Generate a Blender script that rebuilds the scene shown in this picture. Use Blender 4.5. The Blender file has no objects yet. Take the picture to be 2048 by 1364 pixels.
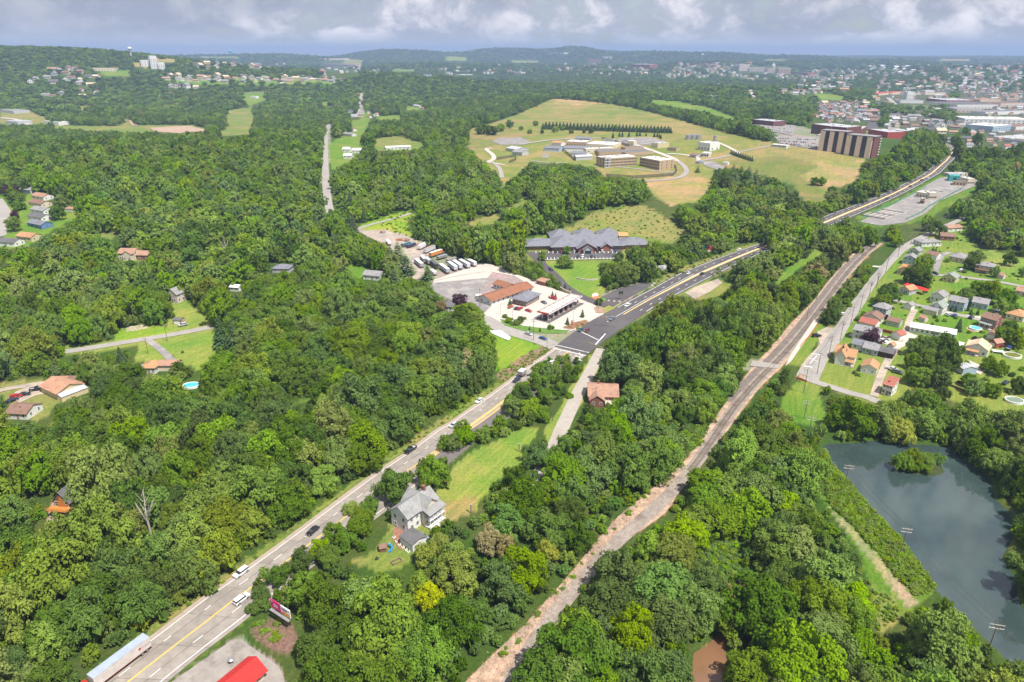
import bpy, math, random
import numpy as np
from mathutils import Vector, noise
random.seed(7); rng = np.random.default_rng(7)
S = bpy.context.scene
COL = S.collection
# ---------------------------------------------------------------- camera
F, HC, HY, CX, CY = 1365.0, 140.0, 104.0, 1024.0, 682.0
PITCH = math.atan((CY - HY) / F)
cd = bpy.data.cameras.new('camera'); cam = bpy.data.objects.new('camera', cd); COL.objects.link(cam)
cam.location = (0, 0, HC); cam.rotation_euler = (math.pi/2 - PITCH, 0, 0)
cd.sensor_width = 36.0; cd.lens = 36.0 * F / 2048.0; cd.clip_start = 1.0; cd.clip_end = 80000.0
S.camera = cam
# ---------------------------------------------------------------- world and sun
SUN_EL, SUN_AZ = 62.0, 135.0          # degrees; azimuth clockwise from +Y (the view direction)
W = bpy.data.worlds.new('World'); S.world = W; W.use_nodes = True
nt = W.node_tree; nt.nodes.clear()
def N(t, k, **kw):
    n = t.nodes.new(k)
    for a, b in kw.items(): setattr(n, a, b)
    return n
def math_(t, op, a, b=None, clamp=False):
    n = N(t, 'ShaderNodeMath', operation=op); n.use_clamp = clamp
    for i, v in enumerate((a, b)):
        if v is None: continue
        if hasattr(v, 'links') or hasattr(v, 'is_linked'): t.links.new(v, n.inputs[i])
        else: n.inputs[i].default_value = v
    return n.outputs[0]
def mixc(t, fac, a, b, blend='MIX'):
    n = N(t, 'ShaderNodeMix', data_type='RGBA', blend_type=blend)
    for i, v in ((0, fac), (6, a), (7, b)):
        if hasattr(v, 'is_linked'): t.links.new(v, n.inputs[i])
        elif i == 0: n.inputs[0].default_value = v
        else: n.inputs[i].default_value = (*v[:3], 1)
    return n.outputs[2]
def ramp(t, v, a, b, lo=0.0, hi=1.0, smooth=True):
    n = N(t, 'ShaderNodeMapRange', interpolation_type='SMOOTHSTEP' if smooth else 'LINEAR')
    t.links.new(v, n.inputs[0]); n.inputs[1].default_value = a; n.inputs[2].default_value = b
    n.inputs[3].default_value = lo; n.inputs[4].default_value = hi
    return n.outputs[0]
def noise_(t, vec, scale, detail=3, rough=0.55, out=0, dist=0.0):
    n = N(t, 'ShaderNodeTexNoise'); n.inputs['Scale'].default_value = scale
    n.inputs['Detail'].default_value = detail; n.inputs['Roughness'].default_value = rough
    n.inputs['Distortion'].default_value = dist
    if vec is not None: t.links.new(vec, n.inputs['Vector'])
    return n.outputs[out]
sky = N(nt, 'ShaderNodeTexSky', sky_type='NISHITA'); sky.sun_disc = False
sky.sun_elevation = math.radians(SUN_EL); sky.sun_rotation = math.radians(SUN_AZ)
sky.altitude = 300; sky.air_density = 1.0; sky.dust_density = 1.2
skc = N(nt, 'ShaderNodeVectorMath', operation='SCALE'); nt.links.new(sky.outputs[0], skc.inputs[0]); skc.inputs['Scale'].default_value = 0.085
tc = N(nt, 'ShaderNodeTexCoord'); sp = N(nt, 'ShaderNodeSeparateXYZ'); nt.links.new(tc.outputs['Generated'], sp.inputs[0])
zw = math_(nt, 'MULTIPLY', math_(nt, 'LOGARITHM', math_(nt, 'ADD', math_(nt, 'MAXIMUM', sp.outputs[2], 0.0), 0.03), 2.718), 0.11)
cv = N(nt, 'ShaderNodeCombineXYZ'); nt.links.new(sp.outputs[0], cv.inputs[0]); nt.links.new(sp.outputs[1], cv.inputs[1]); nt.links.new(zw, cv.inputs[2])
cl_big = noise_(nt, cv.outputs[0], 5.0, 3, 0.55)
cl = noise_(nt, cv.outputs[0], 14.0, 9, 0.60, dist=0.25)
cover = ramp(nt, math_(nt, 'ADD', math_(nt, 'MULTIPLY', cl, 0.6), math_(nt, 'MULTIPLY', cl_big, 0.4)), 0.34, 0.50)
bright = ramp(nt, cl, 0.43, 0.66)
cc = mixc(nt, bright, (0.31, 0.325, 0.40), (0.76, 0.73, 0.74))
cc = mixc(nt, ramp(nt, cl_big, 0.44, 0.60, 0, 0.7), cc, (0.235, 0.25, 0.325))
low = ramp(nt, sp.outputs[2], 0.0, 0.032)
cc = mixc(nt, low, (0.46, 0.475, 0.52), cc)
skmix = mixc(nt, math_(nt, 'MULTIPLY', cover, 0.93), skc.outputs[0], cc)
bg = N(nt, 'ShaderNodeBackground'); nt.links.new(skmix, bg.inputs[0]); bg.inputs[1].default_value = 1.0
wo = N(nt, 'ShaderNodeOutputWorld'); nt.links.new(bg.outputs[0], wo.inputs[0])
ld = bpy.data.lights.new('sun', 'SUN'); ld.energy = 4.9; ld.angle = math.radians(0.55); ld.color = (1.0, 0.95, 0.87)
sun = bpy.data.objects.new('sun', ld); COL.objects.link(sun)
_a, _e = math.radians(SUN_AZ), math.radians(SUN_EL)
sun_dir = Vector((math.sin(_a)*math.cos(_e), math.cos(_a)*math.cos(_e), math.sin(_e)))
sun.rotation_euler = sun_dir.to_track_quat('Z', 'Y').to_euler(); sun.location = (200, -100, 400)
vs = S.view_settings; vs.view_transform = 'Standard'; vs.look = 'None'; vs.exposure = 0.58; vs.gamma = 1.0; vs.use_curve_mapping = False
S.cycles.max_bounces = 5; S.cycles.diffuse_bounces = 3; S.cycles.glossy_bounces = 2; S.cycles.transmission_bounces = 2
S.cycles.volume_bounces = 0; S.cycles.transparent_max_bounces = 4; S.cycles.use_denoising = True
# ---------------------------------------------------------------- terrain height and the view rays of a pixel of the photograph
def flat(px, py):
    u = (px - CX)/F; v = (py - CY)/F
    t = HC/(math.sin(PITCH) + v*math.cos(PITCH)); return u*t, (math.cos(PITCH) - v*math.sin(PITCH))*t
def polar(px, dist):                   # a point dist metres out along the column px
    a = math.atan((px - CX)/F/ math.cos(PITCH)*0.92); return math.sin(a)*dist, math.cos(a)*dist
HILLS = []
def hill(xy, h, sx, sy, rot=0.0): HILLS.append((xy[0], xy[1], h, sx, sy, rot))
hill(flat(360, 340), 26, 210, 190); hill(flat(60, 420), 10, 120, 120)
hill(flat(120, 560), 8, 110, 130)
hill(flat(480, 182), 42, 620, 330); hill(flat(900, 182), 26, 480, 300)
hill(flat(1250, 290), 20, 300, 190); hill(flat(1150, 216), 24, 300, 230); hill(flat(1370, 250), 10, 250, 200)
hill(flat(1275, 432), 11, 62, 44); hill(flat(1620, 322), 13, 130, 120)
hill(flat(1560, 195), 24, 380, 260)
hill(flat(2040, 360), 14, 180, 160); hill(flat(760, 380), 8, 140, 120)
NNEAR = len(HILLS)
for px, d, h, sx, sy in [(-60,3600,205,650,520),(130,3500,132,560,420),(300,4600,150,700,450),(-350,5200,200,900,900),(480,8200,148,900,700),(600,7600,120,1100,600),
    (700,6200,60,700,500),(820,8600,212,650,600),(905,8200,120,1000,700),(1015,8800,222,620,600),(1080,8500,165,600,500),(1137,8300,232,330,600),(1185,8400,150,500,600),(1280,8200,150,750,500),
    (1400,8000,152,900,500),(1560,8000,118,800,500),(1000,5600,62,900,500),(880,5200,78,420,350),(1240,5200,50,800,500),(1430,5900,92,500,420),(1480,6100,66,900,500),(1650,6600,104,800,420),(1780,6200,62,700,400),
    (1980,5200,80,700,500),(2150,4300,70,500,500),(1860,4600,34,400,300),(240,6200,80,600,400),(520,5400,55,700,350),(720,4600,34,500,300)]:
    hill(polar(px, d), h*(.80 if d < 4000 or h > 100 else .7)-(8 if h > 100 else 0), sx, sy)
_hp = np.array(HILLS)
def hmap(x, y):
    x = np.asarray(x, float); y = np.asarray(y, float); z = np.zeros(np.broadcast(x, y).shape)
    for hx, hy, h, sx, sy, r in HILLS[:NNEAR]:
        z = z + h*np.exp(-0.5*(((x-hx)/sx)**2 + ((y-hy)/sy)**2))
    zf = np.zeros(z.shape)
    for hx, hy, h, sx, sy, r in HILLS[NNEAR:]:
        zf = zf + (h*np.exp(-0.5*(((x-hx)/sx)**2 + ((y-hy)/sy)**2)))**4
    dd = np.hypot(x, y); zf = zf + (62*np.clip((dd-5500)/4500, 0, 1)*np.clip(.55+x/2500, .2, 1))**4; z = z + zf**0.25
    d = np.hypot(x, y); k = np.clip((d-900)/2500, 0, 1)
    z = z + k*(9*np.sin(x/410+y/690)*np.sin(y/520-x/900+1) + 6*np.sin(x/170+2*np.sin(y/260))*np.sin(y/210+.7))
    k2 = np.clip((d-4000)/4000, 0, 1)
    z = z + k2*(9*np.sin(x/800+1.3*np.sin(y/1300))*np.sin(y/1100+x/2500) + 5*np.sin(x/330+y/900)*np.sin(y/410+2))
    near = np.clip((d-300)/250, 0, 1); nn = near*near*(3-2*near)
    z0 = 0.0
    z = z*(0.15 + 0.85*nn) if True else z
    return z*np.clip((26000-d)/8000, 0.2, 1)
POND = [(1650,888),(1712,886),(1748,882),(1783,888),(1819,888),(1898,893),(1934,924),(1978,955),(1985,995),(2018,1026),(2020,1070),(1996,1110),(2024,1150),(2030,1194),(2052,1238),(2110,1300),(2110,1400),(2048,1331),(2022,1313),(1943,1238),(1872,1167),(1810,1079),(1761,1030),(1695,955),(1668,928)]
CREEK = [(1384,1400),(1384,1364),(1391,1303),(1417,1289),(1440,1262),(1445,1225),(1443,1185),(1454,1176),(1468,1146),(1488,1150),(1486,1193),(1458,1215),(1456,1262),(1449,1296),(1456,1364),(1456,1400)]
def seg_dist(x, y, poly):
    d = np.full(x.shape, 1e9); inside = np.zeros(x.shape, bool); n = len(poly)
    for i in range(n):
        x1, y1 = poly[i]; x2, y2 = poly[(i+1) % n]
        dx, dy = x2-x1, y2-y1; L = dx*dx+dy*dy+1e-9
        t = np.clip(((x-x1)*dx+(y-y1)*dy)/L, 0, 1)
        d = np.minimum(d, np.hypot(x-x1-t*dx, y-y1-t*dy))
        c = ((y1 > y) != (y2 > y)) & (x < dx*(y-y1)/(dy if abs(dy) > 1e-12 else 1e-12) + x1)
        inside ^= c
    return np.where(inside, -d, d)
def inpoly(x, y, poly):
    p = np.array(poly); r = np.zeros(x.shape, bool)
    m = (x >= p[:,0].min()) & (x <= p[:,0].max()) & (y >= p[:,1].min()) & (y <= p[:,1].max())
    if not m.any(): return r
    xs, ys = x[m], y[m]; ins = np.zeros(xs.shape, bool); n = len(p)
    for i in range(n):
        x1, y1 = p[i]; x2, y2 = p[(i+1) % n]
        ins ^= ((y1 > ys) != (y2 > ys)) & (xs < (x2-x1)*(ys-y1)/((y2-y1) or 1e-12) + x1)
    r[m] = ins; return r
POND_W = [flat(*q) for q in POND]; CREEK_W = [flat(*q) for q in CREEK]
ISLE = flat(1840, 930)
def height(x, y):
    x = np.asarray(x, float); y = np.asarray(y, float); sh = np.broadcast(x, y).shape
    x = np.broadcast_to(x, sh).copy(); y = np.broadcast_to(y, sh).copy(); z = hmap(x, y)
    for poly, dep, wd in ((POND_W, 3.0, 3.5), (CREEK_W, 2.2, 1.8)):
        p = np.array(poly); m = (x > p[:,0].min()-12) & (x < p[:,0].max()+12) & (y > p[:,1].min()-12) & (y < p[:,1].max()+12)
        if m.any():
            s = seg_dist(x[m], y[m], poly)
            if poly is POND_W:
                s = np.maximum(s, 7.2-np.hypot((x[m]-ISLE[0])/1.35, y[m]-ISLE[1]))
            k = np.clip((-s+wd*0.6)/wd, 0, 1); k = k*k*(3-2*k)
            z[m] = z[m]*(1-k) + k*(-dep)
    return z
def gz(x, y): return float(height(np.array([x]), np.array([y]))[0])
_ts = np.concatenate([np.geomspace(90, 30000, 900)])
def hit(px, py, dz=0.0):
    u = (px - CX)/F; v = (py - CY)/F
    d = np.array([u, math.cos(PITCH)-v*math.sin(PITCH), -math.sin(PITCH)-v*math.cos(PITCH)])
    z = HC + _ts*d[2]; g = hmap(_ts*d[0], _ts*d[1]) + dz
    i = np.nonzero(z < g)[0]
    if len(i) == 0: t = _ts[-1]
    else:
        i = max(i[0], 1); a, b = _ts[i-1], _ts[i]; fa = HC+a*d[2]-hmap(a*d[0], a*d[1])-dz; fb = HC+b*d[2]-hmap(b*d[0], b*d[1])-dz
        t = a + (b-a)*fa/(fa-fb)
    return (t*d[0], t*d[1], HC+t*d[2]-dz)
def W2(pts): return [hit(*p)[:2] for p in pts]
def proj(x, y, z):
    zc = y*math.cos(PITCH) - (z-HC)*math.sin(PITCH); yc = -y*math.sin(PITCH) - (z-HC)*math.cos(PITCH)
    return CX + F*x/zc, CY + F*yc/zc, zc
# ---------------------------------------------------------------- materials
MATS = {}
def lin(c): return tuple(((v/255.0)/12.92 if v/255.0 <= 0.04045 else ((v/255.0+0.055)/1.055)**2.4) for v in c)
def mat(name, col, rough=0.85, var=0.12, scale=0.6, metal=0.0, spec=0.3, bump=0.0, dirt=None, dscale=0.08, coords='Object'):
    if name in MATS: return MATS[name]
    m = bpy.data.materials.new(name); m.use_nodes = True; t = m.node_tree; b = t.nodes['Principled BSDF']
    tc = N(t, 'ShaderNodeTexCoord'); v = tc.outputs['Object']
    if coords == 'World': v = N(t, 'ShaderNodeNewGeometry').outputs['Position']
    n = noise_(t, v, scale, 5, 0.6)
    c = mixc(t, ramp(t, n, 0.25, 0.75), [x*(1-var) for x in col], [x*(1+var) for x in col])
    if dirt: c = mixc(t, ramp(t, noise_(t, v, dscale, 6, 0.65), 0.45, 0.7), c, dirt)
    t.links.new(c, b.inputs['Base Color']); b.inputs['Roughness'].default_value = rough; b.inputs['Metallic'].default_value = metal
    b.inputs['Specular IOR Level'].default_value = spec
    if bump:
        bn = N(t, 'ShaderNodeBump'); bn.inputs['Strength'].default_value = bump; bn.inputs['Distance'].default_value = 0.1
        t.links.new(noise_(t, v, scale*6, 4), bn.inputs['Height']); t.links.new(bn.outputs[0], b.inputs['Normal'])
    MATS[name] = m; return m
# ---------------------------------------------------------------- object helpers
def tag(o, label=None, cat=None, group=None, kind=None):
    if label: o['label'] = label
    if cat: o['category'] = cat
    if group: o['group'] = group
    if kind: o['kind'] = kind
    return o
def thing(name, label, cat, loc=(0,0,0), rz=0.0, group=None):
    o = bpy.data.objects.new(name, None); COL.objects.link(o); o.location = loc; o.rotation_euler = (0, 0, rz); o.empty_display_size = 0.5
    return tag(o, label, cat, group)
def link(name, me, parent=None, loc=None, rz=None, mat_=None):
    o = bpy.data.objects.new(name, me); COL.objects.link(o)
    if parent is not None: o.parent = parent
    if loc is not None: o.location = loc
    if rz is not None: o.rotation_euler = (0, 0, rz)
    return o
def mesh(name, v, f, m=None, smooth=False):
    me = bpy.data.meshes.new(name); me.from_pydata([tuple(map(float, p)) for p in v], [], f)
    if m: me.materials.append(m)
    if smooth: me.polygons.foreach_set('use_smooth', [True]*len(me.polygons))
    me.update(); return me
class MB:
    def __init__(s): s.v = []; s.f = []
    def add(s, v, f):
        n = len(s.v); s.v += v; s.f += [tuple(i+n for i in q) for q in f]; return s
    def box(s, x0, y0, z0, x1, y1, z1):
        return s.add([(x0,y0,z0),(x1,y0,z0),(x1,y1,z0),(x0,y1,z0),(x0,y0,z1),(x1,y0,z1),(x1,y1,z1),(x0,y1,z1)],
              [(0,3,2,1),(4,5,6,7),(0,1,5,4),(1,2,6,5),(2,3,7,6),(3,0,4,7)])
    def cyl(s, a, b, r0, r1=None, n=8, cap=True):
        r1 = r0 if r1 is None else r1; a = Vector(a); b = Vector(b); d = (b-a).normalized()
        u = d.orthogonal().normalized(); w = d.cross(u); v = []
        for p, r in ((a, r0), (b, r1)):
            for i in range(n):
                t = 2*math.pi*i/n; q = p + (u*math.cos(t)+w*math.sin(t))*r; v.append(tuple(q))
        f = [(i, (i+1) % n, n+(i+1) % n, n+i) for i in range(n)]
        if cap: f += [tuple(reversed(range(n))), tuple(range(n, 2*n))]
        return s.add(v, f)
    def prism(s, poly, z0, z1):        # poly: list of (x, y) counter-clockwise
        n = len(poly); v = [(x, y, z0) for x, y in poly] + [(x, y, z1) for x, y in poly]
        return s.add(v, [tuple(reversed(range(n))), tuple(range(n, 2*n))] + [(i, (i+1) % n, n+(i+1) % n, n+i) for i in range(n)])
    def prof(s, poly, y0, y1):         # poly in x-z, extruded along y
        n = len(poly); v = [(x, y0, z) for x, z in poly] + [(x, y1, z) for x, z in poly]
        return s.add(v, [tuple(range(n)), tuple(reversed(range(n, 2*n)))] + [(i, n+i, n+(i+1) % n, (i+1) % n) for i in range(n)])
    def profx(s, poly, x0, x1):        # poly in y-z, extruded along x
        n = len(poly); v = [(x0, y, z) for y, z in poly] + [(x1, y, z) for y, z in poly]
        return s.add(v, [tuple(reversed(range(n))), tuple(range(n, 2*n))] + [(i, (i+1) % n, n+(i+1) % n, n+i) for i in range(n)])
    def mesh(s, name, m, smooth=False): return mesh(name, s.v, s.f, m, smooth)
    def put(s, name, m, parent=None, loc=None, rz=None, smooth=False): return link(name, s.mesh(name, m, smooth), parent, loc, rz)
def resample(pts, step):
    out = [pts[0]]
    for a, b in zip(pts, pts[1:]):
        L = math.dist(a, b); n = max(1, int(L/step))
        out += [tuple(a[k]+(b[k]-a[k])*i/n for k in range(len(a))) for i in range(1, n+1)]
    return out
def smooth_line(pts, it=2):
    for _ in range(it):
        q = [pts[0]]
        for a, b in zip(pts, pts[1:]):
            q += [(a[0]*.75+b[0]*.25, a[1]*.75+b[1]*.25), (a[0]*.25+b[0]*.75, a[1]*.25+b[1]*.75)]
        pts = q + [pts[-1]]
    return pts
def even(pts, n):                      # n+1 points at equal steps along the line
    d = [0.0]
    for a, b in zip(pts, pts[1:]): d.append(d[-1]+math.dist(a, b))
    out = []; j = 0
    for i in range(n+1):
        s = d[-1]*i/n
        while j < len(d)-2 and d[j+1] < s: j += 1
        t = (s-d[j])/max(1e-9, d[j+1]-d[j]); a, b = pts[j], pts[j+1]
        out.append((a[0]+(b[0]-a[0])*t, a[1]+(b[1]-a[1])*t))
    return out
def lift(x, y, off): return gz(x, y) + off + 0.0003*math.hypot(x, y)
def ribbon_lr(name, L, R, m, off=0.08, step=6.0, cross=3, f0=0.0, f1=1.0, parent=None, build=True):
    n = max(2, int(sum(math.dist(a, b) for a, b in zip(L, L[1:]))/step)); A = even(L, n); B = even(R, n); v = []; f = []
    for i in range(n+1):
        for j in range(cross+1):
            t = f0 + (f1-f0)*j/cross; v.append((A[i][0]+(B[i][0]-A[i][0])*t, A[i][1]+(B[i][1]-A[i][1])*t))
    arr = np.array(v); zs = height(arr[:,0], arr[:,1]) + off + 0.0003*np.hypot(arr[:,0], arr[:,1])
    v = [(arr[i,0], arr[i,1], zs[i]) for i in range(len(v))]; c = cross+1
    f = [(i*c+j, i*c+j+1, (i+1)*c+j+1, (i+1)*c+j) for i in range(n) for j in range(cross)]
    # face up
    a, b_, d = Vector(v[f[0][0]]), Vector(v[f[0][1]]), Vector(v[f[0][2]])
    if (b_-a).cross(d-a).z < 0: f = [tuple(reversed(q)) for q in f]
    return link(name, mesh(name, v, f, m), parent)
def offset_line(pts, w):
    out = []
    for i, p in enumerate(pts):
        a = pts[max(0, i-1)]; b = pts[min(len(pts)-1, i+1)]; dx, dy = b[0]-a[0], b[1]-a[1]; L = math.hypot(dx, dy) or 1
        out.append((p[0]-dy/L*w, p[1]+dx/L*w))
    return out
def ribbon(name, pts, w, m, off=0.08, step=6.0, parent=None, sm=True):
    if sm: pts = smooth_line(pts)
    return ribbon_lr(name, offset_line(pts, w/2), offset_line(pts, -w/2), m, off, step, 2, parent=parent)
def sheet(name, poly, m, off=0.06, maxe=9.0, parent=None):
    import bmesh
    bm = bmesh.new(); vs_ = [bm.verts.new((x, y, 0)) for x, y in poly]; bm.faces.new(vs_)
    bmesh.ops.triangulate(bm, faces=bm.faces[:])
    for _ in range(7):
        e = [q for q in bm.edges if q.calc_length() > maxe]
        if not e: break
        bmesh.ops.subdivide_edges(bm, edges=e, cuts=1); bmesh.ops.triangulate(bm, faces=bm.faces[:])
    co = np.array([q.co[:] for q in bm.verts]); z = height(co[:,0], co[:,1]) + off + 0.0003*np.hypot(co[:,0], co[:,1])
    for q, h in zip(bm.verts, z): q.co.z = h
    bmesh.ops.recalc_face_normals(bm, faces=bm.faces[:])
    if sum(fc.normal.z for fc in bm.faces) < 0: bmesh.ops.reverse_faces(bm, faces=bm.faces[:])
    me = bpy.data.meshes.new(name); bm.to_mesh(me); bm.free(); me.materials.append(m)
    return link(name, me, parent)
# ================================================================ land cover (polygons as seen, put down on the terrain)
G_FOREST=(0.060,0.095,0.022); G_LAWN=(0.150,0.225,0.040); G_LAWN2=(0.205,0.260,0.060); G_BRIGHT=(0.185,0.290,0.032); G_DRY=(0.232,0.222,0.082); G_TAN=(0.330,0.255,0.125)
G_OLIVE=(0.190,0.215,0.066); G_DIRT=(0.33,0.265,0.20); G_RED=(0.30,0.17,0.10); G_URBAN=(0.25,0.24,0.22); G_WEED=(0.115,0.190,0.030); G_GREY=(0.27,0.25,0.235)
OPEN = []       # (polygon in photo pixels, cover colour or None): where the photograph shows open ground
def op(pts, col=None): OPEN.append((pts, col))
HL = [(90,1432),(140,1394),(180,1364),(308,1267),(400,1197),(468,1151),(560,1085),(697,982),(761,936),(810,905),(869,860),(900,843),(994,777),(1044,740),(1093,706),(1109,694)]
HR = [(250,1432),(295,1397),(337,1364),(400,1311),(474,1255),(555,1190),(690,1085),(870,950),(945,890),(1020,835),(1068,795),(1120,751),(1172,711)]
UL = [(1109,694),(1137,672),(1175,646),(1232,615),(1309,574),(1355,548),(1421,522),(1465,506),(1517,488),(1590,458),(1657,429),(1759,391),(1844,350),(1875,327),(1899,306),(1901,299),(1893,292),(1870,285)]
UR = [(1172,711),(1211,680),(1276,637),(1328,604),(1383,575),(1437,548),(1500,518),(1526,506),(1600,476),(1704,434),(1820,381),(1882,346),(1909,318),(1915,307),(1911,297),(1900,289),(1875,281)]
# --- verge strips and open foreground
op([(0,1500),(140,1394),(308,1267),(468,1151),(697,982),(869,860),(1044,740),(1100,700),(1109,694),(1172,711),(1120,751),(1068,795),(1020,835)]+[(945,890),(870,950),(780,1012),(690,1085),(640,1118),(555,1190),(474,1255),(440,1283),(250,1432)], G_WEED)
op([(290,1262),(400,1182),(468,1136),(560,1071),(697,968),(761,922),(869,846),(994,764),(1093,696),(1100,706),(994,779),(869,862),(697,984),(560,1087),(468,1153),(308,1269)], G_OLIVE)
op([(345,1364),(462,1280),(485,1276),(560,1332),(575,1370),(500,1440),(300,1440)], G_GREY)
op([(500,1255),(545,1235),(585,1250),(600,1290),(575,1310),(545,1300),(505,1275)], (0.16,0.115,0.085))
op([(867,992),(909,933),(940,905),(966,893),(1010,873),(1030,850),(1080,855),(1075,872),(1042,900),(1045,925),(1012,950),(985,965),(977,983),(959,1003),(950,1022),(925,1034),(880,1047),(868,1030)], G_LAWN2)
op([(866,1005),(905,1000),(955,990),(950,1022),(925,1034),(880,1047)], G_DRY)
op([(779,1047),(790,1000),(850,990),(885,1000),(885,1050),(850,1070),(830,1110),(803,1137),(757,1143),(722,1130),(702,1121),(746,1104),(768,1075)], G_OLIVE)
op([(1195,700),(1214,699),(1189,754),(1160,812),(1132,869),(1126,892),(1096,884),(1086,862),(1115,820),(1145,770),(1180,712)], G_LAWN2)
# railway and cleared band
RW = [(925,1370),(985,1310),(1048,1252),(1137,1152),(1181,1097),(1233,1037),(1299,982),(1336,952),(1380,912),(1390,890),(1420,850),(1445,815),(1475,775),(1500,740),(1537,700),(1580,649),(1626,603),(1658,561),(1706,507),(1750,486)]
RE = [(1030,1370),(1055,1325),(1077,1289),(1107,1230),(1151,1178),(1195,1125),(1233,1085),(1281,1063),(1336,1023),(1362,975),(1399,930),(1424,896),(1455,862),(1485,820),(1520,775),(1560,738),(1592,702),(1631,646),(1668,590),(1703,548),(1735,512),(1766,487)]
op(RW + RE[::-1], G_RED)
op([(1370,890),(1395,845),(1418,850),(1405,880),(1385,905)], G_WEED)
# creek and pond, bank and track
op([(1384,1400),(1391,1303),(1415,1287),(1449,1294),(1456,1400)], G_RED)

op([(1392,1085),(1470,1070),(1480,1110),(1475,1145),(1420,1150),(1400,1120)], G_WEED)
op(POND, (0.06,0.07,0.04))
op([(1640,905),(1655,895),(1668,928),(1695,955),(1761,1030),(1810,1079),(1872,1167),(1862,1188),(1835,1215),(1790,1240),(1750,1225),(1735,1165),(1722,1110),(1690,1060),(1655,1020),(1648,1000),(1655,960)], G_WEED)
op([(1655,1010),(1700,1050),(1745,1100),(1790,1150),(1835,1205),(1815,1215),(1770,1160),(1725,1100),(1680,1050)], G_DIRT)
op([(1740,1170),(1790,1190),(1800,1240),(1760,1270),(1745,1220)], G_OLIVE)
# neighbourhood on the right
NB = [(1600,770),(1612,748),(1655,700),(1700,640),(1735,590),(1775,530),(1800,505),(1850,476),(1900,455),(1932,440),(1930,470),(1960,500),(2010,505),(2060,525),(2060,830),(2000,835),(1960,815),(1900,800),(1860,778),(1830,770),(1800,800),(1757,808),(1700,795),(1650,770)]
op(NB, G_LAWN)
op([(1980,500),(2060,520),(2060,560),(1975,550)], G_LAWN2)
op([(1597,745),(1610,720),(1640,690),(1632,660),(1655,652),(1672,655),(1660,690),(1640,720),(1625,745),(1600,780)], G_DIRT)
op([(1570,790),(1600,760),(1640,765),(1645,820),(1660,850),(1600,850),(1570,830),(1560,810)], G_LAWN)
op([(1560,720),(1592,690),(1626,655),(1642,640),(1650,655),(1625,700),(1600,735)], G_LAWN)
op([(1480,735),(1505,715),(1560,722),(1550,745),(1500,745)], G_GREY)
op([(1545,575),(1565,545),(1600,520),(1640,490),(1640,512),(1600,535),(1570,560)], G_LAWN)
# gas station quarter
op([(862,562),(965,527),(985,530),(1030,548),(1075,566),(1120,583),(1164,597),(1212,604),(1180,647),(1150,668),(1109,694),(1090,690),(1020,668),(973,650),(968,625),(950,608),(900,603),(865,580)], G_GREY)
op([(975,665),(1020,664),(1055,680),(1085,692),(1060,712),(1010,736),(985,742),(995,710)], G_BRIGHT)
op([(1085,692),(1098,700),(1060,728),(1000,765),(990,750),(1040,715)], (0.22,0.17,0.11))
op([(1093,521),(1197,519),(1200,560),(1213,588),(1235,577),(1293,563),(1312,568),(1240,609),(1213,630),(1190,612),(1150,588),(1126,572),(1105,545),(1090,535)], G_LAWN2)
op([(1213,604),(1205,590),(1235,577),(1293,563),(1312,568),(1238,609),(1230,615)], G_GREY)
op([(1300,566),(1355,540),(1421,514),(1480,493),(1517,482),(1526,506),(1437,550),(1383,578),(1330,606),(1276,640),(1240,660),(1300,590)], G_OLIVE)
op([(1360,590),(1385,572),(1440,556),(1475,572),(1450,590),(1400,600)], G_OLIVE)
op([(1136,455),(1190,422),(1250,408),(1300,415),(1345,445),(1370,465),(1350,484),(1305,488),(1303,512),(1250,524),(1053,520),(1052,478),(1110,466)], G_OLIVE)
op([(712,458),(739,440),(817,421),(830,432),(810,440),(830,478),(850,486),(895,508),(952,528),(952,540),(864,562),(810,556),(790,515),(770,490),(735,470)], G_BRIGHT)
op([(712,458),(772,460),(809,469),(845,485),(895,508),(952,528),(952,540),(864,562),(810,556),(790,505),(751,473)], G_GREY)
op([(1035,405),(1050,400),(1030,425),(1000,430)], G_OLIVE)
# road to the hill and its gardens
op([(650,250),(664,247),(662,290),(658,340),(661,380),(664,428),(655,430),(648,380),(642,335),(644,280)], G_GREY)
op([(657,290),(690,268),(722,258),(724,300),(702,322),(662,342)], G_LAWN); op([(745,278),(800,271),(855,288),(850,296),(800,303),(745,300)], G_OLIVE); op([(716,187),(728,187),(730,222),(714,226)], G_GREY)
# left
op([(130,712),(130,694),(235,680),(330,668),(345,600),(372,600),(425,645),(428,690),(428,710),(400,745),(340,712),(330,722),(300,728),(270,722),(280,690),(200,705)], G_LAWN2)
op([(225,660),(300,648),(345,655),(335,672),(232,684)], G_BRIGHT)
op([(0,762),(85,760),(140,758),(182,770),(175,785),(120,805),(75,850),(60,830),(0,790)], G_OLIVE)
op([(0,392),(12,396),(26,420),(60,386),(90,386),(100,400),(96,425),(105,445),(130,420),(158,425),(155,436),(110,458),(60,490),(0,500)], G_LAWN)
op([(92,1046),(98,1008),(118,990),(140,1004),(141,1022),(118,1042),(98,1054)], G_DIRT)
op([(230,508),(262,500),(290,515),(290,522),(240,522)], G_LAWN)
op([(188,478),(198,465),(232,465),(232,480)], G_OLIVE)
op([(0,222),(60,222),(92,232),(98,248),(60,250),(0,248)], G_DRY); op([(98,250),(240,252),(258,232),(268,250),(390,250),(425,262),(360,268),(240,265),(110,258)], G_OLIVE); op([(155,212),(180,210),(188,218),(165,222)], G_DRY)
op([(486,184),(530,182),(535,198),(500,212),(488,206)], G_LAWN)
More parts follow.
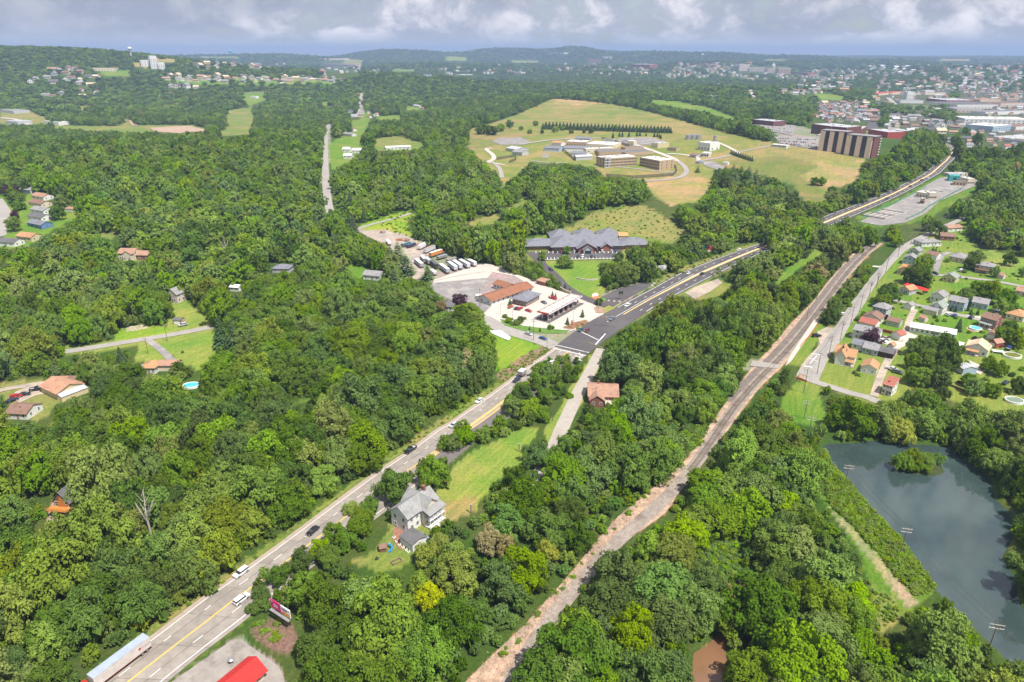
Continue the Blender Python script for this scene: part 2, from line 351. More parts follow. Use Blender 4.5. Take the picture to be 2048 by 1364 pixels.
# prison hill
op([(937,258),(998,241),(1046,224),(1090,203),(1107,197),(1168,202),(1217,207),(1290,221),(1352,238),(1418,256),(1507,279),(1554,286),(1633,296),(1691,305),(1732,316),(1711,350),(1708,364),(1684,372),(1657,386),(1650,405),(1605,400),(1590,372),(1527,352),(1490,338),(1430,335),(1422,372),(1395,405),(1340,412),(1320,400),(1288,361),(1212,353),(1188,336),(1134,326),(1061,326),(1032,351),(1005,376),(998,351),(961,322),(939,297)], G_DRY)
op([(1180,213),(1260,216),(1310,228),(1280,232),(1160,226)], G_OLIVE); op([(1107,197),(1168,202),(1200,206),(1180,211),(1110,208)], G_TAN); op([(1540,345),(1600,320),(1700,325),(1732,318),(1708,364),(1684,372),(1640,372),(1600,350)], G_TAN)
op([(1400,330),(1480,318),(1560,312),(1640,330),(1600,352),(1640,374),(1650,405),(1605,400),(1590,372),(1490,338)], (0.20,0.19,0.075)); op([(1290,362),(1340,352),(1400,352),(1425,365),(1400,400),(1340,412)], G_TAN); op([(937,262),(1010,255),(1060,276),(1000,285),(980,300),(940,296)], (0.22,0.205,0.085))
op([(1300,200),(1352,202),(1420,215),(1478,238),(1465,242),(1400,222),(1300,206)], G_LAWN); op([(1428,166),(1482,170),(1480,174),(1425,170)], G_TAN); op([(1630,186),(1680,190),(1695,200),(1640,200)], G_LAWN)
op([(1494,172),(1500,176),(1512,194),(1506,196),(1492,178)], G_URBAN)
# waste-water works, hospital car parks, town
op([(1715,434),(1820,383),(1885,350),(1925,346),(1960,362),(1965,372),(1870,430),(1820,448),(1760,455),(1720,448)], G_WEED)
op([(1500,244),(1553,246),(1600,252),(1640,262),(1640,300),(1555,288),(1548,262)], G_URBAN)
TOWN = [(1630,210),(1680,203),(1730,190),(1800,180),(1860,178),(1960,175),(2060,190),(2060,290),(1990,290),(1960,262),(1900,240),(1880,270),(1800,262),(1760,240),(1640,230)]
for q, c in [([(448,222),(500,214),(512,225),(500,262),(505,270),(430,272),(455,250)], G_OLIVE), ([(722,226),(740,224),(738,250),(724,270),(716,262)], G_LAWN), ([(700,240),(722,240),(722,262),(704,270)], G_LAWN), ([(930,445),(985,428),(1000,432),(990,446),(940,456)], G_OLIVE), ([(1040,398),(1062,402),(1060,420),(1040,418)], G_OLIVE),
  ([(690,117),(728,120),(725,132),(700,134),(686,128)], G_DRY), ([(893,112),(932,114),(935,122),(890,122)], G_LAWN2), ([(262,123),(297,125),(292,135),(268,134)], G_TAN), ([(292,117),(358,118),(350,124),(300,124)], G_TAN), ([(200,142),(262,142),(262,151),(205,153)], G_LAWN), ([(400,112),(480,113),(476,117),(405,116)], G_OLIVE), ([(1530,118),(1580,119),(1570,122),(1530,121)], G_OLIVE), ([(1880,117),(1945,118),(1940,122),(1880,121)], G_TAN),
  ([(640,205),(668,202),(672,208),(645,212)], G_LAWN), ([(810,212),(850,214),(850,222),(812,220)], G_LAWN), ([(752,232),(800,230),(805,238),(755,240)], G_LAWN), ([(1690,270),(1700,262),(1750,262),(1745,275)], G_LAWN), ([(1820,210),(1860,210),(1855,218),(1820,217)], G_LAWN), ([(560,470),(566,476),(562,480)], G_LAWN), ([(690,530),(722,528),(735,545),(725,560),(700,556)], G_LAWN), ([(600,800),(640,790),(636,800),(606,808)], G_WEED), ([(80,560),(120,556),(118,566),(84,570)], G_LAWN), ([(1020,120),(1080,121),(1070,126),(1024,126)], G_OLIVE), ([(780,138),(840,138),(836,142),(784,143)], G_LAWN), ([(940,160),(1010,160),(1000,164),(945,164)], G_OLIVE)]: op(q, c)
HLAST = len(OPEN)
# ================================================================ ground sheet: rings that widen with distance
_p, _q = hit(900,1020), hit(1055,875); MOW = math.atan2(_q[1]-_p[1], _q[0]-_p[0])
def build_ground():
    az = np.radians(np.concatenate([np.linspace(-180,-62,40)[:-1], np.linspace(-62,62,640), np.linspace(62,180,40)[1:]]))
    rr = np.concatenate([[2.0,25,55],np.geomspace(80, 27000, 500)])
    A, R = np.meshgrid(az, rr); X = R*np.sin(A); Y = R*np.cos(A); Z = height(X.ravel(), Y.ravel()).reshape(X.shape)
    nr, na = X.shape; v = np.stack([X, Y, Z], -1).reshape(-1, 3)
    i = np.arange(nr-1)[:,None]*na + np.arange(na-1)[None]; f = np.stack([i, i+na, i+na+1, i+1], -1).reshape(-1, 4)
    me = bpy.data.meshes.new('ground'); me.vertices.add(len(v)); me.vertices.foreach_set('co', v.ravel())
    me.loops.add(f.size); me.loops.foreach_set('vertex_index', f.ravel().astype('i4')); me.polygons.add(len(f))
    me.polygons.foreach_set('loop_start', np.arange(0, f.size, 4, dtype='i4')); me.polygons.foreach_set('use_smooth', np.ones(len(f), bool))
    cov = np.zeros((len(v), 4)); cov[:] = (*G_FOREST, 1); x = v[:,0]; y = v[:,1]
    jx = np.interp(np.hypot(x,y), [0, 300, 2000], [0, .6, 6]); x = x + rng.normal(0, 1, len(x))*jx*.5; y = y + rng.normal(0, 1, len(x))*jx*.5
    for pts, col in OPEN+[([(330,152),(500,150),(640,158),(688,166),(640,172),(560,172),(440,170),(340,172)], G_LAWN)]:
        if col is None: continue
        m = inpoly(x, y, W2(pts)); cov[m,:3] = col
    m = inpoly(x, y, W2(TOWN)); cov[m,:3] = cov[m,:3]*0.45 + np.array(G_URBAN)*0.25
    me.update(calc_edges=True); at = me.color_attributes.new('cover', 'FLOAT_COLOR', 'POINT'); at.data.foreach_set('color', cov.ravel())
    m = bpy.data.materials.new('ground cover'); m.use_nodes = True; t = m.node_tree; b = t.nodes['Principled BSDF']
    a = N(t, 'ShaderNodeAttribute', attribute_name='cover'); p = N(t, 'ShaderNodeNewGeometry').outputs['Position']
    n1 = noise_(t, p, 0.035, 8, 0.68); n2 = noise_(t, p, 0.9, 6, 0.7); n3 = noise_(t, p, 0.006, 4, .6)
    c = mixc(t, ramp(t, n1, 0.3, 0.7, 0, 1), a.outputs['Color'], (1.55,1.15,1.25), 'MULTIPLY')
    c = mixc(t, ramp(t, n2, 0.30, 0.72, 0, 0.85), c, (0.50,0.60,0.50), 'MULTIPLY')
    # mowing lanes and trodden lines: a fine directional grain
    m0 = N(t, 'ShaderNodeMapping'); m0.inputs['Rotation'].default_value = (0, 0, -MOW); t.links.new(p, m0.inputs[0]); mp = N(t, 'ShaderNodeMapping'); mp.inputs['Scale'].default_value = (0.03, 0.42, 0.1); t.links.new(m0.outputs[0], mp.inputs[0])
    c = mixc(t, ramp(t, noise_(t, mp.outputs[0], 1.6, 4, .6), 0.42, 0.66, 0, 0.85), c, (1.45,1.18,1.35), 'MULTIPLY')
    c = mixc(t, ramp(t, noise_(t, p, 0.013, 6, .66, dist=.6), 0.40, 0.58, 0, 0.9), c, (0.62,0.94,0.52), 'MULTIPLY')
    c = mixc(t, ramp(t, n3, 0.4, 0.65, 0, 0.5), c, (0.8,0.95,0.8), 'MULTIPLY')
    t.links.new(c, b.inputs['Base Color']); b.inputs['Roughness'].default_value = 0.95; b.inputs['Specular IOR Level'].default_value = 0.1
    bn = N(t, 'ShaderNodeBump'); bn.inputs['Strength'].default_value = 0.7; bn.inputs['Distance'].default_value = 0.35
    t.links.new(noise_(t, p, 1.4, 6, .7), bn.inputs['Height']); t.links.new(bn.outputs[0], b.inputs['Normal'])
    me.materials.append(m); tag(link('ground', me), kind='structure')
build_ground()
# ================================================================ haze
hb = MB(); hb.box(-28000,-28000,-6,28000,28000,300)
hm = bpy.data.materials.new('haze'); hm.use_nodes = True; t = hm.node_tree; t.nodes.remove(t.nodes['Principled BSDF'])
pv = N(t, 'ShaderNodeVolumePrincipled'); pv.inputs['Color'].default_value = (0.42,0.58,0.90,1); pv.inputs['Density'].default_value = 1.05e-4; pv.inputs['Anisotropy'].default_value = 0.0
t.links.new(pv.outputs[0], t.nodes['Material Output'].inputs['Volume'])
tag(hb.put('haze', hm), kind='stuff')
# ================================================================ roads
M_CONC = mat('pale concrete road', (0.36,0.325,0.285), 0.9, 0.10, 0.5, dirt=(0.31,0.275,0.24), dscale=0.05, coords='World')
M_ASPH = mat('fresh asphalt', (0.085,0.078,0.082), 0.85, 0.12, 0.4, dirt=(0.115,0.105,0.105), dscale=0.04, coords='World')
M_ASPO = mat('old asphalt', (0.22,0.205,0.20), 0.92, 0.16, 0.5, dirt=(0.33,0.31,0.285), dscale=0.12, coords='World')
M_LANE = mat('grey chip seal', (0.31,0.29,0.265), 0.92, 0.12, 0.5, dirt=(0.28,0.255,0.24), dscale=0.08, coords='World')
M_WHITE = mat('road paint white', (0.72,0.72,0.70), 0.7, 0.06, 2); M_YEL = mat('road paint yellow', (0.72,0.47,0.10), 0.7, 0.1, 2)
M_MED = mat('median concrete', (0.56,0.44,0.25), 0.9, 0.10, 0.4, coords='World'); M_SEAM = mat('joint tar', (0.06,0.055,0.05), 0.9, coords='World')
M_DIRT = mat('bare dirt', (0.40,0.33,0.26), 0.95, 0.2, 0.3, dirt=(0.25,0.22,0.19), dscale=0.1, bump=0.4, coords='World')
M_LOT = mat('white concrete yard', (0.47,0.43,0.385), 0.9, 0.07, 0.3, dirt=(0.44,0.40,0.36), dscale=0.07, coords='World')
M_BALL = mat('ballast', (0.28,0.24,0.205), 0.95, 0.3, 1.2, bump=0.6, dirt=(0.16,0.12,0.10), dscale=0.15, coords='World')
M_BARE = mat('cleared red earth', (0.40,0.28,0.20), 0.95, 0.36, 0.35, bump=0.6, dirt=(0.27,0.205,0.16), dscale=0.16, coords='World')
def st(o): return tag(o, kind='structure')
HLw, HRw, ULw, URw = (W2(q) for q in (HL, HR, UL, UR))
def between(L, R, n=120):
    A, B = even(L, n), even(R, n); return lambda f: [(a[0]+(b[0]-a[0])*f, a[1]+(b[1]-a[1])*f) for a, b in zip(A, B)]
def build_highway():
    low = between(HLw, HRw); up = between(ULw, URw, 200)
    hw = st(ribbon_lr('highway', HLw, HRw, M_SEAM, 0.05, 6, 6))
    # concrete slabs, lane by lane, with open joints
    L = sum(math.dist(a, b) for a, b in zip(HLw, HLw[1:])); n = int(L/11.5); edges = [0,.105,.285,.495,.70,.905,1.0]
    A, B = even(HLw, n*4), even(HRw, n*4); r = random.Random(3)
    for i in range(n):
        for j in range(6):
            f0, f1 = edges[j]+0.0035, edges[j+1]-0.0035; v = []
            m_ = M_CONC if j != 0 else M_MEDC
            for k in range(5):
                a, b = A[i*4+k], B[i*4+k]; c, d = A[min(i*4+k+1, n*4)], A[max(i*4+k-1, 0)]
                q = 0.04 if k == 0 else (-0.04 if k == 4 else 0)
                dx, dy = c[0]-d[0], c[1]-d[1]; l = math.hypot(dx, dy) or 1
                for f in (f0, f1):
                    x, y = a[0]+(b[0]-a[0])*f+dx/l*q, a[1]+(b[1]-a[1])*f+dy/l*q; v.append((x, y, lift(x, y, 0.10)+0.004*((i*3+j) % 2)))
            fs = [(2*k, 2*k+1, 2*k+3, 2*k+2) for k in range(4)]
            link('slab', mesh('slab', v, fs, r.choice(SLABM) if j else M_SHO), hw)
    def line(fn, f, m, w, name, off=0.13, dash=None, rng_=None, closed=None):
        pts = fn(f)
        if rng_: k = len(pts); pts = pts[int(k*rng_[0]):max(int(k*rng_[1]), int(k*rng_[0])+2)]
        if not dash: st(ribbon(name, pts, w, m, off, 8, sm=False)); return
        P_ = resample(pts, 1.0); d = 0; cur = []; mb = MB()
        Ltot = [0.0]
        for a, b in zip(P_, P_[1:]): Ltot.append(Ltot[-1]+math.dist(a, b))
        k = 0; seg = []
        for p, s in zip(P_, Ltot):
            if (s % (dash[0]+dash[1])) < dash[0]: seg.append(p)
            elif len(seg) > 1: segs_put(mb, seg, w, off); seg = []
            else: seg = []
        if mb.v: st(mb.put(name, m))
    def segs_put(mb, seg, w, off):
        a, b = seg[0], seg[-1]; dx, dy = b[0]-a[0], b[1]-a[1]; l = math.hypot(dx, dy) or 1; nx, ny = -dy/l*w/2, dx/l*w/2
        q = [(a[0]-nx, a[1]-ny), (b[0]-nx, b[1]-ny), (b[0]+nx, b[1]+ny), (a[0]+nx, a[1]+ny)]
        mb.add([(x, y, lift(x, y, off)) for x, y in q], [(0,1,2,3)])
    for f in (.10, .908): line(low, f, M_WHITE, 0.22, 'edge_line')
    for f in (.285, .70): line(low, f-0.004, M_WHITE, 0.2, 'lane_line', dash=(3.5, 8.5))
    line(low, .488, M_YEL, 0.2, 'centre_line'); line(low, .502, M_YEL, 0.2, 'centre_line')
    # painted median that opens towards the crossroads
    md = between(HLw, HRw, 120); k0 = 62; a = md(.47)[k0:106]; b = md(.60)[k0:106]
    a = [(p[0]+(q[0]-p[0])*max(0, .9-i/9), p[1]+(q[1]-p[1])*max(0, .9-i/9)) for i, (p, q) in enumerate(zip(a, b))]
    st(ribbon_lr('median', a, b, mat('brown median', (0.34,0.27,0.20), .95, .15, .4, coords='World'), 0.125, 6, 1))
    st(ribbon('centre_line', a, 0.35, M_YEL, 0.14, 8, sm=False)); st(ribbon('centre_line', b, 0.35, M_YEL, 0.14, 8, sm=False))
    c_ = md(.61)[k0:116]; d_ = md(.995)[k0:116]; st(ribbon_lr('carriageway', c_, d_, M_ASPH2, 0.13, 6, 2))
    up_ = st(ribbon_lr('upper_highway', ULw, URw, M_ASPH, 0.10, 7, 8))
    for f in (.06, .94): line(up, f, M_WHITE, 0.3, 'edge_line', off=.14, rng_=(.07, .97))
    for f in (.27, .75): line(up, f, M_WHITE, 0.3, 'lane_line', off=.14, dash=(4, 8), rng_=(.07, .97))
    line(up, .41, M_WHITE, 0.3, 'lane_line', off=.14, rng_=(.045, .16))
    # raised median of the upper road
    n = 200; U = up
    def med(i): 
        s = i/n; w = np.interp(s, [.05,.09,.16,.3,.45,.95,1], [.015,.03,.075,.105,.09,.07,.03]); c = np.interp(s, [.05,.16,.4,1], [.50,.535,.53,.5]); return c-w/2*1.6, c+w/2
    A, B = even(ULw, n), even(URw, n); l_, r_ = [], []
    for i in range(12, 196):
        f0, f1 = med(i); a, b = A[i], B[i]; l_.append((a[0]+(b[0]-a[0])*f0, a[1]+(b[1]-a[1])*f0)); r_.append((a[0]+(b[0]-a[0])*f1, a[1]+(b[1]-a[1])*f1))
    st(ribbon_lr('median_kerb', l_, r_, M_MED, 0.22, 6, 1)); st(ribbon('centre_line', l_, .35, M_YEL, .15, 8, sm=False)); st(ribbon('centre_line', r_, .35, M_YEL, .15, 8, sm=False))
    # crossing bars
    for (p, q, w) in [((1113,691),(1178,706),.5),((1106,697),(1172,712),.5),((1162,664),(1197,681),.5),((1191,690),(1211,668),.6),((1150,712),(1160,716),.5),((1146,717),(1164,722),.5),((1158,706),(1166,714),.4)]:
        st(ribbon('stop_line', resample(W2([p, q]), 3), w, M_WHITE, 0.16, 4, sm=False))
M_SHO = mat('pinkish shoulder concrete', (0.34,0.275,0.23), 0.9, 0.10, 0.5, coords='World'); M_MEDC = M_SHO
SLABM = [mat('slab %d' % i, tuple(v*s for v in (0.275,0.245,0.215)), 0.9, 0.13, 0.45, dirt=tuple(v*s for v in (0.215,0.19,0.165)), dscale=0.12, coords='World') for i, s in enumerate((0.93,1.0,1.07))]
M_ASPH2 = mat('worn asphalt lane', (0.15,0.135,0.13), .9, .12, .5, coords='World')
build_highway()
ROADS = []
def road(name, pts, w, m=M_CONC, off=0.09, step=7):
    ROADS.append((W2(pts), w)); return st(ribbon(name, W2(pts), w, m, off, step))
road('side_road', [(1112,694),(1090,684),(1060,674),(1020,664),(992,652),(974,640),(960,634),(930,640),(900,640)], 9.5, M_LANE)
st(sheet('station_yard', W2([(972,640),(968,627),(985,610),(1000,605),(1012,598),(1050,560),(1060,562),(1075,566),(1120,583),(1164,597),(1190,611),(1208,628),(1180,647),(1150,660),(1137,664),(1104,662),(1046,655),(1005,645),(985,640)]), M_LOT, 0.07))
st(sheet('motel_yard', W2([(966,527),(985,530),(1030,548),(1062,560),(1052,566),(1030,553),(985,545),(975,556),(868,566),(864,561)]), M_LOT, 0.06))
st(sheet('motel_parking_lot', W2([(864,565),(970,548),(978,560),(960,590),(958,606),(1000,612),(985,622),(965,622),(945,606),(900,600),(868,583)]), M_ASPO, 0.05))
st(sheet('vacant_lot', W2([(1208,606),(1203,594),(1235,578),(1293,563),(1309,568),(1238,607),(1226,614)]), M_ASPH, 0.06))
road('school_drive', [(1215,612),(1190,606),(1155,590),(1130,574),(1115,556),(1098,540),(1080,525),(1075,515)], 6.5, M_ASPH)
st(sheet('school_parking_lot', W2([(1052,504),(1246,498),(1238,517),(1092,520),(1070,522)]), M_ASPH, 0.06))
st(ribbon('retaining_kerb', W2([(1090,521),(1160,520),(1238,518)]), 1.2, M_LOT, 0.5, 10, sm=False))
road('lane', [(1204,698),(1196,712),(1180,745),(1160,778),(1140,822),(1122,860),(1112,888),(1090,930),(1060,985)], 5.8, M_CONC)
st(ribbon_lr('ballast', W2(RW), W2(RE), M_BARE, 0.05, 6, 4))
TRK = [(1004,1400),(1034,1345),(1080,1270),(1128,1202),(1178,1143),(1232,1085),(1275,1048),(1340,990),(1395,925),(1430,872),(1468,815),(1512,765),(1555,722),(1590,684),(1635,626),(1668,580),(1700,538),(1730,508),(1757,486)]
TRw = smooth_line(W2(TRK)); st(ribbon('ballast_bed', TRw, 4.6, M_BALL, 0.16, 6, sm=False)); _n = len(TRw)*5//9; st(ribbon('siding_bed', offset_line(TRw[_n:], 4.0), 3.2, mat('dark cinder', (0.17,0.14,0.125), .95, .3, .5, bump=.4, coords='World'), 0.11, 6, sm=False))
def build_track():
    t_ = thing('railway_track', 'single railway track with two rusty rails on grey ballast curving through the trees', 'railway track'); rm = mat('rail steel', (0.23,0.17,0.14), .5, .2, 2, metal=.4); tm = mat('tie wood', (0.13,0.10,0.08), .95, .25, 1)
    pts = [p for p in even(TRw, 500)][115:]
    for s in (-0.78, 0.78):
        q = offset_line(pts, s); mb = MB()
        for a, b in zip(q, q[1:]):
            za, zb = lift(*a, .42), lift(*b, .42); dx, dy = b[0]-a[0], b[1]-a[1]; l = math.hypot(dx, dy); nx, ny = -dy/l*.07, dx/l*.07
            mb.add([(a[0]-nx,a[1]-ny,za),(b[0]-nx,b[1]-ny,zb),(b[0]+nx,b[1]+ny,zb),(a[0]+nx,a[1]+ny,za),(a[0]-nx,a[1]-ny,za-.2),(b[0]-nx,b[1]-ny,zb-.2),(b[0]+nx,b[1]+ny,zb-.2),(a[0]+nx,a[1]+ny,za-.2)], [(0,1,2,3),(4,0,3,7),(5,4,0,1),(2,3,7,6),(0,1,5,4)])
        mb.put('rail', rm, t_)
    mb = MB(); P_ = resample(pts, .8)
    for a, b in zip(P_, P_[1:]):
        l = math.dist(a, b)
        if l < .05: continue
        dx, dy = (b[0]-a[0])/l, (b[1]-a[1])/l; z = lift(*a, .27); q = []
        for u, w in ((-.13,-1.3),(.13,-1.3),(.13,1.3),(-.13,1.3)): q.append((a[0]+dx*u-dy*w, a[1]+dy*u+dx*w, z))
        mb.add(q, [(0,1,2,3)])
    o = mb.put('tie', tm, t_); o['kind'] = 'stuff'
build_track()
st(sheet('platform_strip', W2([(1628,640),(1640,640),(1612,680),(1582,724),(1570,734),(1580,712)]), M_LOT, 0.3))
st(sheet('level_crossing', W2([(1504,722),(1560,731),(1556,738),(1500,733)]), M_LANE, 0.28))
R5L = [(1594,746),(1628,709),(1652,675),(1676,646),(1701,607),(1714,592),(1741,555),(1768,526),(1794,496),(1826,478),(1856,464),(1885,451),(1928,433)]
R5R = [(1637,762),(1659,712),(1680,685),(1701,649),(1730,607),(1738,592),(1757,562),(1784,530),(1808,505),(1834,487),(1858,473),(1885,460),(1928,440)]
st(ribbon_lr('village_street', W2(R5L), W2(R5R), M_LANE, 0.09, 6, 3))
st(sheet('gravel_lot', W2([(1590,760),(1597,742),(1612,718),(1640,690),(1634,664),(1652,655),(1666,657),(1655,676),(1630,709),(1598,747)]), M_DIRT, 0.06))
road('cross_street', [(1606,756),(1650,770),(1700,787),(1735,794),(1762,806)], 4.8, M_LANE)
road('gravel_lane', [(1748,793),(1752,778),(1764,745),(1779,715),(1793,697),(1806,678),(1813,660),(1818,640),(1830,619)], 3.4, M_DIRT)
st(sheet('driveway', W2([(1757,683),(1760,675),(1780,681),(1806,685),(1812,664),(1836,672),(1806,695),(1791,698)]), M_LOT, 0.1))
road('back_street', [(1786,600),(1815,606),(1856,616),(1886,622),(1915,630),(1960,640)], 4.6, M_LANE)
road('curved_drive', [(1868,548),(1874,530),(1880,514),(1892,506),(1903,505)], 4.2, M_ASPO)
road('upper_street', [(1846,545),(1865,550),(1900,552),(1935,556),(1990,562),(2048,574)], 4.6, M_LANE)
for q in ([(1738,673),(1725,669),(1715,667)], [(1745,533),(1760,535),(1772,532)], [(1722,590),(1733,594)], [(1930,630),(1945,638),(1975,632),(1990,640)]): road('driveway', q, 4.0, M_LOT, .08)
st(sheet('driveway', W2([(1908,738),(1935,720),(1975,737),(1960,750),(1945,742),(1925,752)]), M_LOT, 0.1)); st(sheet('driveway', W2([(1700,668),(1712,668),(1708,673),(1698,673)]), M_LOT, 0.1))
st(sheet('driveway', W2([(1984,622),(1992,615),(2002,620),(1996,632)]), M_ASPO, 0.12)); st(sheet('driveway', W2([(1768,718),(1776,708),(1782,712),(1780,724)]), M_ASPO, 0.1))
road('valley_road', [(425,654),(390,661),(330,672),(280,680),(235,687),(190,695),(130,704),(60,712),(0,716)], 5.6, M_LANE)
road('driveway', [(296,681),(310,690),(325,702),(338,715),(345,722)], 3.6, M_ASPO); road('driveway', [(345,720),(300,728),(272,734)], 3.4, M_ASPO)
road('farm_track', [(-20,786),(30,774),(80,768),(130,760),(182,754)], 4.0, M_DIRT)
st(sheet('farm_yard', W2([(30,785),(60,770),(95,770),(97,786),(70,792),(40,806),(25,800)]), M_DIRT, 0.06))
road('meadow_road', [(705,462),(722,456),(745,448),(780,440),(822,427)], 3.6, M_LANE)
st(sheet('storage_yard', W2([(712,460),(738,462),(772,462),(809,471),(845,486),(880,502),(850,512),(835,520),(864,562),(812,556),(800,515),(775,492),(735,473)]), mat('yard dirt', (0.36,0.30,0.25), .95, .2, .3, dirt=(0.24,0.215,0.20), dscale=.06, coords='World'), 0.06))
road('hill_road', [(659,248),(652,262),(650,290),(650,330),(652,370),(656,408),(662,428)], 7.5, M_LANE, .15)
road('hill_road', [(724,187),(720,200),(722,214),(716,226),(712,235)], 7, M_LANE, .3)
st(sheet('cul_de_sac', W2([(-20,398),(6,398),(22,422),(14,450),(14,470),(-20,480)]), M_LANE, .1))
for q, w, m_ in [([(945,322),(975,325),(990,318),(985,308),(972,300),(975,296),(984,298)], 6, M_LOT), ([(980,322),(1000,335),(1004,356)], 5, M_LANE), ([(960,322),(1010,330)],5,M_LOT), ([(1046,288),(1100,280),(1150,277),(1200,276)], 7, M_LANE), ([(1266,288),(1300,300),(1340,314),(1355,322)], 7, M_LOT),
    ([(1355,322),(1371,334),(1374,346),(1360,356),(1330,360),(1290,362)], 6, M_LANE), ([(1335,308),(1360,308),(1400,316),(1395,322)], 5, M_LOT), ([(1195,332),(1240,334),(1310,342),(1355,346)], 4, M_LANE), ([(1062,322),(1100,326),(1135,326)], 4, M_LANE), ([(1400,322),(1440,316),(1470,308)], 5, M_LANE), ([(1433,284),(1460,296),(1480,308)], 5, M_LOT), ([(1478,304),(1500,300),(1540,292)], 4, M_LANE)]:
    road('service_road', q, w, m_, .15)
st(sheet('old_parking_lot', W2([(983,283),(1000,276),(1040,275),(1060,284),(1050,290),(1000,290)]), M_ASPO, .15)); st(sheet('old_parking_lot', W2([(1230,285),(1240,276),(1300,275),(1330,283),(1310,290),(1260,290)]), M_ASPO, .15)); st(sheet('old_parking_lot', W2([(1405,324),(1425,322),(1450,335),(1440,342),(1410,332)]), M_ASPO, .15))
st(sheet('hospital_parking_lot', W2([(1512,246),(1592,252),(1585,272),(1545,264)]), M_ASPO, .3)); st(sheet('hospital_parking_lot', W2([(1548,274),(1640,276),(1634,300),(1560,287)]), M_ASPO, .3))
st(sheet('works_yard', W2([(1720,444),(1745,430),(1800,402),(1850,372),(1880,356),(1920,350),(1955,360),(1950,372),(1880,402),(1850,428),(1810,446),(1760,452)]), M_ASPO, .12))
st(sheet('building_lot', W2([(344,1364),(461,1283),(482,1279),(558,1334),(570,1364),(520,1420),(300,1420)]), mat('cracked lot', (0.29,0.26,0.235), .92, .12, .3, dirt=(0.19,0.17,0.15), dscale=.25, coords='World'), .09))
st(sheet('patio', W2([(93,1050),(100,1030),(135,1018),(146,1022),(140,1034),(112,1052)]), M_DIRT, .1)); st(sheet('gravel_pad', W2([(1370,586),(1390,574),(1436,558),(1445,566),(1420,584),(1390,598)]), M_DIRT, .06))
st(sheet('court', W2([(786,1060),(795,1052),(822,1068),(826,1080),(812,1096),(800,1100),(786,1080)]), mat('red paving', (0.27,0.13,0.09), .9, .2, 1.5, coords='World'), .08))
road('town_highway', [(1738,226),(1735,232),(1745,242),(1746,254),(1740,260)], 20, M_ASPH, .5); road('town_highway', [(1726,190),(1732,204),(1752,214),(1745,222),(1737,228)], 18, M_LANE, .6)
road('town_street', [(1776,196),(1784,204),(1790,210)], 14, M_LANE, .6); road('town_street', [(1925,246),(1938,258),(1950,268)], 12, M_LANE, .6); road('ridge_street', [(560,162),(566,168),(562,174)], 14, M_LOT, .6); road('ridge_street', [(490,186),(515,187),(534,184)], 6, M_LANE, .5)
road('field_track', [(0,236),(40,240),(58,250)], 10, M_LOT, .4); road('field_track', [(256,232),(262,242),(270,252)], 10, M_BARE, .4); st(sheet('bare_field', W2([(300,256),(380,252),(420,262),(360,267),(310,264)]), M_BARE, .3)); road('far_lane', [(1495,174),(1502,184),(1508,194)], 9, M_LOT, .6)
# ================================================================ water
def water(name, poly, z, col, rough=0.06):
    m = bpy.data.materials.new(name); m.use_nodes = True; t = m.node_tree; b = t.nodes['Principled BSDF']
    p = N(t, 'ShaderNodeNewGeometry').outputs['Position']
    c = mixc(t, ramp(t, noise_(t, p, 0.05, 4), .35, .65), col, tuple(v*1.35 for v in col)); t.links.new(c, b.inputs['Base Color'])
    b.inputs['Roughness'].default_value = rough; b.inputs['Specular IOR Level'].default_value = 0.9
    bn = N(t, 'ShaderNodeBump'); bn.inputs['Strength'].default_value = 0.05; bn.inputs['Distance'].default_value = 0.05
    t.links.new(noise_(t, p, 1.3, 4), bn.inputs['Height']); t.links.new(bn.outputs[0], b.inputs['Normal'])
    st(link(name, mesh(name, [(x, y, z) for x, y in poly], [tuple(range(len(poly)))], m)))
def grow(poly, d):
    c = np.mean(poly, 0); a = sum(x1*y2-x2*y1 for (x1,y1),(x2,y2) in zip(poly, poly[1:]+poly[:1])); s = -d if a > 0 else d
    q = offset_line([poly[-1]]+list(poly)+[poly[0]], s)[1:-1]; return q
def grow2(poly, d):                    # wider sheet: its rim lies hidden under the banks
    import bmesh
    q = grow(poly, d); return q
wp = grow2(POND_W, 1.5); water('pond_water', wp, -0.75, (0.032,0.052,0.050), 0.02)
water('creek_water', grow2(CREEK_W, 0.5), -0.8, (0.16,0.085,0.045), 0.12)
# ================================================================ where the small far houses stand (kept clear of trees)
FARH = []
def far_area(x0, y0, x1, y1, n, w, tag_, seed, walls='wwcgpc', roofs='gdbgpc', slope=0.0):
    r = random.Random(seed); k = 0; tries = 0; got = []
    while k < n and tries < n*40:
        tries += 1; px, py = r.uniform(x0, x1), r.uniform(y0, y1); py2 = py+slope*(px-x0); u, v, zc = 0, 0, 0
        x, y, z = hit(px, py2); q = proj(x, y, z)
        if abs(q[1]-py2) > 2 or math.hypot(x, y) > 15000: continue
        s = F/q[2]*w
        if any(abs(px-a) < s*.95 and abs(py2-b) < max(1.6, s*.42) for a, b, _ in got): continue
        got.append((px, py2, s)); FARH.append((px, py2, w*r.uniform(.8,1.2), r.choice(walls), r.choice(roofs), tag_, r.uniform(-.5,.5), r.uniform(0,1))); k += 1
        h = s*.55; OPEN.append(([(px-s*.62,py2-h),(px+s*.62,py2-h),(px+s*.62,py2+s*.10),(px-s*.62,py2+s*.10)], None))
E_RIDGE = 'on the wooded ridge'; 
far_area(330, 155, 690, 165, 44, 17, 'ridge', 1); far_area(385, 128, 575, 138, 24, 20, 'estate', 2); far_area(330, 172, 420, 178, 4, 18, 'ridge', 12)
far_area(60, 140, 200, 172, 18, 18, 'slope', 3); far_area(1640, 208, 1735, 222, 26, 14, 'town', 4, 'wwcgpwgc'); far_area(1650, 223, 1760, 246, 26, 13, 'town', 5, 'wwcgpwgc', 'gdbgplgs')
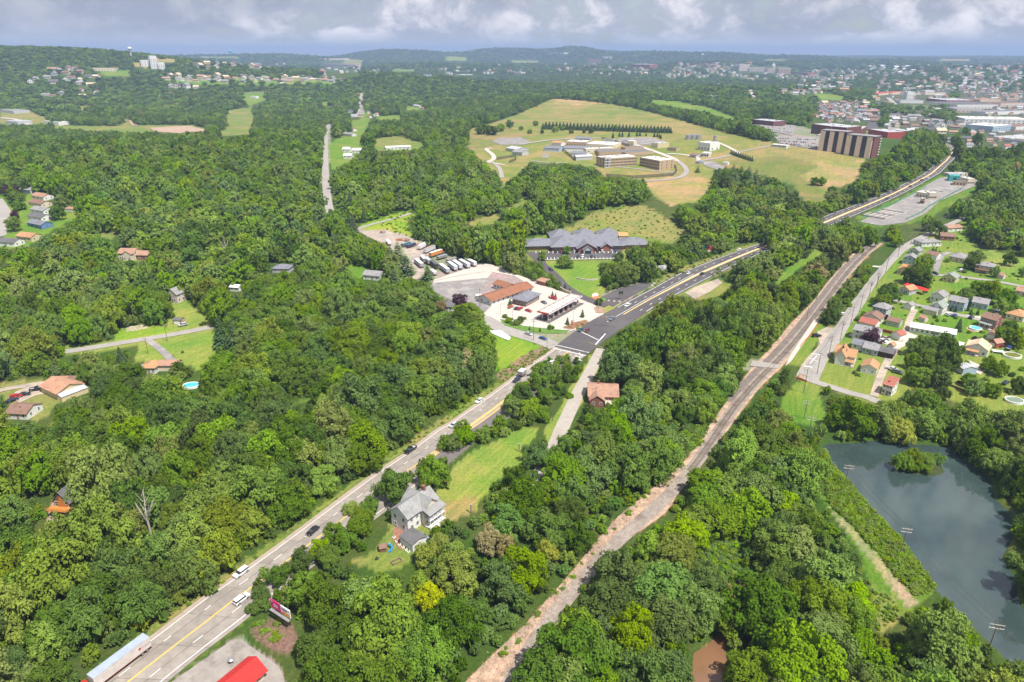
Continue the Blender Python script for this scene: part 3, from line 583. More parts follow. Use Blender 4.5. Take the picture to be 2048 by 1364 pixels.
far_area(1780, 232, 1885, 264, 26, 13, 'quarter', 6, 'wwcrgpgc', 'gdbglgg'); far_area(1880, 245, 1945, 285, 9, 13, 'quarter', 7); far_area(1600, 162, 1700, 182, 22, 18, 'hillside', 8, 'wwcp', 'gbplw')
far_area(1240, 131, 1330, 149, 22, 22, 'campus', 9); far_area(1350, 128, 1500, 145, 26, 24, 'campus', 10, 'wwcrp', 'gbRpd'); far_area(1740, 133, 1860, 152, 26, 24, 'hillside', 11, 'wwcp', 'gbpwl'); far_area(1760, 160, 1900, 178, 20, 18, 'hillside', 13); far_area(1920, 150, 2046, 200, 24, 18, 'hillside', 14)
far_area(1010, 142, 1045, 150, 5, 26, 'campus', 15); far_area(60, 182, 230, 200, 6, 15, 'slope', 16)
for q in ([(1930,180),(2048,185),(2048,240),(1925,232),(1895,208)], [(1925,233),(2048,233),(2048,275),(1980,268),(1945,258)], [(1750,182),(1900,182),(1900,203),(1800,206),(1750,196)], [(1262,126),(1300,126),(1302,138),(1262,138)], [(282,127),(318,127),(318,140),(282,140)], [(1476,130),(1582,133),(1582,150),(1476,145)],
          [(1610,246),(1735,250),(1810,258),(1810,276),(1760,312),(1740,320),(1632,300),(1612,268)], [(1500,238),(1550,238),(1550,256),(1500,250)], [(1176,118),(1204,118),(1204,126),(1176,126)], [(183,136),(262,140),(262,150),(200,150)], [(1404,190),(1430,190),(1430,196),(1404,196)], [(660,140),(720,138),(722,150),(640,150)],[(640,122),(700,118),(730,128),(690,136),(650,134)]): OPEN.append((q, None))
for q in ([(1176,792),(1204,774),(1236,784),(1234,804),(1178,806)], [(868,606),(912,606),(912,626),(868,626)], [(724,540),(762,540),(762,565),(724,565)], [(540,528),(582,528),(582,549),(540,549)], [(455,566),(482,566),(482,586),(455,586)], [(278,728),(335,722),(335,752),(278,752)], [(372,762),(396,762),(396,782),(372,782)], [(14,820),(60,820),(60,845),(14,845)]): OPEN.append((q, None))
MASSH = []
for x0, y0, x1, y1, n, w in [(1890,128,2046,150,46,26),(1860,150,2046,182,50,20),(1940,182,2046,206,26,16),(1620,140,1740,160,34,24),(1100,128,1240,150,34,24),(1330,132,1480,156,46,24),(1480,146,1640,160,30,22),(880,130,1010,150,14,24),(640,136,760,150,18,24),(1750,172,1900,200,34,16),(1960,210,2046,232,22,14),(1560,182,1640,190,14,16),(1630,206,1700,240,26,13),(700,218,760,240,7,14),(1640,226,1740,246,16,13),(1895,262,2046,300,18,12)]:
    n0 = len(FARH); far_area(x0, y0, x1, y1, n, w, 'mass', int(x0+y0)); MASSH += FARH[n0:]; del FARH[n0:]
OPEN.append(([(541,1202),(592,1226),(592,1260),(541,1243)], None))
OPEN.append(([(150,1366),(168,1343),(288,1256),(314,1272),(312,1297),(214,1366)], None))
# ================================================================ trees
def leafmat(name, col, trans=0.22):
    m = bpy.data.materials.new(name); m.use_nodes = True; t = m.node_tree; t.nodes.remove(t.nodes['Principled BSDF'])
    oi = N(t, 'ShaderNodeObjectInfo'); a = N(t, 'ShaderNodeAttribute', attribute_name='tint')
    hs = N(t, 'ShaderNodeHueSaturation'); hs.inputs['Color'].default_value = (*col, 1)
    t.links.new(ramp(t, oi.outputs['Random'], 0, 1, 0.486, 0.512, False), hs.inputs['Hue'])
    r2 = math_(t, 'FRACT', math_(t, 'MULTIPLY', oi.outputs['Random'], 17.31))
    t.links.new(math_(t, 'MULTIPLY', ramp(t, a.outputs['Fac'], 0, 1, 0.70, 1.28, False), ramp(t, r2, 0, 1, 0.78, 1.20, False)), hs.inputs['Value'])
    t.links.new(ramp(t, math_(t, 'FRACT', math_(t, 'MULTIPLY', oi.outputs['Random'], 91.7)), 0, 1, 0.82, 1.08, False), hs.inputs['Saturation'])
    d = N(t, 'ShaderNodeBsdfDiffuse'); tr = N(t, 'ShaderNodeBsdfTranslucent'); mx = N(t, 'ShaderNodeMixShader'); mx.inputs[0].default_value = trans
    t.links.new(hs.outputs[0], d.inputs[0]); t.links.new(hs.outputs[0], tr.inputs[0]); t.links.new(d.outputs[0], mx.inputs[1]); t.links.new(tr.outputs[0], mx.inputs[2])
    t.links.new(mx.outputs[0], t.nodes['Material Output'].inputs[0]); return m
LEAF = {k: leafmat(n, c, t) for k, n, c, t in [('D','dark green leaves',(0.100,0.172,0.018),.25),('M','mid green leaves',(0.158,0.262,0.020),.25),('B','bright green leaves',(0.205,0.325,0.020),.28),('O','olive green leaves',(0.195,0.265,0.030),.25),('Y','lime yellow leaves',(0.36,0.42,0.025),.3),
    ('S','seed laden tan leaves',(0.33,0.29,0.10),.2),('U','blue green leaves',(0.122,0.215,0.038),.22),('P','purple leaves',(0.085,0.035,0.055),.2),('C','spruce needles',(0.078,0.130,0.050),.1),('W','pine needles',(0.135,0.215,0.068),.15)]}
M_BARK = mat('bark', (0.20,0.165,0.13), .95, .3, 1.5); M_BARKP = mat('pale bark', (0.42,0.38,0.33), .95, .2, 1.5)
def crown_mesh(name, seed, nl=13, nleaf=2600, size=0.085, flat_=0.78, base=0.10, m=None, tall=1.15, ncl=150):
    """unit crown: radius 1 in plan; limbs carry clumps, clumps carry leaf sprays, with gaps between them"""
    r = np.random.default_rng(seed); L = []
    for i in range(nl):
        k = (i+0.5)/nl; a = i*2.399+r.uniform(-.6,.6); zc = 0.15+0.85*k; rad = math.sqrt(max(0.02, 1-(max(0, zc-.42)/.64)**2))*0.70*r.uniform(.62,1.18)
        if i >= nl-1: rad *= .3
        L.append((rad*math.cos(a), rad*math.sin(a), zc*tall*.80*r.uniform(.88,1.1)+.06, r.uniform(.22,.44)*(1.08-.28*k)))
    L.append((0, 0, .42*tall, .52)); L = np.array(L); w = L[:,3]**2; w /= w.sum()
    def on(n, centres, rads, wt, low, jit):
        idx = r.choice(len(centres), n, p=wt); d = r.normal(size=(n,3)); d /= np.linalg.norm(d, axis=1)[:,None]; d[:,2] = np.where(d[:,2] < low, -d[:,2], d[:,2])
        return idx, d, centres[idx]+d*(rads[idx]*(1+r.normal(0,jit,n)))[:,None]
    ci, cdir, C_ = on(ncl*3, L[:,:3], L[:,3], w, -.3, .09); ok = np.ones(len(C_), bool)
    for j in range(len(L)): ok &= (np.linalg.norm(C_-L[j,:3], axis=1) > L[j,3]*.84) | (ci == j)
    C_, cdir, ci = C_[ok][:ncl], cdir[ok][:ncl], ci[ok][:ncl]; nc = len(C_); cr = r.uniform(.075,.165,nc)
    wt = cr**1.6; wt /= wt.sum(); idx, d, p = on(nleaf, C_, cr, wt, -.25, .12); p[:,2] = np.maximum(p[:,2], base+r.uniform(0,.06,len(p))); n = len(p)
    nn = d*.9+cdir[idx]*.45+np.array([0,0,.25])+r.normal(0,.38,(n,3)); nn /= np.linalg.norm(nn, axis=1)[:,None]
    t1 = np.cross(nn, r.normal(size=(n,3))); t1 /= np.linalg.norm(t1, axis=1)[:,None]; t2 = np.cross(nn, t1)
    s = size*r.uniform(.55,1.4,(n,1)); e = r.uniform(.5,.95,(n,1))
    v = np.stack([p-t1*s, p-t2*s*e+nn*s*.25, p+t1*s, p+t2*s*e-nn*s*.2], 1).reshape(-1,3)
    ctint = r.normal(0,.13,nc); tint = np.clip(.5+r.normal(0,.12,n)+ctint[idx], 0, 1)
    # boughs that hold the clumps fill the heart of the crown
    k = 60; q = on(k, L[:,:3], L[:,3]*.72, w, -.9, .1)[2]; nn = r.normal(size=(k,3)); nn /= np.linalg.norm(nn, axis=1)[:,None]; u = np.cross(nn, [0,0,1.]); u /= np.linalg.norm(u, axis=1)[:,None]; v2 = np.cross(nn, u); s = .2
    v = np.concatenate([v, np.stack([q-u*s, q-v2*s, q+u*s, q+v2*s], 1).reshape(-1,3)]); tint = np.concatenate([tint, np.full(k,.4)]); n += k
    me = bpy.data.meshes.new(name); me.vertices.add(len(v)); me.vertices.foreach_set('co', v.ravel()); me.loops.add(4*n); me.loops.foreach_set('vertex_index', np.arange(4*n, dtype='i4'))
    me.polygons.add(n); me.polygons.foreach_set('loop_start', np.arange(0,4*n,4,dtype='i4')); me.update(calc_edges=True)
    a = me.attributes.new('tint','FLOAT','FACE'); a.data.foreach_set('value', tint)
    me.materials.append(m); return me
def conifer_mesh(name, seed, tiers=15, per=26, size=.09, m=None, slim=.30, droop=.35, ragged=.12):
    """unit conifer: height 1, branch tips out to slim at the foot"""
    r = np.random.default_rng(seed); V = []; T = []
    for i in range(tiers):
        k = i/(tiers-1); z = .07+.90*k**.92; rad = slim*(1-k)**.82+.015; n = max(5, int(per*(1-k*.75)))
        for j in range(n):
            a = r.uniform(0,6.283); q = rad*r.uniform(.45,1.0)*(1+ragged*r.normal()); c = np.array([math.cos(a)*q, math.sin(a)*q, z-droop*q*.6+r.normal(0,.008)])
            o = np.array([math.cos(a), math.sin(a), -droop]); w = np.array([-math.sin(a), math.cos(a), r.normal(0,.3)]); s = size*r.uniform(.6,1.2)*(1-.55*k)
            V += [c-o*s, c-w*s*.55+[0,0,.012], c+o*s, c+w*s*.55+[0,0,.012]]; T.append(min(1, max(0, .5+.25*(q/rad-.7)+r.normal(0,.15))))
    V = np.array(V); n = len(V)//4
    me = mesh(name, V, [(4*i,4*i+1,4*i+2,4*i+3) for i in range(n)], m); a = me.attributes.new('tint','FLOAT','FACE'); a.data.foreach_set('value', T); return me
def trunk_mesh(name, seed, m, conifer=False):
    r = random.Random(seed); mb = MB()
    if conifer: mb.cyl((0,0,-.02), (0,0,.95), .018, .003, 6, False)
    else:
        mb.cyl((0,0,-.05), (.02,.01,.42), .050, .036, 7, False)
        for i in range(5):
            a = i*1.3+r.random(); q = r.uniform(.35,.55); mb.cyl((.02,.01,.30+.03*i), (math.cos(a)*q, math.sin(a)*q, r.uniform(.62,.9)), .026, .008, 5, False)
    return mb.mesh(name, m)
NEARC = {k: [crown_mesh('crown', 11+i+7*ord(k), nl=11+2*i, nleaf=7000, size=.037, ncl=190, m=LEAF[k], tall=(1.15,1.35,1.0)[i]) for i in range(3 if k in 'DMBO' else 2)] for k in 'DMBOYSUP'}
SPR = [conifer_mesh('crown', 5+i, 20, 60, .075, LEAF['C'], .27, .45) for i in range(2)]
WPN = [conifer_mesh('crown', 25+i, 12, 70, .085, LEAF['W'], .30, .05, .3) for i in range(2)]
ARB = [conifer_mesh('crown', 45, 12, 40, .09, LEAF['C'], .17, .1)]
TRK_B = [trunk_mesh('trunk', i, M_BARK) for i in range(3)] + [trunk_mesh('trunk', 9, M_BARKP)]; TRK_C = [trunk_mesh('trunk', 1, M_BARK, True)]
# ---- image-space index of the open ground: a tree may stand only where it does not cover ground the photograph shows
MW, MH = 1024, 682; OPENMASK = np.zeros((MH, MW), bool)
_gx, _gy = np.meshgrid((np.arange(MW)+.5)*2, (np.arange(MH)+.5)*2)
for _p, _c in OPEN: OPENMASK |= inpoly(_gx.ravel(), _gy.ravel(), _p).reshape(MH, MW)
for L_, R_ in ((UL, UR), (R5L, R5R)): OPENMASK |= inpoly(_gx.ravel(), _gy.ravel(), L_+R_[::-1]).reshape(MH, MW)
def road_mask(pts, w):
    global OPENMASK
    for a, b in zip(pts, pts[1:]):
        n = max(1, int(math.dist(a, b)/2))
        for i in range(n+1):
            x, y = (a[0]+(b[0]-a[0])*i/n)/2, (a[1]+(b[1]-a[1])*i/n)/2; OPENMASK[max(0,int(y-w*.6)):int(y+w*.6)+1, max(0,int(x-w)):int(x+w)+1] = True
for q, w in (([(1012,662),(992,650),(974,638)],3), ([(425,654),(330,672),(235,687),(150,700)],2), ([(1090,684),(1020,664)],3), ([(712,458),(822,427)],1), ([(659,250),(650,290),(650,330),(652,370),(656,408),(661,424)],2), ([(1738,226),(1745,252)],2), ([(724,187),(722,214)],2)): road_mask(q, w)
OPENMASK &= ~inpoly(_gx.ravel(), _gy.ravel(), [(1524,478),(1545,520),(1655,448),(1645,420)]).reshape(MH, MW)
HIDE = [((1040,700),(1135,770)), ((985,770),(1080,850)), ((880,842),(975,930))]       # trees that overhang the carriageway in the photograph
for _hx in ([(1062,722),(1090,712),(1125,705),(1140,705),(1175,725),(1150,770),(1100,830),(1060,850),(1020,850),(1000,830),(1012,792),(1050,760)], [(895,875),(930,850),(955,845),(985,838),(1020,860),(1010,872),(966,890),(935,905),(912,925),(895,905)],
    [(740,990),(752,950),(790,928),(815,940),(830,930),(850,908),(900,915),(908,950),(900,985),(868,992),(850,992),(800,1000),(785,1040),(770,1070),(745,1100),(700,1118),(660,1150),(632,1090),(650,1060),(700,1030)], [(485,1200),(500,1155),(540,1110),(590,1098),(640,1080),(660,1160),(600,1230),(545,1235),(500,1245)],
    [(1450,880),(1420,895),(1399,940),(1362,990),(1345,1025),(1290,1068),(1240,1090),(1230,1040),(1262,1010)],[(1075,1289),(1107,1230),(1130,1190),(1160,1230),(1130,1290)]):
    if _hx[0][0] in (1450, 1075): continue
    OPENMASK &= ~inpoly(_gx.ravel(), _gy.ravel(), _hx).reshape(MH, MW)
def is_open(px, py):
    i = np.clip((np.asarray(py)/2).astype(int), 0, MH-1); j = np.clip((np.asarray(px)/2).astype(int), 0, MW-1)
    return OPENMASK[i, j] & (np.asarray(py) > 0)
# ---- trees set out one by one: (px, py of the crown's middle, radius in photo pixels, kind)
MAN = [(672,1072,24,'M'),(720,1033,22,'M'),(602,1122,22,'D'),(640,1100,20,'B'),(890,884,16,'M'),(925,860,16,'M'),(1020,806,16,'B'),(1046,776,17,'M'),(1076,742,14,'M'),(1030,845,14,'D'),(700,1012,16,'B'),(785,972,37,'D'),(868,946,34,'B'),(740,1010,20,'M'),(720,1050,26,'M'),(690,1080,24,'M'),(655,1110,24,'M'),(1240,738,44,'U'),(1283,745,26,'O'),(1050,992,47,'D'),(1110,915,26,'U'),(1075,905,28,'U'),(975,1085,26,'S'),(1012,1092,20,'S'),(1096,1103,22,'Y'),(855,1195,26,'Y'),(880,1085,20,'Y'),(850,1108,22,'Y'),(905,1105,22,'B'),(840,1170,26,'B'),
 (1130,890,20,'M'),(920,602,15,'P'),(880,612,12,'S'),(1133,500,9,'M'),(1129,522,15,'M'),(1085,512,9,'B'),(1240,512,10,'M'),(1270,515,22,'M'),(1230,545,22,'M'),(1260,545,22,'M'),(1290,530,22,'M'),(1310,500,20,'B'),(1215,560,14,'D'),(1245,560,14,'D'),
 (1629,362,9,'M'),(1645,364,8,'M'),(1665,378,8,'D'),
 (965,255,14,'D'),(985,259,12,'D'),(1002,254,9,'M'),(1020,249,8,'M'),(1043,256,4.5,'M'),(1060,262,5.5,'M'),(1071,246,6,'M'),(1084,263,4,'D'),(1111,258,6.5,'B'),(1125,256,5,'M'),(1142,262,5,'M'),(1168,262,4,'D'),(1182,261,6,'D'),(1231,256,6.5,'B'),
 (1836,548,26,'D'),(1848,532,20,'M'),(1778,588,22,'D'),(1766,600,17,'M'),(1660,632,18,'D'),(1668,612,14,'M'),(1743,676,17,'P'),(1773,634,6,'P'),(1872,459,15,'D'),(1945,525,16,'D'),(1955,512,13,'M'),(1850,690,26,'D'),(1885,694,24,'D'),(1862,720,26,'M'),(1893,728,24,'D'),(1838,750,24,'M'),(1878,755,24,'D'),(1824,722,16,'M'),(1908,702,16,'D'),
 (1960,575,18,'M'),(1988,578,20,'B'),(2015,598,18,'M'),(1935,588,15,'M'),(2003,612,15,'B'),(2030,622,12,'M'),(2010,668,18,'M'),(2038,678,20,'B'),(2022,650,14,'D'),(1948,772,19,'M'),(1938,758,14,'M'),(1986,778,17,'M'),(2040,770,18,'D'),(2002,740,15,'M'),(1978,728,16,'B'),(1885,787,14,'D'),(1950,676,5,'P'),(1895,520,5,'M'),(1720,636,8,'M'),(1728,628,8,'B'),(1835,560,6,'M'),(1990,545,10,'M'),(2020,520,12,'D'),(2045,545,9,'M'),(1700,610,5,'B'),
 (1805,920,17,'B'),(1828,912,18,'B'),(1852,918,17,'M'),(1876,914,13,'U'),(1822,930,13,'M'),(1848,932,13,'M'),(1795,926,10,'B'),(1150,757,9,'M'),(1140,790,8,'B'),(1120,715,12,'M'),(1095,745,15,'M'),(1112,735,12,'B'),(1075,760,20,'M'),(1090,790,18,'M'),(1045,790,18,'D'),(1060,820,20,'B'),(1030,815,18,'B'),(1085,825,16,'M'),(930,870,22,'M'),(905,885,18,'M'),(965,868,18,'M'),(998,848,16,'B'),(1010,862,12,'B'),
 (520,1180,20,'D'),(555,1150,22,'D'),(522,1212,16,'D'),(580,1130,20,'U'),(505,1215,14,'D'),(600,1165,22,'D'),(1010,631,5.5,'M'),(1019,639,8,'M'),(1031,644,8,'M'),(1042,639,8,'D'),(1050,636,4,'O'),(1101,653,7,'M'),(1199,603,8,'D'),(35,410,12,'M'),(25,450,14,'M'),(15,382,10,'P'),(27,383,10,'P'),(30,430,8,'P'),(115,428,13,'D'),(40,365,14,'M'),(1010,430,12,'B'),(1060,430,26,'B'),(1030,440,22,'B')]
CON = [(1436,352,11,'W'),(1450,350,12,'W'),(1466,347,12,'W'),(1482,350,12,'W'),(1497,350,12,'W'),(1512,357,12,'W'),(1470,362,12,'W'),(1445,366,11,'W'),(1500,368,11,'W'),(1525,372,9,'W'),(1396,338,5,'W'),(440,665,17,'C'),(466,668,15,'C'),(242,718,13,'C'),(455,640,11,'C'),(796,505,15,'W'),(812,530,15,'W'),(855,545,11,'W'),(780,510,13,'W'),(788,560,16,'W'),(800,575,16,'W'),(1548,366,6,'W'),(1556,383,7,'W'),(1574,392,8,'W'),(1562,398,7,'W'),(1538,385,8,'W'),(1580,402,7,'W'),(1516,380,8,'W'),
 (1165,627,4.6,'C'),(1135,642,4.4,'C'),(1020,604,4.5,'C'),(1059,656,2.6,'C'),(1080,659,2.6,'C'),(1105,589,3.8,'C'),(1111,592,3.4,'C'),(1130,572,3.5,'C'),(1139,580,3,'C'),(1120,568,3.5,'C'),(1919,650,7.5,'C'),(1903,616,2.6,'A'),(1912,617,2.6,'A'),(1938,614,3,'A'),(1943,622,3,'A'),(1957,622,2.8,'A'),(1941,606,3,'A'),(1867,497,2.5,'A'),(1872,500,2.5,'A'),
 (1226,270,3.2,'C'),(1239,268,2.8,'C'),(1245,268,2.8,'C'),(1258,268,2.8,'C'),(1274,267,2.8,'C'),(1280,267,2.8,'C'),(1292,268,2,'C'),(1309,268,3,'C'),(1315,268,3,'C'),(1319,271,2.5,'C'),(1322,273,2.5,'C'),
 (690,405,8,'C'),(700,400,9,'C'),(702,420,9,'C'),(755,330,7,'C'),(735,318,6,'C'),(740,335,7,'C'),(727,432,7,'C'),(715,425,8,'C'),(706,448,10,'C'),(698,443,10,'C'),(628,276,6,'C'),(603,228,4,'C'),(612,228,3.5,'C'),(860,400,7,'C'),(865,385,6,'C'),(590,450,8,'C'),(575,460,8,'C'),(560,470,8,'C'),(540,455,8,'C'),(520,462,8,'C'),(605,465,8,'C'),(550,490,9,'C'),(580,492,9,'C'),(510,480,8,'C'),(530,500,9,'C'),(600,500,9,'C'),(640,470,8,'C'),(650,480,8,'C'),(630,440,8,'C')]
for i in range(38): CON.append((1086+i*6.9, 252.5+i*.22, 4.3, 'R'))
for i in range(36): CON.append((1092+i*7.0, 249+i*.25, 4.3, 'R'))
for i in range(10): CON.append((1463+i*4.6, 303+i*1.5, 3.6, 'H'))
TREES = []       # x, y, z, radius, height, kind, variant, manual
def crown_height(kind, r): return r*(1.15 if kind not in 'CWARH' else 1)
for px, py, rp, k in MAN:
    x, y, z = hit(px, py); zc = proj(x, y, z)[2]; r = rp/F*zc; hh = r*1.15+ (1.5 if r > 2.5 else .3); x, y, z = hit(px, py, hh*.62); r = rp/F*proj(x,y,z)[2]
    TREES.append([x, y, z, r*1.04, (r*1.5+1.2 if r > 3 else r*1.35), k, rng.integers(0,9), 1])
for px, py, rp, k in CON:
    x, y, z = hit(px, py); r = rp/F*proj(x,y,z)[2]; ratio = {'C':3.5,'W':2.5,'A':5.5,'R':2.5,'H':3.0}[k]; hgt = r*ratio; x, y, z = hit(px, py, hgt*.5); TREES.append([x, y, z, r, hgt, k, rng.integers(0,9), 1])
MX = np.array([[t[0], t[1], t[3]] for t in TREES])
KZ = [ # regions of the photograph with their own mix of kinds: (cx, cy, sx, sy, weights)
 (120,1000,330,240,dict(D=6,M=2.4,O=1.5,U=.8,B=.3)), (200,800,260,120,dict(D=4,M=3,O=2,B=.5)), (120,560,240,110,dict(O=4.5,B=2.2,M=2,D=.6)), (450,1050,180,140,dict(D=2,M=4,B=2.5,O=1)), (800,1280,200,110,dict(B=3,Y=.12,M=2,U=1.4)),
 (650,620,250,160,dict(O=3,M=3,B=3,D=1,U=.4)), (350,400,380,120,dict(O=3,M=3.6,B=1.6,D=1.6,U=.5)), (1000,1250,260,200,dict(U=2.6,M=3,D=2,B=1.2)), (1500,1150,300,220,dict(O=2.4,M=3,B=2,U=.5)), (1800,840,160,50,dict(Y=1.6,B=3,M=2)),
 (1350,700,250,160,dict(M=4,O=1.5,B=1.5,D=1.5,U=.5,S=.12)), (900,250,400,90,dict(D=3,M=3,U=1)), (1800,250,300,100,dict(M=3,D=2,B=1)), (1000,400,300,100,dict(M=3,B=1.6,D=2)), (300,250,400,60,dict(D=2,M=3,U=1)), (2000,1100,60,200,dict(M=3,B=2,D=1)), (1400,150,1000,50,dict(D=3,M=2,U=2))]
KN = 'DMBOYSUP'
def far_kinds(a):  # cloud shade put into colour: darker leaf kinds take over with distance
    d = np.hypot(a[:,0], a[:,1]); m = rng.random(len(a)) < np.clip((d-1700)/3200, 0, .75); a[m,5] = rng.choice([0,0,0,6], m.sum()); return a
def kinds_at(px, py, wx=None, wy=None):
    w = np.zeros((len(px), len(KN))); w[:] = [.3,.6,.3,.25,0,.003,.1,0]
    for cx, cy, sx, sy, d in KZ:
        g = np.exp(-.5*(((px-cx)/sx)**2+((py-cy)/sy)**2)); tot = sum(d.values())
        for k, q in d.items(): w[:, KN.index(k)] += 3*g*q/tot
    if wx is not None:                 # stands: neighbouring trees tend to be of one kind
        for k, (a, b, c_) in zip('DMBOU', ((83,61,.3),(97,71,1.9),(59,77,3.1),(71,53,4.4),(67,89,5.2))):
            q = np.sin(wx/a+1.7*np.sin(wy/b*.7+c_))*np.sin(wy/b+1.3*np.sin(wx/a*.6+2*c_)); sc_ = 1+np.hypot(wx, wy)/1500; q2 = np.sin(wx/(a*sc_*1.9)+c_*3)*np.sin(wy/(b*sc_*2.1)+c_); w[:, KN.index(k)] *= np.exp(1.0*q+.9*q2)
    w /= w.sum(1)[:,None]; c = np.cumsum(w, 1); u = rng.random(len(px))[:,None]; return (u > c).sum(1).clip(0, len(KN)-1)
def scatter(d0, d1, step, rmin, rmax, ztest, halfang=52.0):
    n = int(d1/step)+2; gx, gy = np.meshgrid(np.arange(-n, n+1), np.arange(-2, n+1)); gx = gx.ravel().astype(float); gy = gy.ravel().astype(float); gx += np.where(gy % 2 == 0, .5, 0)
    x = (gx+rng.uniform(-.42,.42,len(gx)))*step; y = (gy+rng.uniform(-.42,.42,len(gy)))*step; d = np.hypot(x, y); a = np.degrees(np.arctan2(np.abs(x), y))
    m = (d >= d0) & (d < d1) & (y > 20) & (a < np.where(d < 260, 60, halfang-8)); x, y = x[m], y[m]; d = d[m]; z = height(x, y); r = rmin+(rmax-rmin)*rng.beta(1.3,1.7,len(x)); h = r*rng.uniform(1.25,1.9,len(x))*(1+.22*np.sin(x/61+np.sin(y/83))*np.sin(y/47+1))+1.0
    keep = np.ones(len(x), bool)
    if d1 > 900:                       # drop what stands far outside the picture
        px, py, zc = proj(x, y, z); keep &= (px > -150) & (px < 2200)
    bad = np.zeros(len(x)); tot = 0
    for dx, dz in ztest:
        ang = np.arctan2(x, y); px, py, zc = proj(x+dx*r*np.cos(ang), y-dx*r*np.sin(ang), z+dz*h); bad += is_open(px, py); tot += 1
    keep &= bad <= 0.5+0.0*tot
    if d0 < 900:
        mm = keep.copy(); idx = np.nonzero(mm)[0]
        for i0 in range(0, len(idx), 2000):
            ii = idx[i0:i0+2000]; dd = np.hypot(x[ii,None]-MX[None,:,0], y[ii,None]-MX[None,:,1]); keep[ii] &= (dd > (MX[None,:,2]*.92+r[ii,None]*.55)).all(1)
        keep &= seg_dist(x, y, POND_W) > 1.5
        keep &= seg_dist(x, y, CREEK_W) > -0.4
    return x[keep], y[keep], z[keep], r[keep], h[keep]
ZT = [(0,0),(0,.5),(0,.95),(-.8,.45),(.8,.45),(-.55,.82),(.55,.82),(-.6,.15),(.6,.15)]
B1 = scatter(60, 420, 9.4, 4.6, 9.6, ZT); B1s = scatter(60, 520, 4.4, 1.3, 2.8, ZT); B2 = scatter(420, 800, 10.0, 4.8, 9.4, ZT); B3 = scatter(800, 1900, 11.0, 5.0, 8.2, ZT[:3]+ZT[5:7]); B4 = scatter(1900, 4500, 19, 7, 13, [(0,0),(0,.6)]); B5 = scatter(4500, 13000, 44, 14, 26, [(0,0),(0,.4)])
def pack(B, var=1.0):
    x, y, z, r, h = B; px, py, zc = proj(x, y, z+h*.5); return np.stack([x, y, z, r, h, kinds_at(px, py, x, y), rng.integers(0,9,len(x)), px, py, zc], 1)
near = np.concatenate([pack(B1), pack(B2)]); sz = near[:,3]/near[:,9]; vis = (near[:,7] > -20) & (near[:,7] < 2068) & (near[:,8] > 60) & (near[:,8] < 1390); order = np.argsort(-np.where(vis, sz, 0))
NIND = 300 - 0
n_man_b = sum(1 for t in TREES if t[5] not in 'CWARH'); take = order[:NIND-n_man_b]; rest = np.setdiff1d(np.arange(len(near)), take)
for i in take: x, y, z, r, h, k, v = near[i,:7]; TREES.append([x, y, z, r, h, KN[int(k)], int(v), 0])
# ---- the rest of the wood: one object of instanced trees
def proto_coll(name, metas):
    c = bpy.data.collections.new(name)
    for i, me in enumerate(metas):
        o = bpy.data.objects.new('%s_%03d' % (name, i), me); c.objects.link(o)
    return c
MIDC = {k: [crown_mesh('crown', 60+i+7*ord(k), nl=11, nleaf=1700, size=.072, ncl=100, m=LEAF[k], tall=(1.15,1.3)[i]) for i in range(2)] for k in KN}
FARC = {k: [crown_mesh('crown', 80+i+7*ord(k), nl=9, nleaf=230, size=.20, ncl=40, m=LEAF[k], tall=1.0) for i in range(2)] for k in KN}
def fill(name, arr, protos, label, zs=1.0, sx=1.0):
    """arr rows: x y z r h kind variant; one vertex per tree, instanced"""
    coll = proto_coll(name+'_kinds', [me for k in KN for me in protos[k][:2]]); n = len(arr)
    me = bpy.data.meshes.new(name); me.vertices.add(n); me.vertices.foreach_set('co', arr[:,:3].astype('f4').ravel())
    a = me.attributes.new('pick','INT','POINT'); a.data.foreach_set('value', (arr[:,5]*2+arr[:,6] % 2).astype('i4'))
    a = me.attributes.new('size','FLOAT_VECTOR','POINT'); s = np.stack([arr[:,3]*sx*rng.uniform(.88,1.12,n), arr[:,3]*sx*rng.uniform(.88,1.12,n), arr[:,4]*.82*zs], 1); a.data.foreach_set('vector', s.astype('f4').ravel())
    a = me.attributes.new('turn','FLOAT_VECTOR','POINT'); s = np.zeros((n,3)); s[:,2] = rng.uniform(0,6.28,n); s[:,0] = rng.normal(0,.06,n); a.data.foreach_set('vector', s.astype('f4').ravel())
    o = link(name, me); g = bpy.data.node_groups.new(name, 'GeometryNodeTree'); g.interface.new_socket('Geometry', in_out='INPUT', socket_type='NodeSocketGeometry'); g.interface.new_socket('Geometry', in_out='OUTPUT', socket_type='NodeSocketGeometry')
    i = g.nodes.new('NodeGroupInput'); u = g.nodes.new('NodeGroupOutput'); ip = g.nodes.new('GeometryNodeInstanceOnPoints'); ci = g.nodes.new('GeometryNodeCollectionInfo')
    ci.inputs['Collection'].default_value = coll; ci.inputs['Separate Children'].default_value = True; ci.inputs['Reset Children'].default_value = True
    def att(nm, ty):
        q = g.nodes.new('GeometryNodeInputNamedAttribute'); q.data_type = ty; q.inputs['Name'].default_value = nm; return q.outputs['Attribute']
    ip.inputs['Pick Instance'].default_value = True; L = g.links.new; L(i.outputs[0], ip.inputs['Points']); L(ci.outputs[0], ip.inputs['Instance']); L(att('pick','INT'), ip.inputs['Instance Index']); L(att('size','FLOAT_VECTOR'), ip.inputs['Scale']); L(att('turn','FLOAT_VECTOR'), ip.inputs['Rotation']); L(ip.outputs[0], u.inputs[0])
    md = o.modifiers.new('trees', 'NODES'); md.node_group = g; tag(o, label, None, None, 'stuff'); return o
rn = near[rest]; dn = np.hypot(rn[:,0], rn[:,1])
fill('nearer_woodland', rn[dn < 430], {k: NEARC[k][:2] for k in KN}, 'leafy woodland between the roads and houses')
M3 = pack(B3)
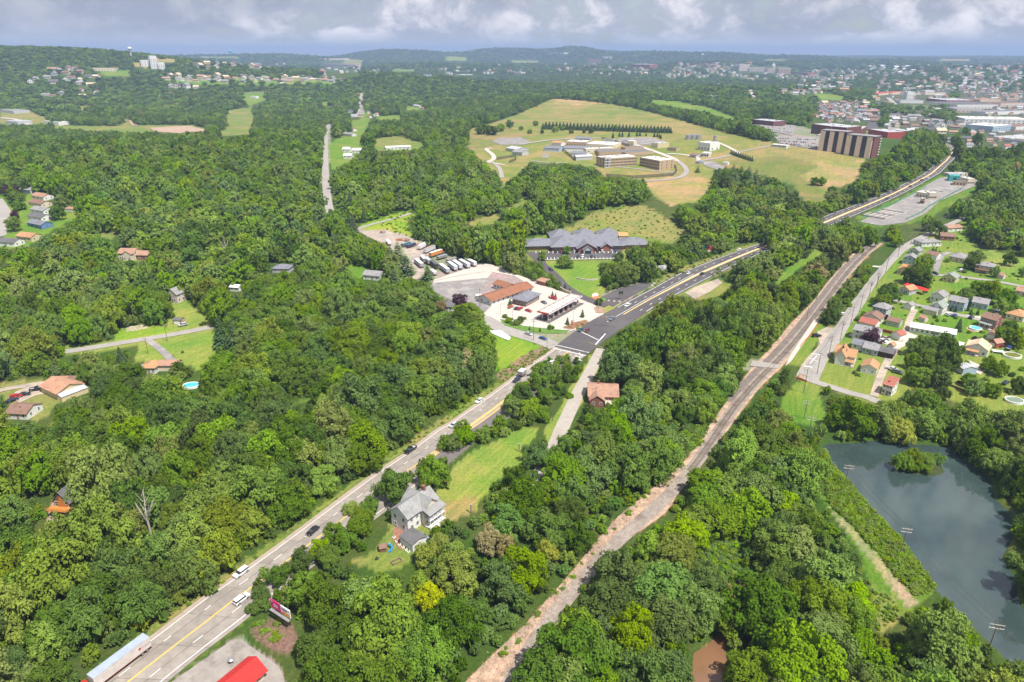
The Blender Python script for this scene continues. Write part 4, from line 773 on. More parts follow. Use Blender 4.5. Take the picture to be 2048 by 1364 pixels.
fill('woodland', np.concatenate([rn[dn >= 430], M3]), MIDC, 'leafy woodland covering the valley and low hills')
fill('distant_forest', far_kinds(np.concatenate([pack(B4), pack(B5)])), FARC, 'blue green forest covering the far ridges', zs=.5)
S1 = pack(B1s); fill('undergrowth', S1, MIDC, 'low bushes and saplings growing under and beside the trees', zs=.9)
def cover_poly(name, poly, step, r0, r1, kinds, label, zs=1.0, avoid=()):
    w = W2(poly); p = np.array(w); gx, gy = np.meshgrid(np.arange(p[:,0].min(), p[:,0].max(), step), np.arange(p[:,1].min(), p[:,1].max(), step)); x = gx.ravel()+rng.uniform(-.5,.5,gx.size)*step; y = gy.ravel()+rng.uniform(-.5,.5,gy.size)*step
    m = inpoly(x, y, w)
    for a in avoid: m &= ~inpoly(x, y, W2(a))
    x, y = x[m], y[m]; n = len(x); z = height(x, y); r = rng.uniform(r0, r1, n); return np.stack([x, y, z-.15*r, r, r*rng.uniform(1.0,1.7,n)*zs, rng.choice([KN.index(k) for k in kinds], n), rng.integers(0,9,n)], 1)
BANK = [(1640,905),(1655,895),(1668,928),(1695,955),(1761,1030),(1810,1079),(1872,1167),(1862,1180),(1830,1195),(1790,1150),(1745,1095),(1700,1045),(1655,1005),(1650,960)]
fill('leafy_bank', cover_poly('b', BANK, .95, .6, 1.2, 'BBBMO', '', .9), FARC, 'dense knee high leafy plants covering the bank beside the pond')
cv_ = [cover_poly('b', q, st_, a, b, k, '', .8) for q, st_, a, b, k in [([(1392,1085),(1470,1070),(1480,1110),(1475,1145),(1420,1150),(1400,1120)],1.3,.7,1.4,'MBU'), ([(1370,890),(1395,845),(1418,850),(1405,880),(1385,905)],1.5,.7,1.4,'MBU'), ([(1740,1170),(1790,1200),(1800,1240),(1760,1270),(1722,1190),(1715,1120)],1.6,.4,1.0,'OBM'),
    ([(0,1478),(140,1372),(308,1247),(468,1131),(697,962),(869,840),(994,758),(1093,692),(1098,703),(994,776),(869,859),(697,981),(468,1150),(308,1266),(140,1393),(0,1500)],2.2,.3,.8,'OBMM'), ([(500,1255),(545,1238),(585,1250),(600,1290),(575,1305),(545,1300),(505,1275)],3.2,.6,1.3,'OMB'), ([(1136,455),(1190,422),(1250,408),(1300,415),(1345,445),(1370,465),(1350,480),(1300,478),(1230,462),(1180,465)],6.5,.4,1.2,'OBMM'), ([(739,440),(817,421),(830,432),(830,476),(860,492),(895,508),(845,486),(772,460)],5.5,.6,1.6,'BMO'),
    ([(1150,660),(1175,642),(1178,646),(1160,660),(1135,664)],2.0,.5,1.1,'OSBM'), ([(1085,694),(1100,703),(1050,737),(1005,764),(994,752),(1040,716)],2.6,.5,1.3,'OSM'), ([(1300,568),(1360,541),(1430,513),(1500,487),(1517,485),(1430,519),(1355,552),(1310,575)],4.0,.5,1.3,'OBM'), ([(1410,545),(1440,532),(1470,520),(1520,500),(1530,506),(1470,532),(1430,556)],4,.6,1.6,'OBM'), ([(970,1330),(1048,1250),(1181,1095),(1233,1035),(1299,980),(1302,984),(1240,1050),(1190,1108),(1060,1262),(985,1345)],3.4,.5,1.2,'BM'), ([(1160,800),(1189,756),(1214,699),(1200,700),(1180,712),(1145,770),(1086,862),(1096,884),(1112,845),(1150,780),(1188,716)],1e9,1,1,'M')]]
cv_ = [q for q in cv_ if len(q)]
fill('rough_growth', np.concatenate(cv_), FARC, 'weeds and low bushes along verges, creek and rough slopes')
print('trees', len(TREES), 'rest', len(rn), 'mid', len(M3), 'far', len(B4[0]), len(B5[0]), 'shrubs', len(S1))
def dep(p, q): return math.dist(hit(*p)[:2], hit(*q)[:2])
# ================================================================ builders
def C(name, col, **k): return mat(name, col, **k)
M_GLASS = mat('dark window glass', (0.035,0.05,0.06), .12, .2, 1, spec=.8); M_WFR = mat('white window frame', (0.74,0.74,0.72), .6, .04)
M_WOODP = mat('weathered pole wood', (0.20,0.15,0.11), .9, .25, 2); M_METG = mat('galvanised metal', (0.45,0.46,0.47), .45, .1, 1, metal=.6); M_BLACK = mat('black rubber', (0.02,0.02,0.02), .8); M_CHR = mat('wheel rim', (0.5,0.5,0.52), .35, metal=.7)
M_DARKM = mat('dark steel', (0.06,0.06,0.065), .6, metal=.3)
WALL = {k: mat(n, c, .85, .07, .8, dirt=tuple(v*.86 for v in c), dscale=.5) for k, n, c in [('w','white siding',(0.70,0.70,0.68)),('c','cream siding',(0.62,0.55,0.42)),('b','light blue siding',(0.36,0.46,0.56)),('y','pale yellow siding',(0.60,0.50,0.30)),
  ('r','red brick',(0.26,0.105,0.075)),('t','tan brick',(0.46,0.34,0.22)),('g','grey siding',(0.45,0.46,0.47)),('B','deep blue siding',(0.10,0.20,0.40)),('k','brown timber',(0.20,0.11,0.06)),('R','barn red boards',(0.38,0.07,0.05)),('p','pinkish siding',(0.60,0.50,0.46)),('m','maroon brick',(0.17,0.07,0.06)),('x','dark timber',(0.07,0.045,0.03)),('G','sage siding',(0.40,0.46,0.38)),('s','stone',(0.50,0.44,0.36))]}
ROOF = {k: mat(n, c, .9, .16, 1.6, dirt=tuple(v*.75 for v in c), dscale=.35, bump=.25) for k, n, c in [('g','grey shingles',(0.26,0.25,0.255)),('d','dark grey shingles',(0.13,0.125,0.13)),('t','orange tan shingles',(0.42,0.235,0.12)),('b','brown shingles',(0.22,0.135,0.10)),('r','red metal roof',(0.55,0.035,0.03)),('R','weathered red shingles',(0.34,0.12,0.09)),('n','aged tin roof',(0.27,0.27,0.265)),
  ('w','white metal roof',(0.66,0.66,0.66)),('l','light grey metal roof',(0.42,0.43,0.45)),('s','slate blue shingles',(0.185,0.19,0.22)),('c','cream shingles',(0.58,0.46,0.32)),('p','pinkish brown shingles',(0.36,0.21,0.15)),('G','green grey shingles',(0.25,0.28,0.25)),('o','orange shingles',(0.55,0.28,0.12)),('k','flat roof membrane',(0.60,0.59,0.56)),('m','tar roof',(0.17,0.155,0.15)),('T','rust tan metal roof',(0.42,0.235,0.15)),('W','motel brown roof',(0.27,0.12,0.07))]}
_cache = {}
def win_mesh(w, h):
    k = ('win', round(w,1), round(h,1))
    if k not in _cache:
        a = MB(); t = .10
        for q in ((-w/2-t,-.07,-t,w/2+t,.03,0),(-w/2-t,-.07,h,w/2+t,.03,h+t),(-w/2-t,-.07,0,-w/2,.03,h),(w/2,-.07,0,w/2+t,.03,h),(-w/2,-.06,h/2-.03,w/2,.02,h/2+.03)): a.box(*q)
        b = MB(); b.box(-w/2,-.03,0,w/2,.02,h); _cache[k] = (a.mesh('window', M_WFR), b.mesh('pane', M_GLASS))
    return _cache[k]
def add_win(par, x, y, z, rz, w=1.0, h=1.3, pane=True):
    a, b = win_mesh(w, h); o = link('window', a, par, (x, y, z), rz)
    link('pane', b, o); return o
def door_mesh(w, h, col):
    k = ('door', w, h, col)
    if k not in _cache: a = MB(); a.box(-w/2,-.06,0,w/2,.03,h); a.box(-w/2+.1,-.09,.2,w/2-.1,-.06,h*.45); a.box(-w/2+.1,-.09,h*.52,w/2-.1,-.06,h-.15); _cache[k] = a.mesh('door', C('door %s' % (col,), col))
    return _cache[k]
def block(par, x0, y0, L, D, h, rh, style='g', wall='w', roof='g', ridge='x', over=.45, z0=0.0, win=None, sides='FLR', wh=(1.0,1.25), seam=0, doors=(), nost=1, fd=.4):
    """one volume of a house in the frame of par: walls, roof, windows, doors"""
    W_, R_ = WALL[wall], ROOF[roof]; a = MB(); r = MB(); x1, y1 = x0+L, y0+D; th = .18
    if style == 'g' and ridge == 'x':
        a.profx([(y0,-fd+z0),(y1,-fd+z0),(y1,z0+h),((y0+y1)/2,z0+h+rh),(y0,z0+h)], x0, x1); k = rh/(D/2); ym = (y0+y1)/2
        for s, ye in ((-1, y0-over), (1, y1+over)):
            ze = z0+h-k*over+.06; q = [(ye, ze),(ym, z0+h+rh+.06),(ym, z0+h+rh+.06+th),(ye, ze+th)]
            if s < 0: q = q
            else: q = q[::-1]
            r.profx(q, x0-over*.7, x1+over*.7)
    elif style == 'g':
        a.prof([(x0,-fd+z0),(x1,-fd+z0),(x1,z0+h),((x0+x1)/2,z0+h+rh),(x0,z0+h)][::-1], y0, y1); k = rh/(L/2); xm = (x0+x1)/2
        for s, xe in ((-1, x0-over), (1, x1+over)):
            ze = z0+h-k*over+.06; q = [(xe, ze),(xm, z0+h+rh+.06),(xm, z0+h+rh+.06+th),(xe, ze+th)]
            r.prof(q[::-1] if s < 0 else q, y0-over*.7, y1+over*.7)
    elif style == 'h':
        a.box(x0,y0,-fd+z0,x1,y1,z0+h); o = over; zb = z0+h+.02; zt = z0+h+rh
        if L >= D: i = D/2*.98; P_ = [(x0+i,(y0+y1)/2,zt),(x1-i,(y0+y1)/2,zt)]
        else: i = L/2*.98; P_ = [((x0+x1)/2,y0+i,zt),((x0+x1)/2,y1-i,zt)]
        v = [(x0-o,y0-o,zb),(x1+o,y0-o,zb),(x1+o,y1+o,zb),(x0-o,y1+o,zb)]+P_
        f = [(3,2,1,0)]+([(0,1,5,4),(1,2,5),(2,3,4,5),(3,0,4)] if L >= D else [(0,1,4),(1,2,5,4),(2,3,5),(3,0,4,5)]); r.add(v, f)
        r.box(x0-o,y0-o,zb-.22,x1+o,y1+o,zb-.004)
    elif style == 's':                 # shed roof, falls towards the front
        a.profx([(y0,-fd+z0),(y1,-fd+z0),(y1,z0+h+rh),(y0,z0+h)], x0, x1); k = rh/D; r.profx([(y0-over,z0+h-k*over+.05),(y1+over,z0+h+rh+k*over+.05),(y1+over,z0+h+rh+k*over+.22),(y0-over,z0+h-k*over+.22)], x0-over*.7, x1+over*.7)
    else:                              # flat with a low parapet
        a.box(x0,y0,-fd+z0,x1,y1,z0+h); r.box(x0+.3,y0+.3,z0+h+.004,x1-.3,y1-.3,z0+h+.08)
        p = MB(); t = .28
        for q in ((x0-.04,y0-.04,x1+.04,y0+t),(x0-.04,y1-t,x1+.04,y1+.04),(x0-.04,y0+t,x0+t,y1-t),(x1-t,y0+t,x1+.04,y1-t)): p.box(q[0],q[1],z0+h-.05,q[2],q[3],z0+h+.2)
        p.put('parapet', W_, par)
    a.put('wall', W_, par); ro = r.put('roof', R_, par)
    if seam:
        mb = MB(); n = int(L/seam)
        for s, ye in ((-1,y0-over),(1,y1+over)):
            for i in range(n+1):
                x = x0-over*.6+(L+over*1.2)*i/n; ym = (y0+y1)/2; mb.add([(x-.04,ye,z0+h-rh/(D/2)*over+.30),(x+.04,ye,z0+h-rh/(D/2)*over+.30),(x+.04,ym,z0+h+rh+.31),(x-.04,ym,z0+h+rh+.31)], [(0,1,2,3)])
        o = mb.put('roof_seam', R_, ro); o['kind'] = 'stuff'
    if win:
        nf, ns = win
        for st_ in range(nost):
            zz_ = z0+.95+st_*2.75
            if 'F' in sides:
                for i in range(nf):
                    x = x0+L*(i+.5)/nf
                    if any(abs(x-d) < .9 for d in doors) and st_ == 0: continue
                    add_win(par, x, y0, zz_, 0, *wh)
            for i in range(ns):
                y = y0+D*(i+.5)/ns
                if 'L' in sides: add_win(par, x0, y, zz_, -math.pi/2, *wh)
                if 'R' in sides: add_win(par, x1, y, zz_, math.pi/2, *wh)
    for d in doors: link('door', door_mesh(1.0, 2.1, (0.30,0.22,0.18)), par, (d, y0, z0), 0)
    return ro
def frame(A, B, off=0.0, mindep=0):
    a, b = hit(*A), hit(*B); L = math.dist(a[:2], b[:2]); th = math.atan2(b[1]-a[1], b[0]-a[0]); z = min(gz(a[0], a[1]), gz(b[0], b[1]), gz((a[0]+b[0])/2-math.sin(th)*4, (a[1]+b[1])/2+math.cos(th)*4)); return (a[0], a[1], z+.12+.0003*math.hypot(*a[:2])+off), th, L
THINGS_AT = []
def house(name, label, A, B, D, h, rh=2.2, style='g', ridge='x', wall='w', roof='g', win=(3,2), nost=1, cat='house', group=None, doors=None, chim=None, extra=(), Lm=None, **k):
    if D < 0: D = dep(A, (A[0], A[1]+D))
    loc, th, L = frame(A, B); t = thing(name, label, cat, loc, th, group)
    if Lm: L = Lm
    dd = (L*.55,) if doors is None else doors; ro = block(t, 0, 0, L, D, h, rh, style, wall, roof, ridge, win=win, nost=nost, doors=dd, **k)
    if chim: m = MB(); m.box(chim[0]*L-.4, chim[1]*D-.4, h*.8, chim[0]*L+.4, chim[1]*D+.4, h+rh+.9); m.box(chim[0]*L-.48, chim[1]*D-.48, h+rh+.9, chim[0]*L+.48, chim[1]*D+.48, h+rh+1.05); m.put('chimney', WALL['r'], t)
    if win: v_ = MB(); q = (len(label)*37 % 50)/100; v_.box(L*(.2+q)-.2,D*.3,h+rh*.3,L*(.2+q)+.2,D*.3+.4,h+rh*.6+.55); v_.put('roof_vent', M_DARKM, t)
    for e in extra: e(t, L, D)
    return t
def garage(name, label, A, B, D, h=2.5, rh=1.3, wall='w', roof='g', ridge='y', cat='garage', door=True, **k):
    loc, th, L = frame(A, B); t = thing(name, label, cat, loc, th); block(t, 0, 0, L, D, h, rh, 'g', wall, roof, ridge, over=.3, **k)
    if door: a = MB(); [a.box(L*.15,-.05-.01*(i % 2),.1+i*.5,L*.85,.02,.57+i*.5) for i in range(4)]; a.put('garage_door', M_WFR, t)
    return t
# ---- vehicles: front towards +x
def paint(col):
    n = 'car paint %s' % (tuple(round(c,3) for c in col),)
    if n not in MATS:
        m = mat(n, col, .35, .03, .5, spec=.5); b = m.node_tree.nodes['Principled BSDF']; b.inputs['Coat Weight'].default_value = .25; b.inputs['Coat Roughness'].default_value = .2
    return MATS[n]
PAINT = dict(white=(.75,.75,.75), silver=(.45,.47,.48), black=(.015,.015,.018), blue=(.02,.07,.25), navy=(.015,.025,.06), red=(.45,.015,.012), maroon=(.15,.02,.03), grey=(.13,.135,.14), teal=(.02,.09,.12), orange=(.50,.12,.02), tan=(.33,.28,.2), slate=(.16,.21,.26))
def taper(x0, x1, z0, w0, X0, X1, z1, w1):
    v = [(x0,-w0,z0),(x1,-w0,z0),(x1,w0,z0),(x0,w0,z0),(X0,-w1,z1),(X1,-w1,z1),(X1,w1,z1),(X0,w1,z1)]; return v, [(0,3,2,1),(4,5,6,7),(0,1,5,4),(1,2,6,5),(2,3,7,6),(3,0,4,7)]
def wheels(t, xs, wy, r=.34):
    if ('wh', r) not in _cache: a = MB(); a.cyl((0,-.11,0),(0,.11,0),r,r,12); b = MB(); b.cyl((0,-.125,0),(0,.125,0),r*.6,r*.6,10); _cache[('wh', r)] = (a.mesh('wheel', M_BLACK), b.mesh('rim', M_CHR))
    for x in xs:
        for s in (-1,1): o = link('wheel', _cache[('wh', r)][0], t, (x, s*wy, r)); link('rim', _cache[('wh', r)][1], o)
def car(label, P0, P1, kind='sedan', col='white', group=None, name=None, full=True):
    a, b = hit(*P0), hit(*P1); th = math.atan2(b[1]-a[1], b[0]-a[0]); z = lift(a[0], a[1], .14); t = thing(name or {'sedan':'sedan','suv':'suv','pickup':'pickup_truck','hatch':'hatchback'}[kind], label, 'truck' if kind == 'pickup' else 'car', (a[0], a[1], z), th, group)
    p = paint(PAINT[col]); key = ('car', kind, col)
    if key not in _cache:
        w = .92 if kind != 'pickup' else 1.0; body, gl, rf, li = MB(), MB(), MB(), MB()
        if kind in ('sedan','hatch'):
            Lh = 2.3 if kind == 'sedan' else 2.05; body.add(*taper(-Lh,Lh,.28,w*.94,-Lh-.04,Lh+.06,.62,w)); body.add(*taper(-Lh-.04,Lh+.06,.62,w,-Lh+.05,Lh-.15,.90,w*.93)); tb = -1.75 if kind == 'sedan' else -1.95
            gl.add(*taper(tb,1.15,.90,w*.90,tb+.55,.35,1.36,w*.72)); rf.add(*taper(tb+.5,.42,1.35,w*.735,tb+.65,.28,1.43,w*.68))
        elif kind == 'suv':
            body.add(*taper(-2.35,2.3,.32,w*.95,-2.4,2.36,.75,w)); body.add(*taper(-2.4,2.36,.75,w,-2.35,2.2,1.05,w*.95)); gl.add(*taper(-2.3,1.25,1.05,w*.93,-2.05,.55,1.58,w*.80)); rf.add(*taper(-2.12,.62,1.56,w*.82,-2.0,.45,1.68,w*.76)); rf.box(-1.8,-w*.66,1.68,.1,-w*.62,1.73); rf.box(-1.8,w*.62,1.68,.1,w*.66,1.73)
        else:
            body.add(*taper(-2.9,2.8,.42,w*.95,-2.92,2.86,.8,w)); body.add(*taper(.7,2.86,.8,w,.8,2.7,1.15,w*.94)); body.add(*taper(-.95,.8,.8,w,-.92,.85,1.15,w*.96)); 
            body.box(-2.92,-w,.8,-.95,-w+.1,1.22); body.box(-2.92,w-.1,.8,-.95,w,1.22); body.box(-2.92,-w+.1,.8,-2.82,w-.1,1.22); gl.add(*taper(-.9,1.25,1.15,w*.93,-.75,.55,1.68,w*.80)); rf.add(*taper(-.82,.62,1.66,w*.82,-.72,.45,1.80,w*.77))
        xf = {'sedan':2.33,'hatch':2.08,'suv':2.33,'pickup':2.83}[kind]
        li.box(xf-.02,-w*.85,.60,xf+.05,-w*.5,.76); 
        lt = MB(); lt.box(-xf-.08,-w*.85,.6,-xf-.02,-w*.55,.8)
        _cache[key] = (body.mesh('body', p), gl.mesh('windows', M_GLASS), rf.mesh('roof', p), li.mesh('headlight', M_WFR), lt.mesh('tail_light', C('tail lamp red', (.35,.01,.01))))
    q = _cache[key]; link('body', q[0], t); link('windows', q[1], t); link('roof', q[2], t)
    if full:
        w = .92 if kind != 'pickup' else 1.0
        for s in (0, 1): link('headlight', q[3], t, (0, s*w*1.35, 0)); link('tail_light', q[4], t, (0, s*w*1.4, 0))
        wheels(t, {'sedan':(-1.4,1.4),'hatch':(-1.25,1.25),'suv':(-1.45,1.4),'pickup':(-1.85,1.85)}[kind], w*.93, .34 if kind in ('sedan','hatch') else .40)
        if kind == 'pickup': m = MB(); m.box(-2.82,-.88,.80,-.95,.88,.86); m.put('truck_bed', C('bed liner', (.42,.40,.38)), t)
    return t
def semitrailer(label, A, B, L=13.5, wall=(.62,.62,.62), roofc=(.42,.46,.52), H=4.05, name='box_trailer', cat='trailer', group=None, legs=True):
    a, b = hit(*A), hit(*B); th = math.atan2(b[1]-a[1], b[0]-a[0]); t = thing(name, label, cat, (a[0], a[1], lift(a[0], a[1], .13)), th, group); m = C('trailer side %s' % (wall,), wall, rough=.5); r = C('trailer roof %s' % (roofc,), roofc, rough=.5)
    q = MB(); q.box(-L/2,-1.3,1.15,L/2,1.3,H-.02); q.put('box_body', m, t); q = MB(); q.box(-L/2-.02,-1.32,H-.019,L/2+.02,1.32,H+.03); q.put('roof', r, t)
    q = MB(); q.box(-L/2-.03,-1.33,1.05,L/2+.03,1.33,1.16); q.put('lower_rail', C('trailer rail', (.35,.10,.06)), t)
    for s in (-1,1): q = MB(); q.box(-L/2-.05,s*.66-.60,1.2,-L/2-.021,s*.66+.60,H-.15); q.put('rear_door', m, t)
    wheels(t, (-L/2+1.2,-L/2+2.5), 1.12, .5)
    if legs:
        for s in (-1,1): q = MB(); q.box(L/2-3,s*.9-.08,0,L/2-2.85,s*.9+.08,1.15); q.put('landing_leg', M_DARKM, t)
    return t
# ---- poles, lines, signs
WIRE = mat('power cable', (0.10,0.10,0.10), .6)
def utility_pole(label, px, py, h=11.5, arms=1, group=None, dirv=(1,0), mw=M_WOODP, trans=False, arm_mat=None, armL=2.6):
    x, y, z = hit(px, py); th = math.atan2(dirv[1], dirv[0]); t = thing('utility_pole', label, 'utility pole', (x, y, z-.1), th, group)
    a = MB(); a.cyl((0,0,-.3),(0,0,h),.17,.11,8); a.put('pole', mw, t)
    for i in range(arms):
        zz_ = h-.5-i*1.1; b = MB(); b.box(-armL/2,-.16,zz_-.07,armL/2,-.04,zz_+.07); o = b.put('crossarm', arm_mat or mw, t)
        for u in (-.46,-.22,.22,.46): c = MB(); c.cyl((u*armL,-.1,zz_+.07),(u*armL,-.1,zz_+.27),.06,.04,6); c.put('insulator', M_WFR, o)
    if trans: c = MB(); c.cyl((.34,0,h-2.6),(.34,0,h-1.6),.26,.26,10); c.put('transformer', M_METG, t)
    t['top'] = h; return t
def wires(label, poles, offs=(-1.1,-.5,.5,1.1), sag=.9, drop=.25, r=.045, name='power_line'):
    t = thing(name, label, 'power line')
    for o in offs:
        mb = MB()
        for p, q in zip(poles, poles[1:]):
            pa = Vector(p.location)+Vector((math.cos(p.rotation_euler.z)*o, math.sin(p.rotation_euler.z)*o, p['top']-drop)); pb = Vector(q.location)+Vector((math.cos(q.rotation_euler.z)*o, math.sin(q.rotation_euler.z)*o, q['top']-drop)); n = 8
            pts = [pa.lerp(pb, i/n)-Vector((0,0,sag*4*(i/n)*(1-i/n))) for i in range(n+1)]
            for u, w in zip(pts, pts[1:]): mb.cyl(u, w, r, r, 4, False)
        mb.put('wire', WIRE, t)
    return t
def billboard(label, A, B, h=3.6, base=4.0, panels=(), flip=False):
    """panels: list of (fraction start, end, colour, shapes) ; shapes are (x0,z0,x1,z1,colour) in panel fractions"""
    a, b = hit(*A), hit(*B); th = math.atan2(b[1]-a[1], b[0]-a[0]); L = math.dist(a[:2], b[:2]); t = thing('billboard', label, 'billboard', (a[0], a[1], a[2]), th)
    n = 3
    for i in range(n): m = MB(); x = L*(i+.5)/n; m.cyl((x,.35,-.5),(x,.35,base+h),.16,.16,6); m.put('post', M_DARKM, t)
    m = MB(); m.box(0,-1.0,base-.5,L,-.15,base-.42); m.box(0,-1.02,base-.42,L,-.98,base-.2); m.put('catwalk', M_METG, t)
    for i, (f0, f1, col, shp) in enumerate(panels):
        m = MB(); m.box(f0*L,-.12,base,f1*L,.12,base+h); o = m.put('sign_panel', C('sign %s' % (col,), col, rough=.6), t)
        for x0, z0, x1, z1, c in shp: w = (f1-f0)*L; m = MB(); m.box(f0*L+x0*w,-.145,base+z0*h,f0*L+x1*w,-.123,base+z1*h); m.put('poster_print', C('print %s' % (c,), c, rough=.6), o)
    return t
def text(par, s, size, loc, rot, m, name='lettering', ext=.01):
    cu = bpy.data.curves.new(name, 'FONT'); cu.body = s; cu.size = size; cu.extrude = ext; cu.align_x = 'CENTER'; cu.align_y = 'CENTER'; cu.resolution_u = 2
    tmp = bpy.data.objects.new(name, cu); COL.objects.link(tmp); dg = bpy.context.evaluated_depsgraph_get(); me = bpy.data.meshes.new_from_object(tmp.evaluated_get(dg)); bpy.data.objects.remove(tmp); me.materials.clear(); me.materials.append(m)
    o = link(name, me, par, loc); o.rotation_euler = rot; return o
def pool(label, px, py, r, h=1.2, col=(0.10,0.45,0.62), rim=M_WFR, sx=1.0, name='swimming_pool', cat='pool', rz=0.0, pad=None):
    x, y, z = hit(px, py); t = thing(name, label, cat, (x, y, z), rz); n = 24; m = MB()
    for i in range(n):
        a0, a1 = 2*math.pi*i/n, 2*math.pi*(i+1)/n; P_ = lambda a, q: (math.cos(a)*q*sx, math.sin(a)*q)
        o0, o1, i0, i1 = P_(a0, r), P_(a1, r), P_(a0, r-.35), P_(a1, r-.35)
        m.add([(*o0,0),(*o1,0),(*i1,0),(*i0,0),(*o0,h),(*o1,h),(*i1,h),(*i0,h)], [(0,3,2,1),(4,5,6,7),(0,1,5,4),(1,2,6,5),(2,3,7,6),(3,0,4,7)])
    m.put('rim', rim, t); w = MB(); w.prism([(math.cos(2*math.pi*i/n)*(r-.3)*sx, math.sin(2*math.pi*i/n)*(r-.3)) for i in range(n)], .1, h-.25); wm = C('pool water %s' % (col,), col, rough=.08, spec=.6); w.put('water', wm, t)
    if pad: w = MB(); w.prism([(math.cos(2*math.pi*i/n)*(r+pad)*sx, math.sin(2*math.pi*i/n)*(r+pad)*.9) for i in range(n)], .02, .12); w.put('pad', C('pool pad', (.42,.30,.2)), t)
    return t
def flatb(name, label, A, B, D, h, wall='t', roof='k', win=None, wh=(1.4,1.6), nost=1, cat='building', extra=(), sides='FLR', st_h=3.4, Lm=None, group=None, hv=True):
    if D < 0: D = dep(A, (A[0], A[1]+D))
    loc, th, L = frame(A, B); L = Lm or L; t = thing(name, label, cat, loc, th, group); block(t, 0, 0, L, D, h, 0, 'f', wall, roof, fd=3)
    if win:
        nf, ns = win
        for s in range(nost):
            zz_ = 1.1+s*st_h
            if 'F' in sides:
                for i in range(nf): link('window', winbig(*wh), t, (L*(i+.5)/nf, -.02, zz_), 0)
            for i in range(ns):
                if 'L' in sides: link('window', winbig(*wh), t, (-.02, D*(i+.5)/ns, zz_), -math.pi/2)
                if 'R' in sides: link('window', winbig(*wh), t, (L+.02, D*(i+.5)/ns, zz_), math.pi/2)
    if hv:
        r = random.Random(len(label)); 
        for i in range(max(1, int(L*D/350))): w = r.uniform(1,2); x, y = r.uniform(.12,.85)*L, r.uniform(.2,.8)*D; m = MB(); m.box(x,y,h+.08,x+w*1.5,y+w,h+1.1); m.put('roof_unit', M_METG, t)
    for e in extra: e(t, L, D)
    return t
def winbig(w, h):
    k = ('wb', w, h)
    if k not in _cache: b = MB(); b.box(-w/2,-.05,0,w/2,.02,h); _cache[k] = b.mesh('window', M_GLASS)
    return _cache[k]
def tank(label, px, py, r, h, m=M_METG, dome=.4, name='storage_tank', group=None, n=16):
    x, y, z = hit(px, py); t = thing(name, label, 'tank', (x, y, z-.3), 0, group); a = MB(); a.cyl((0,0,0),(0,0,h),r,r,n); a.put('shell', m, t); b = MB(); b.cyl((0,0,h+.002),(0,0,h+dome*r),r*1.01,r*.2,n); b.put('tank_roof', ROOF['s'], t); return t
def mast(label, px, py, h, r=.8, name='radio_mast', cat='mast', m=M_METG, dz=0):
    x, y, z = hit(px, py); t = thing(name, label, cat, (x, y, z)); a = MB(); w = r
    for i in range(3):
        q = i*2.094; c = (math.cos(q)*w, math.sin(q)*w); a = MB(); a.cyl((c[0],c[1],-2),(c[0]*.35,c[1]*.35,h),r*.22,r*.14,5); a.put('leg', m, t)
    b = MB(); n = int(h/(r*3)); 
    for i in range(n):
        k0 = 1-.65*i/n; k1 = 1-.65*(i+1)/n
        for j in range(3): q0, q1 = j*2.094, (j+1)*2.094; b.cyl((math.cos(q0)*w*k0, math.sin(q0)*w*k0, h*i/n),(math.cos(q1)*w*k1, math.sin(q1)*w*k1, h*(i+1)/n),r*.10,r*.10,3,False)
    b.put('lattice', m, t)['kind'] = 'stuff'; return t
def water_tower(label, px, py, h, r, col):
    x, y, z = hit(px, py); t = thing('water_tower', label, 'water tower', (x, y, z)); m = C('tower paint %s' % (col,), col); a = MB(); a.cyl((0,0,-3),(0,0,h),r*.28,r*.22,10); a.put('stem', m, t)
    b = MB(); 
    for k in range(8):
        a0, a1 = -1.3+k*.36, -1.3+(k+1)*.36; b.cyl((0,0,h+r*(.6+.7*math.sin(a0))),(0,0,h+r*(.6+.7*math.sin(min(a1,1.5)))),r*math.cos(a0),r*max(.05,math.cos(min(a1,1.5))),16,k in (0,7))
    b.put('tank', m, t, smooth=True); return t
NTH = ['first','second','third','fourth','fifth','sixth','seventh','eighth','ninth','tenth','eleventh','twelfth','thirteenth','fourteenth','fifteenth','sixteenth','seventeenth','eighteenth','nineteenth','twentieth']
NTH += ['twenty-'+q for q in NTH[:9]]+['thirtieth']+['thirty-'+q for q in NTH[:9]]
def parked(label_fn, P0, P1, n, kinds, cols, depx, group, full=False, skip=()):
    for i in range(n):
        if i in skip: continue
        f = i/(n-1); p = (P0[0]+(P1[0]-P0[0])*f, P0[1]+(P1[1]-P0[1])*f); k = kinds[i % len(kinds)]; c = cols[i % len(cols)]; car(label_fn(i, k, c), p, (p[0]+depx[0], p[1]+depx[1]), k, c, group, full=full)
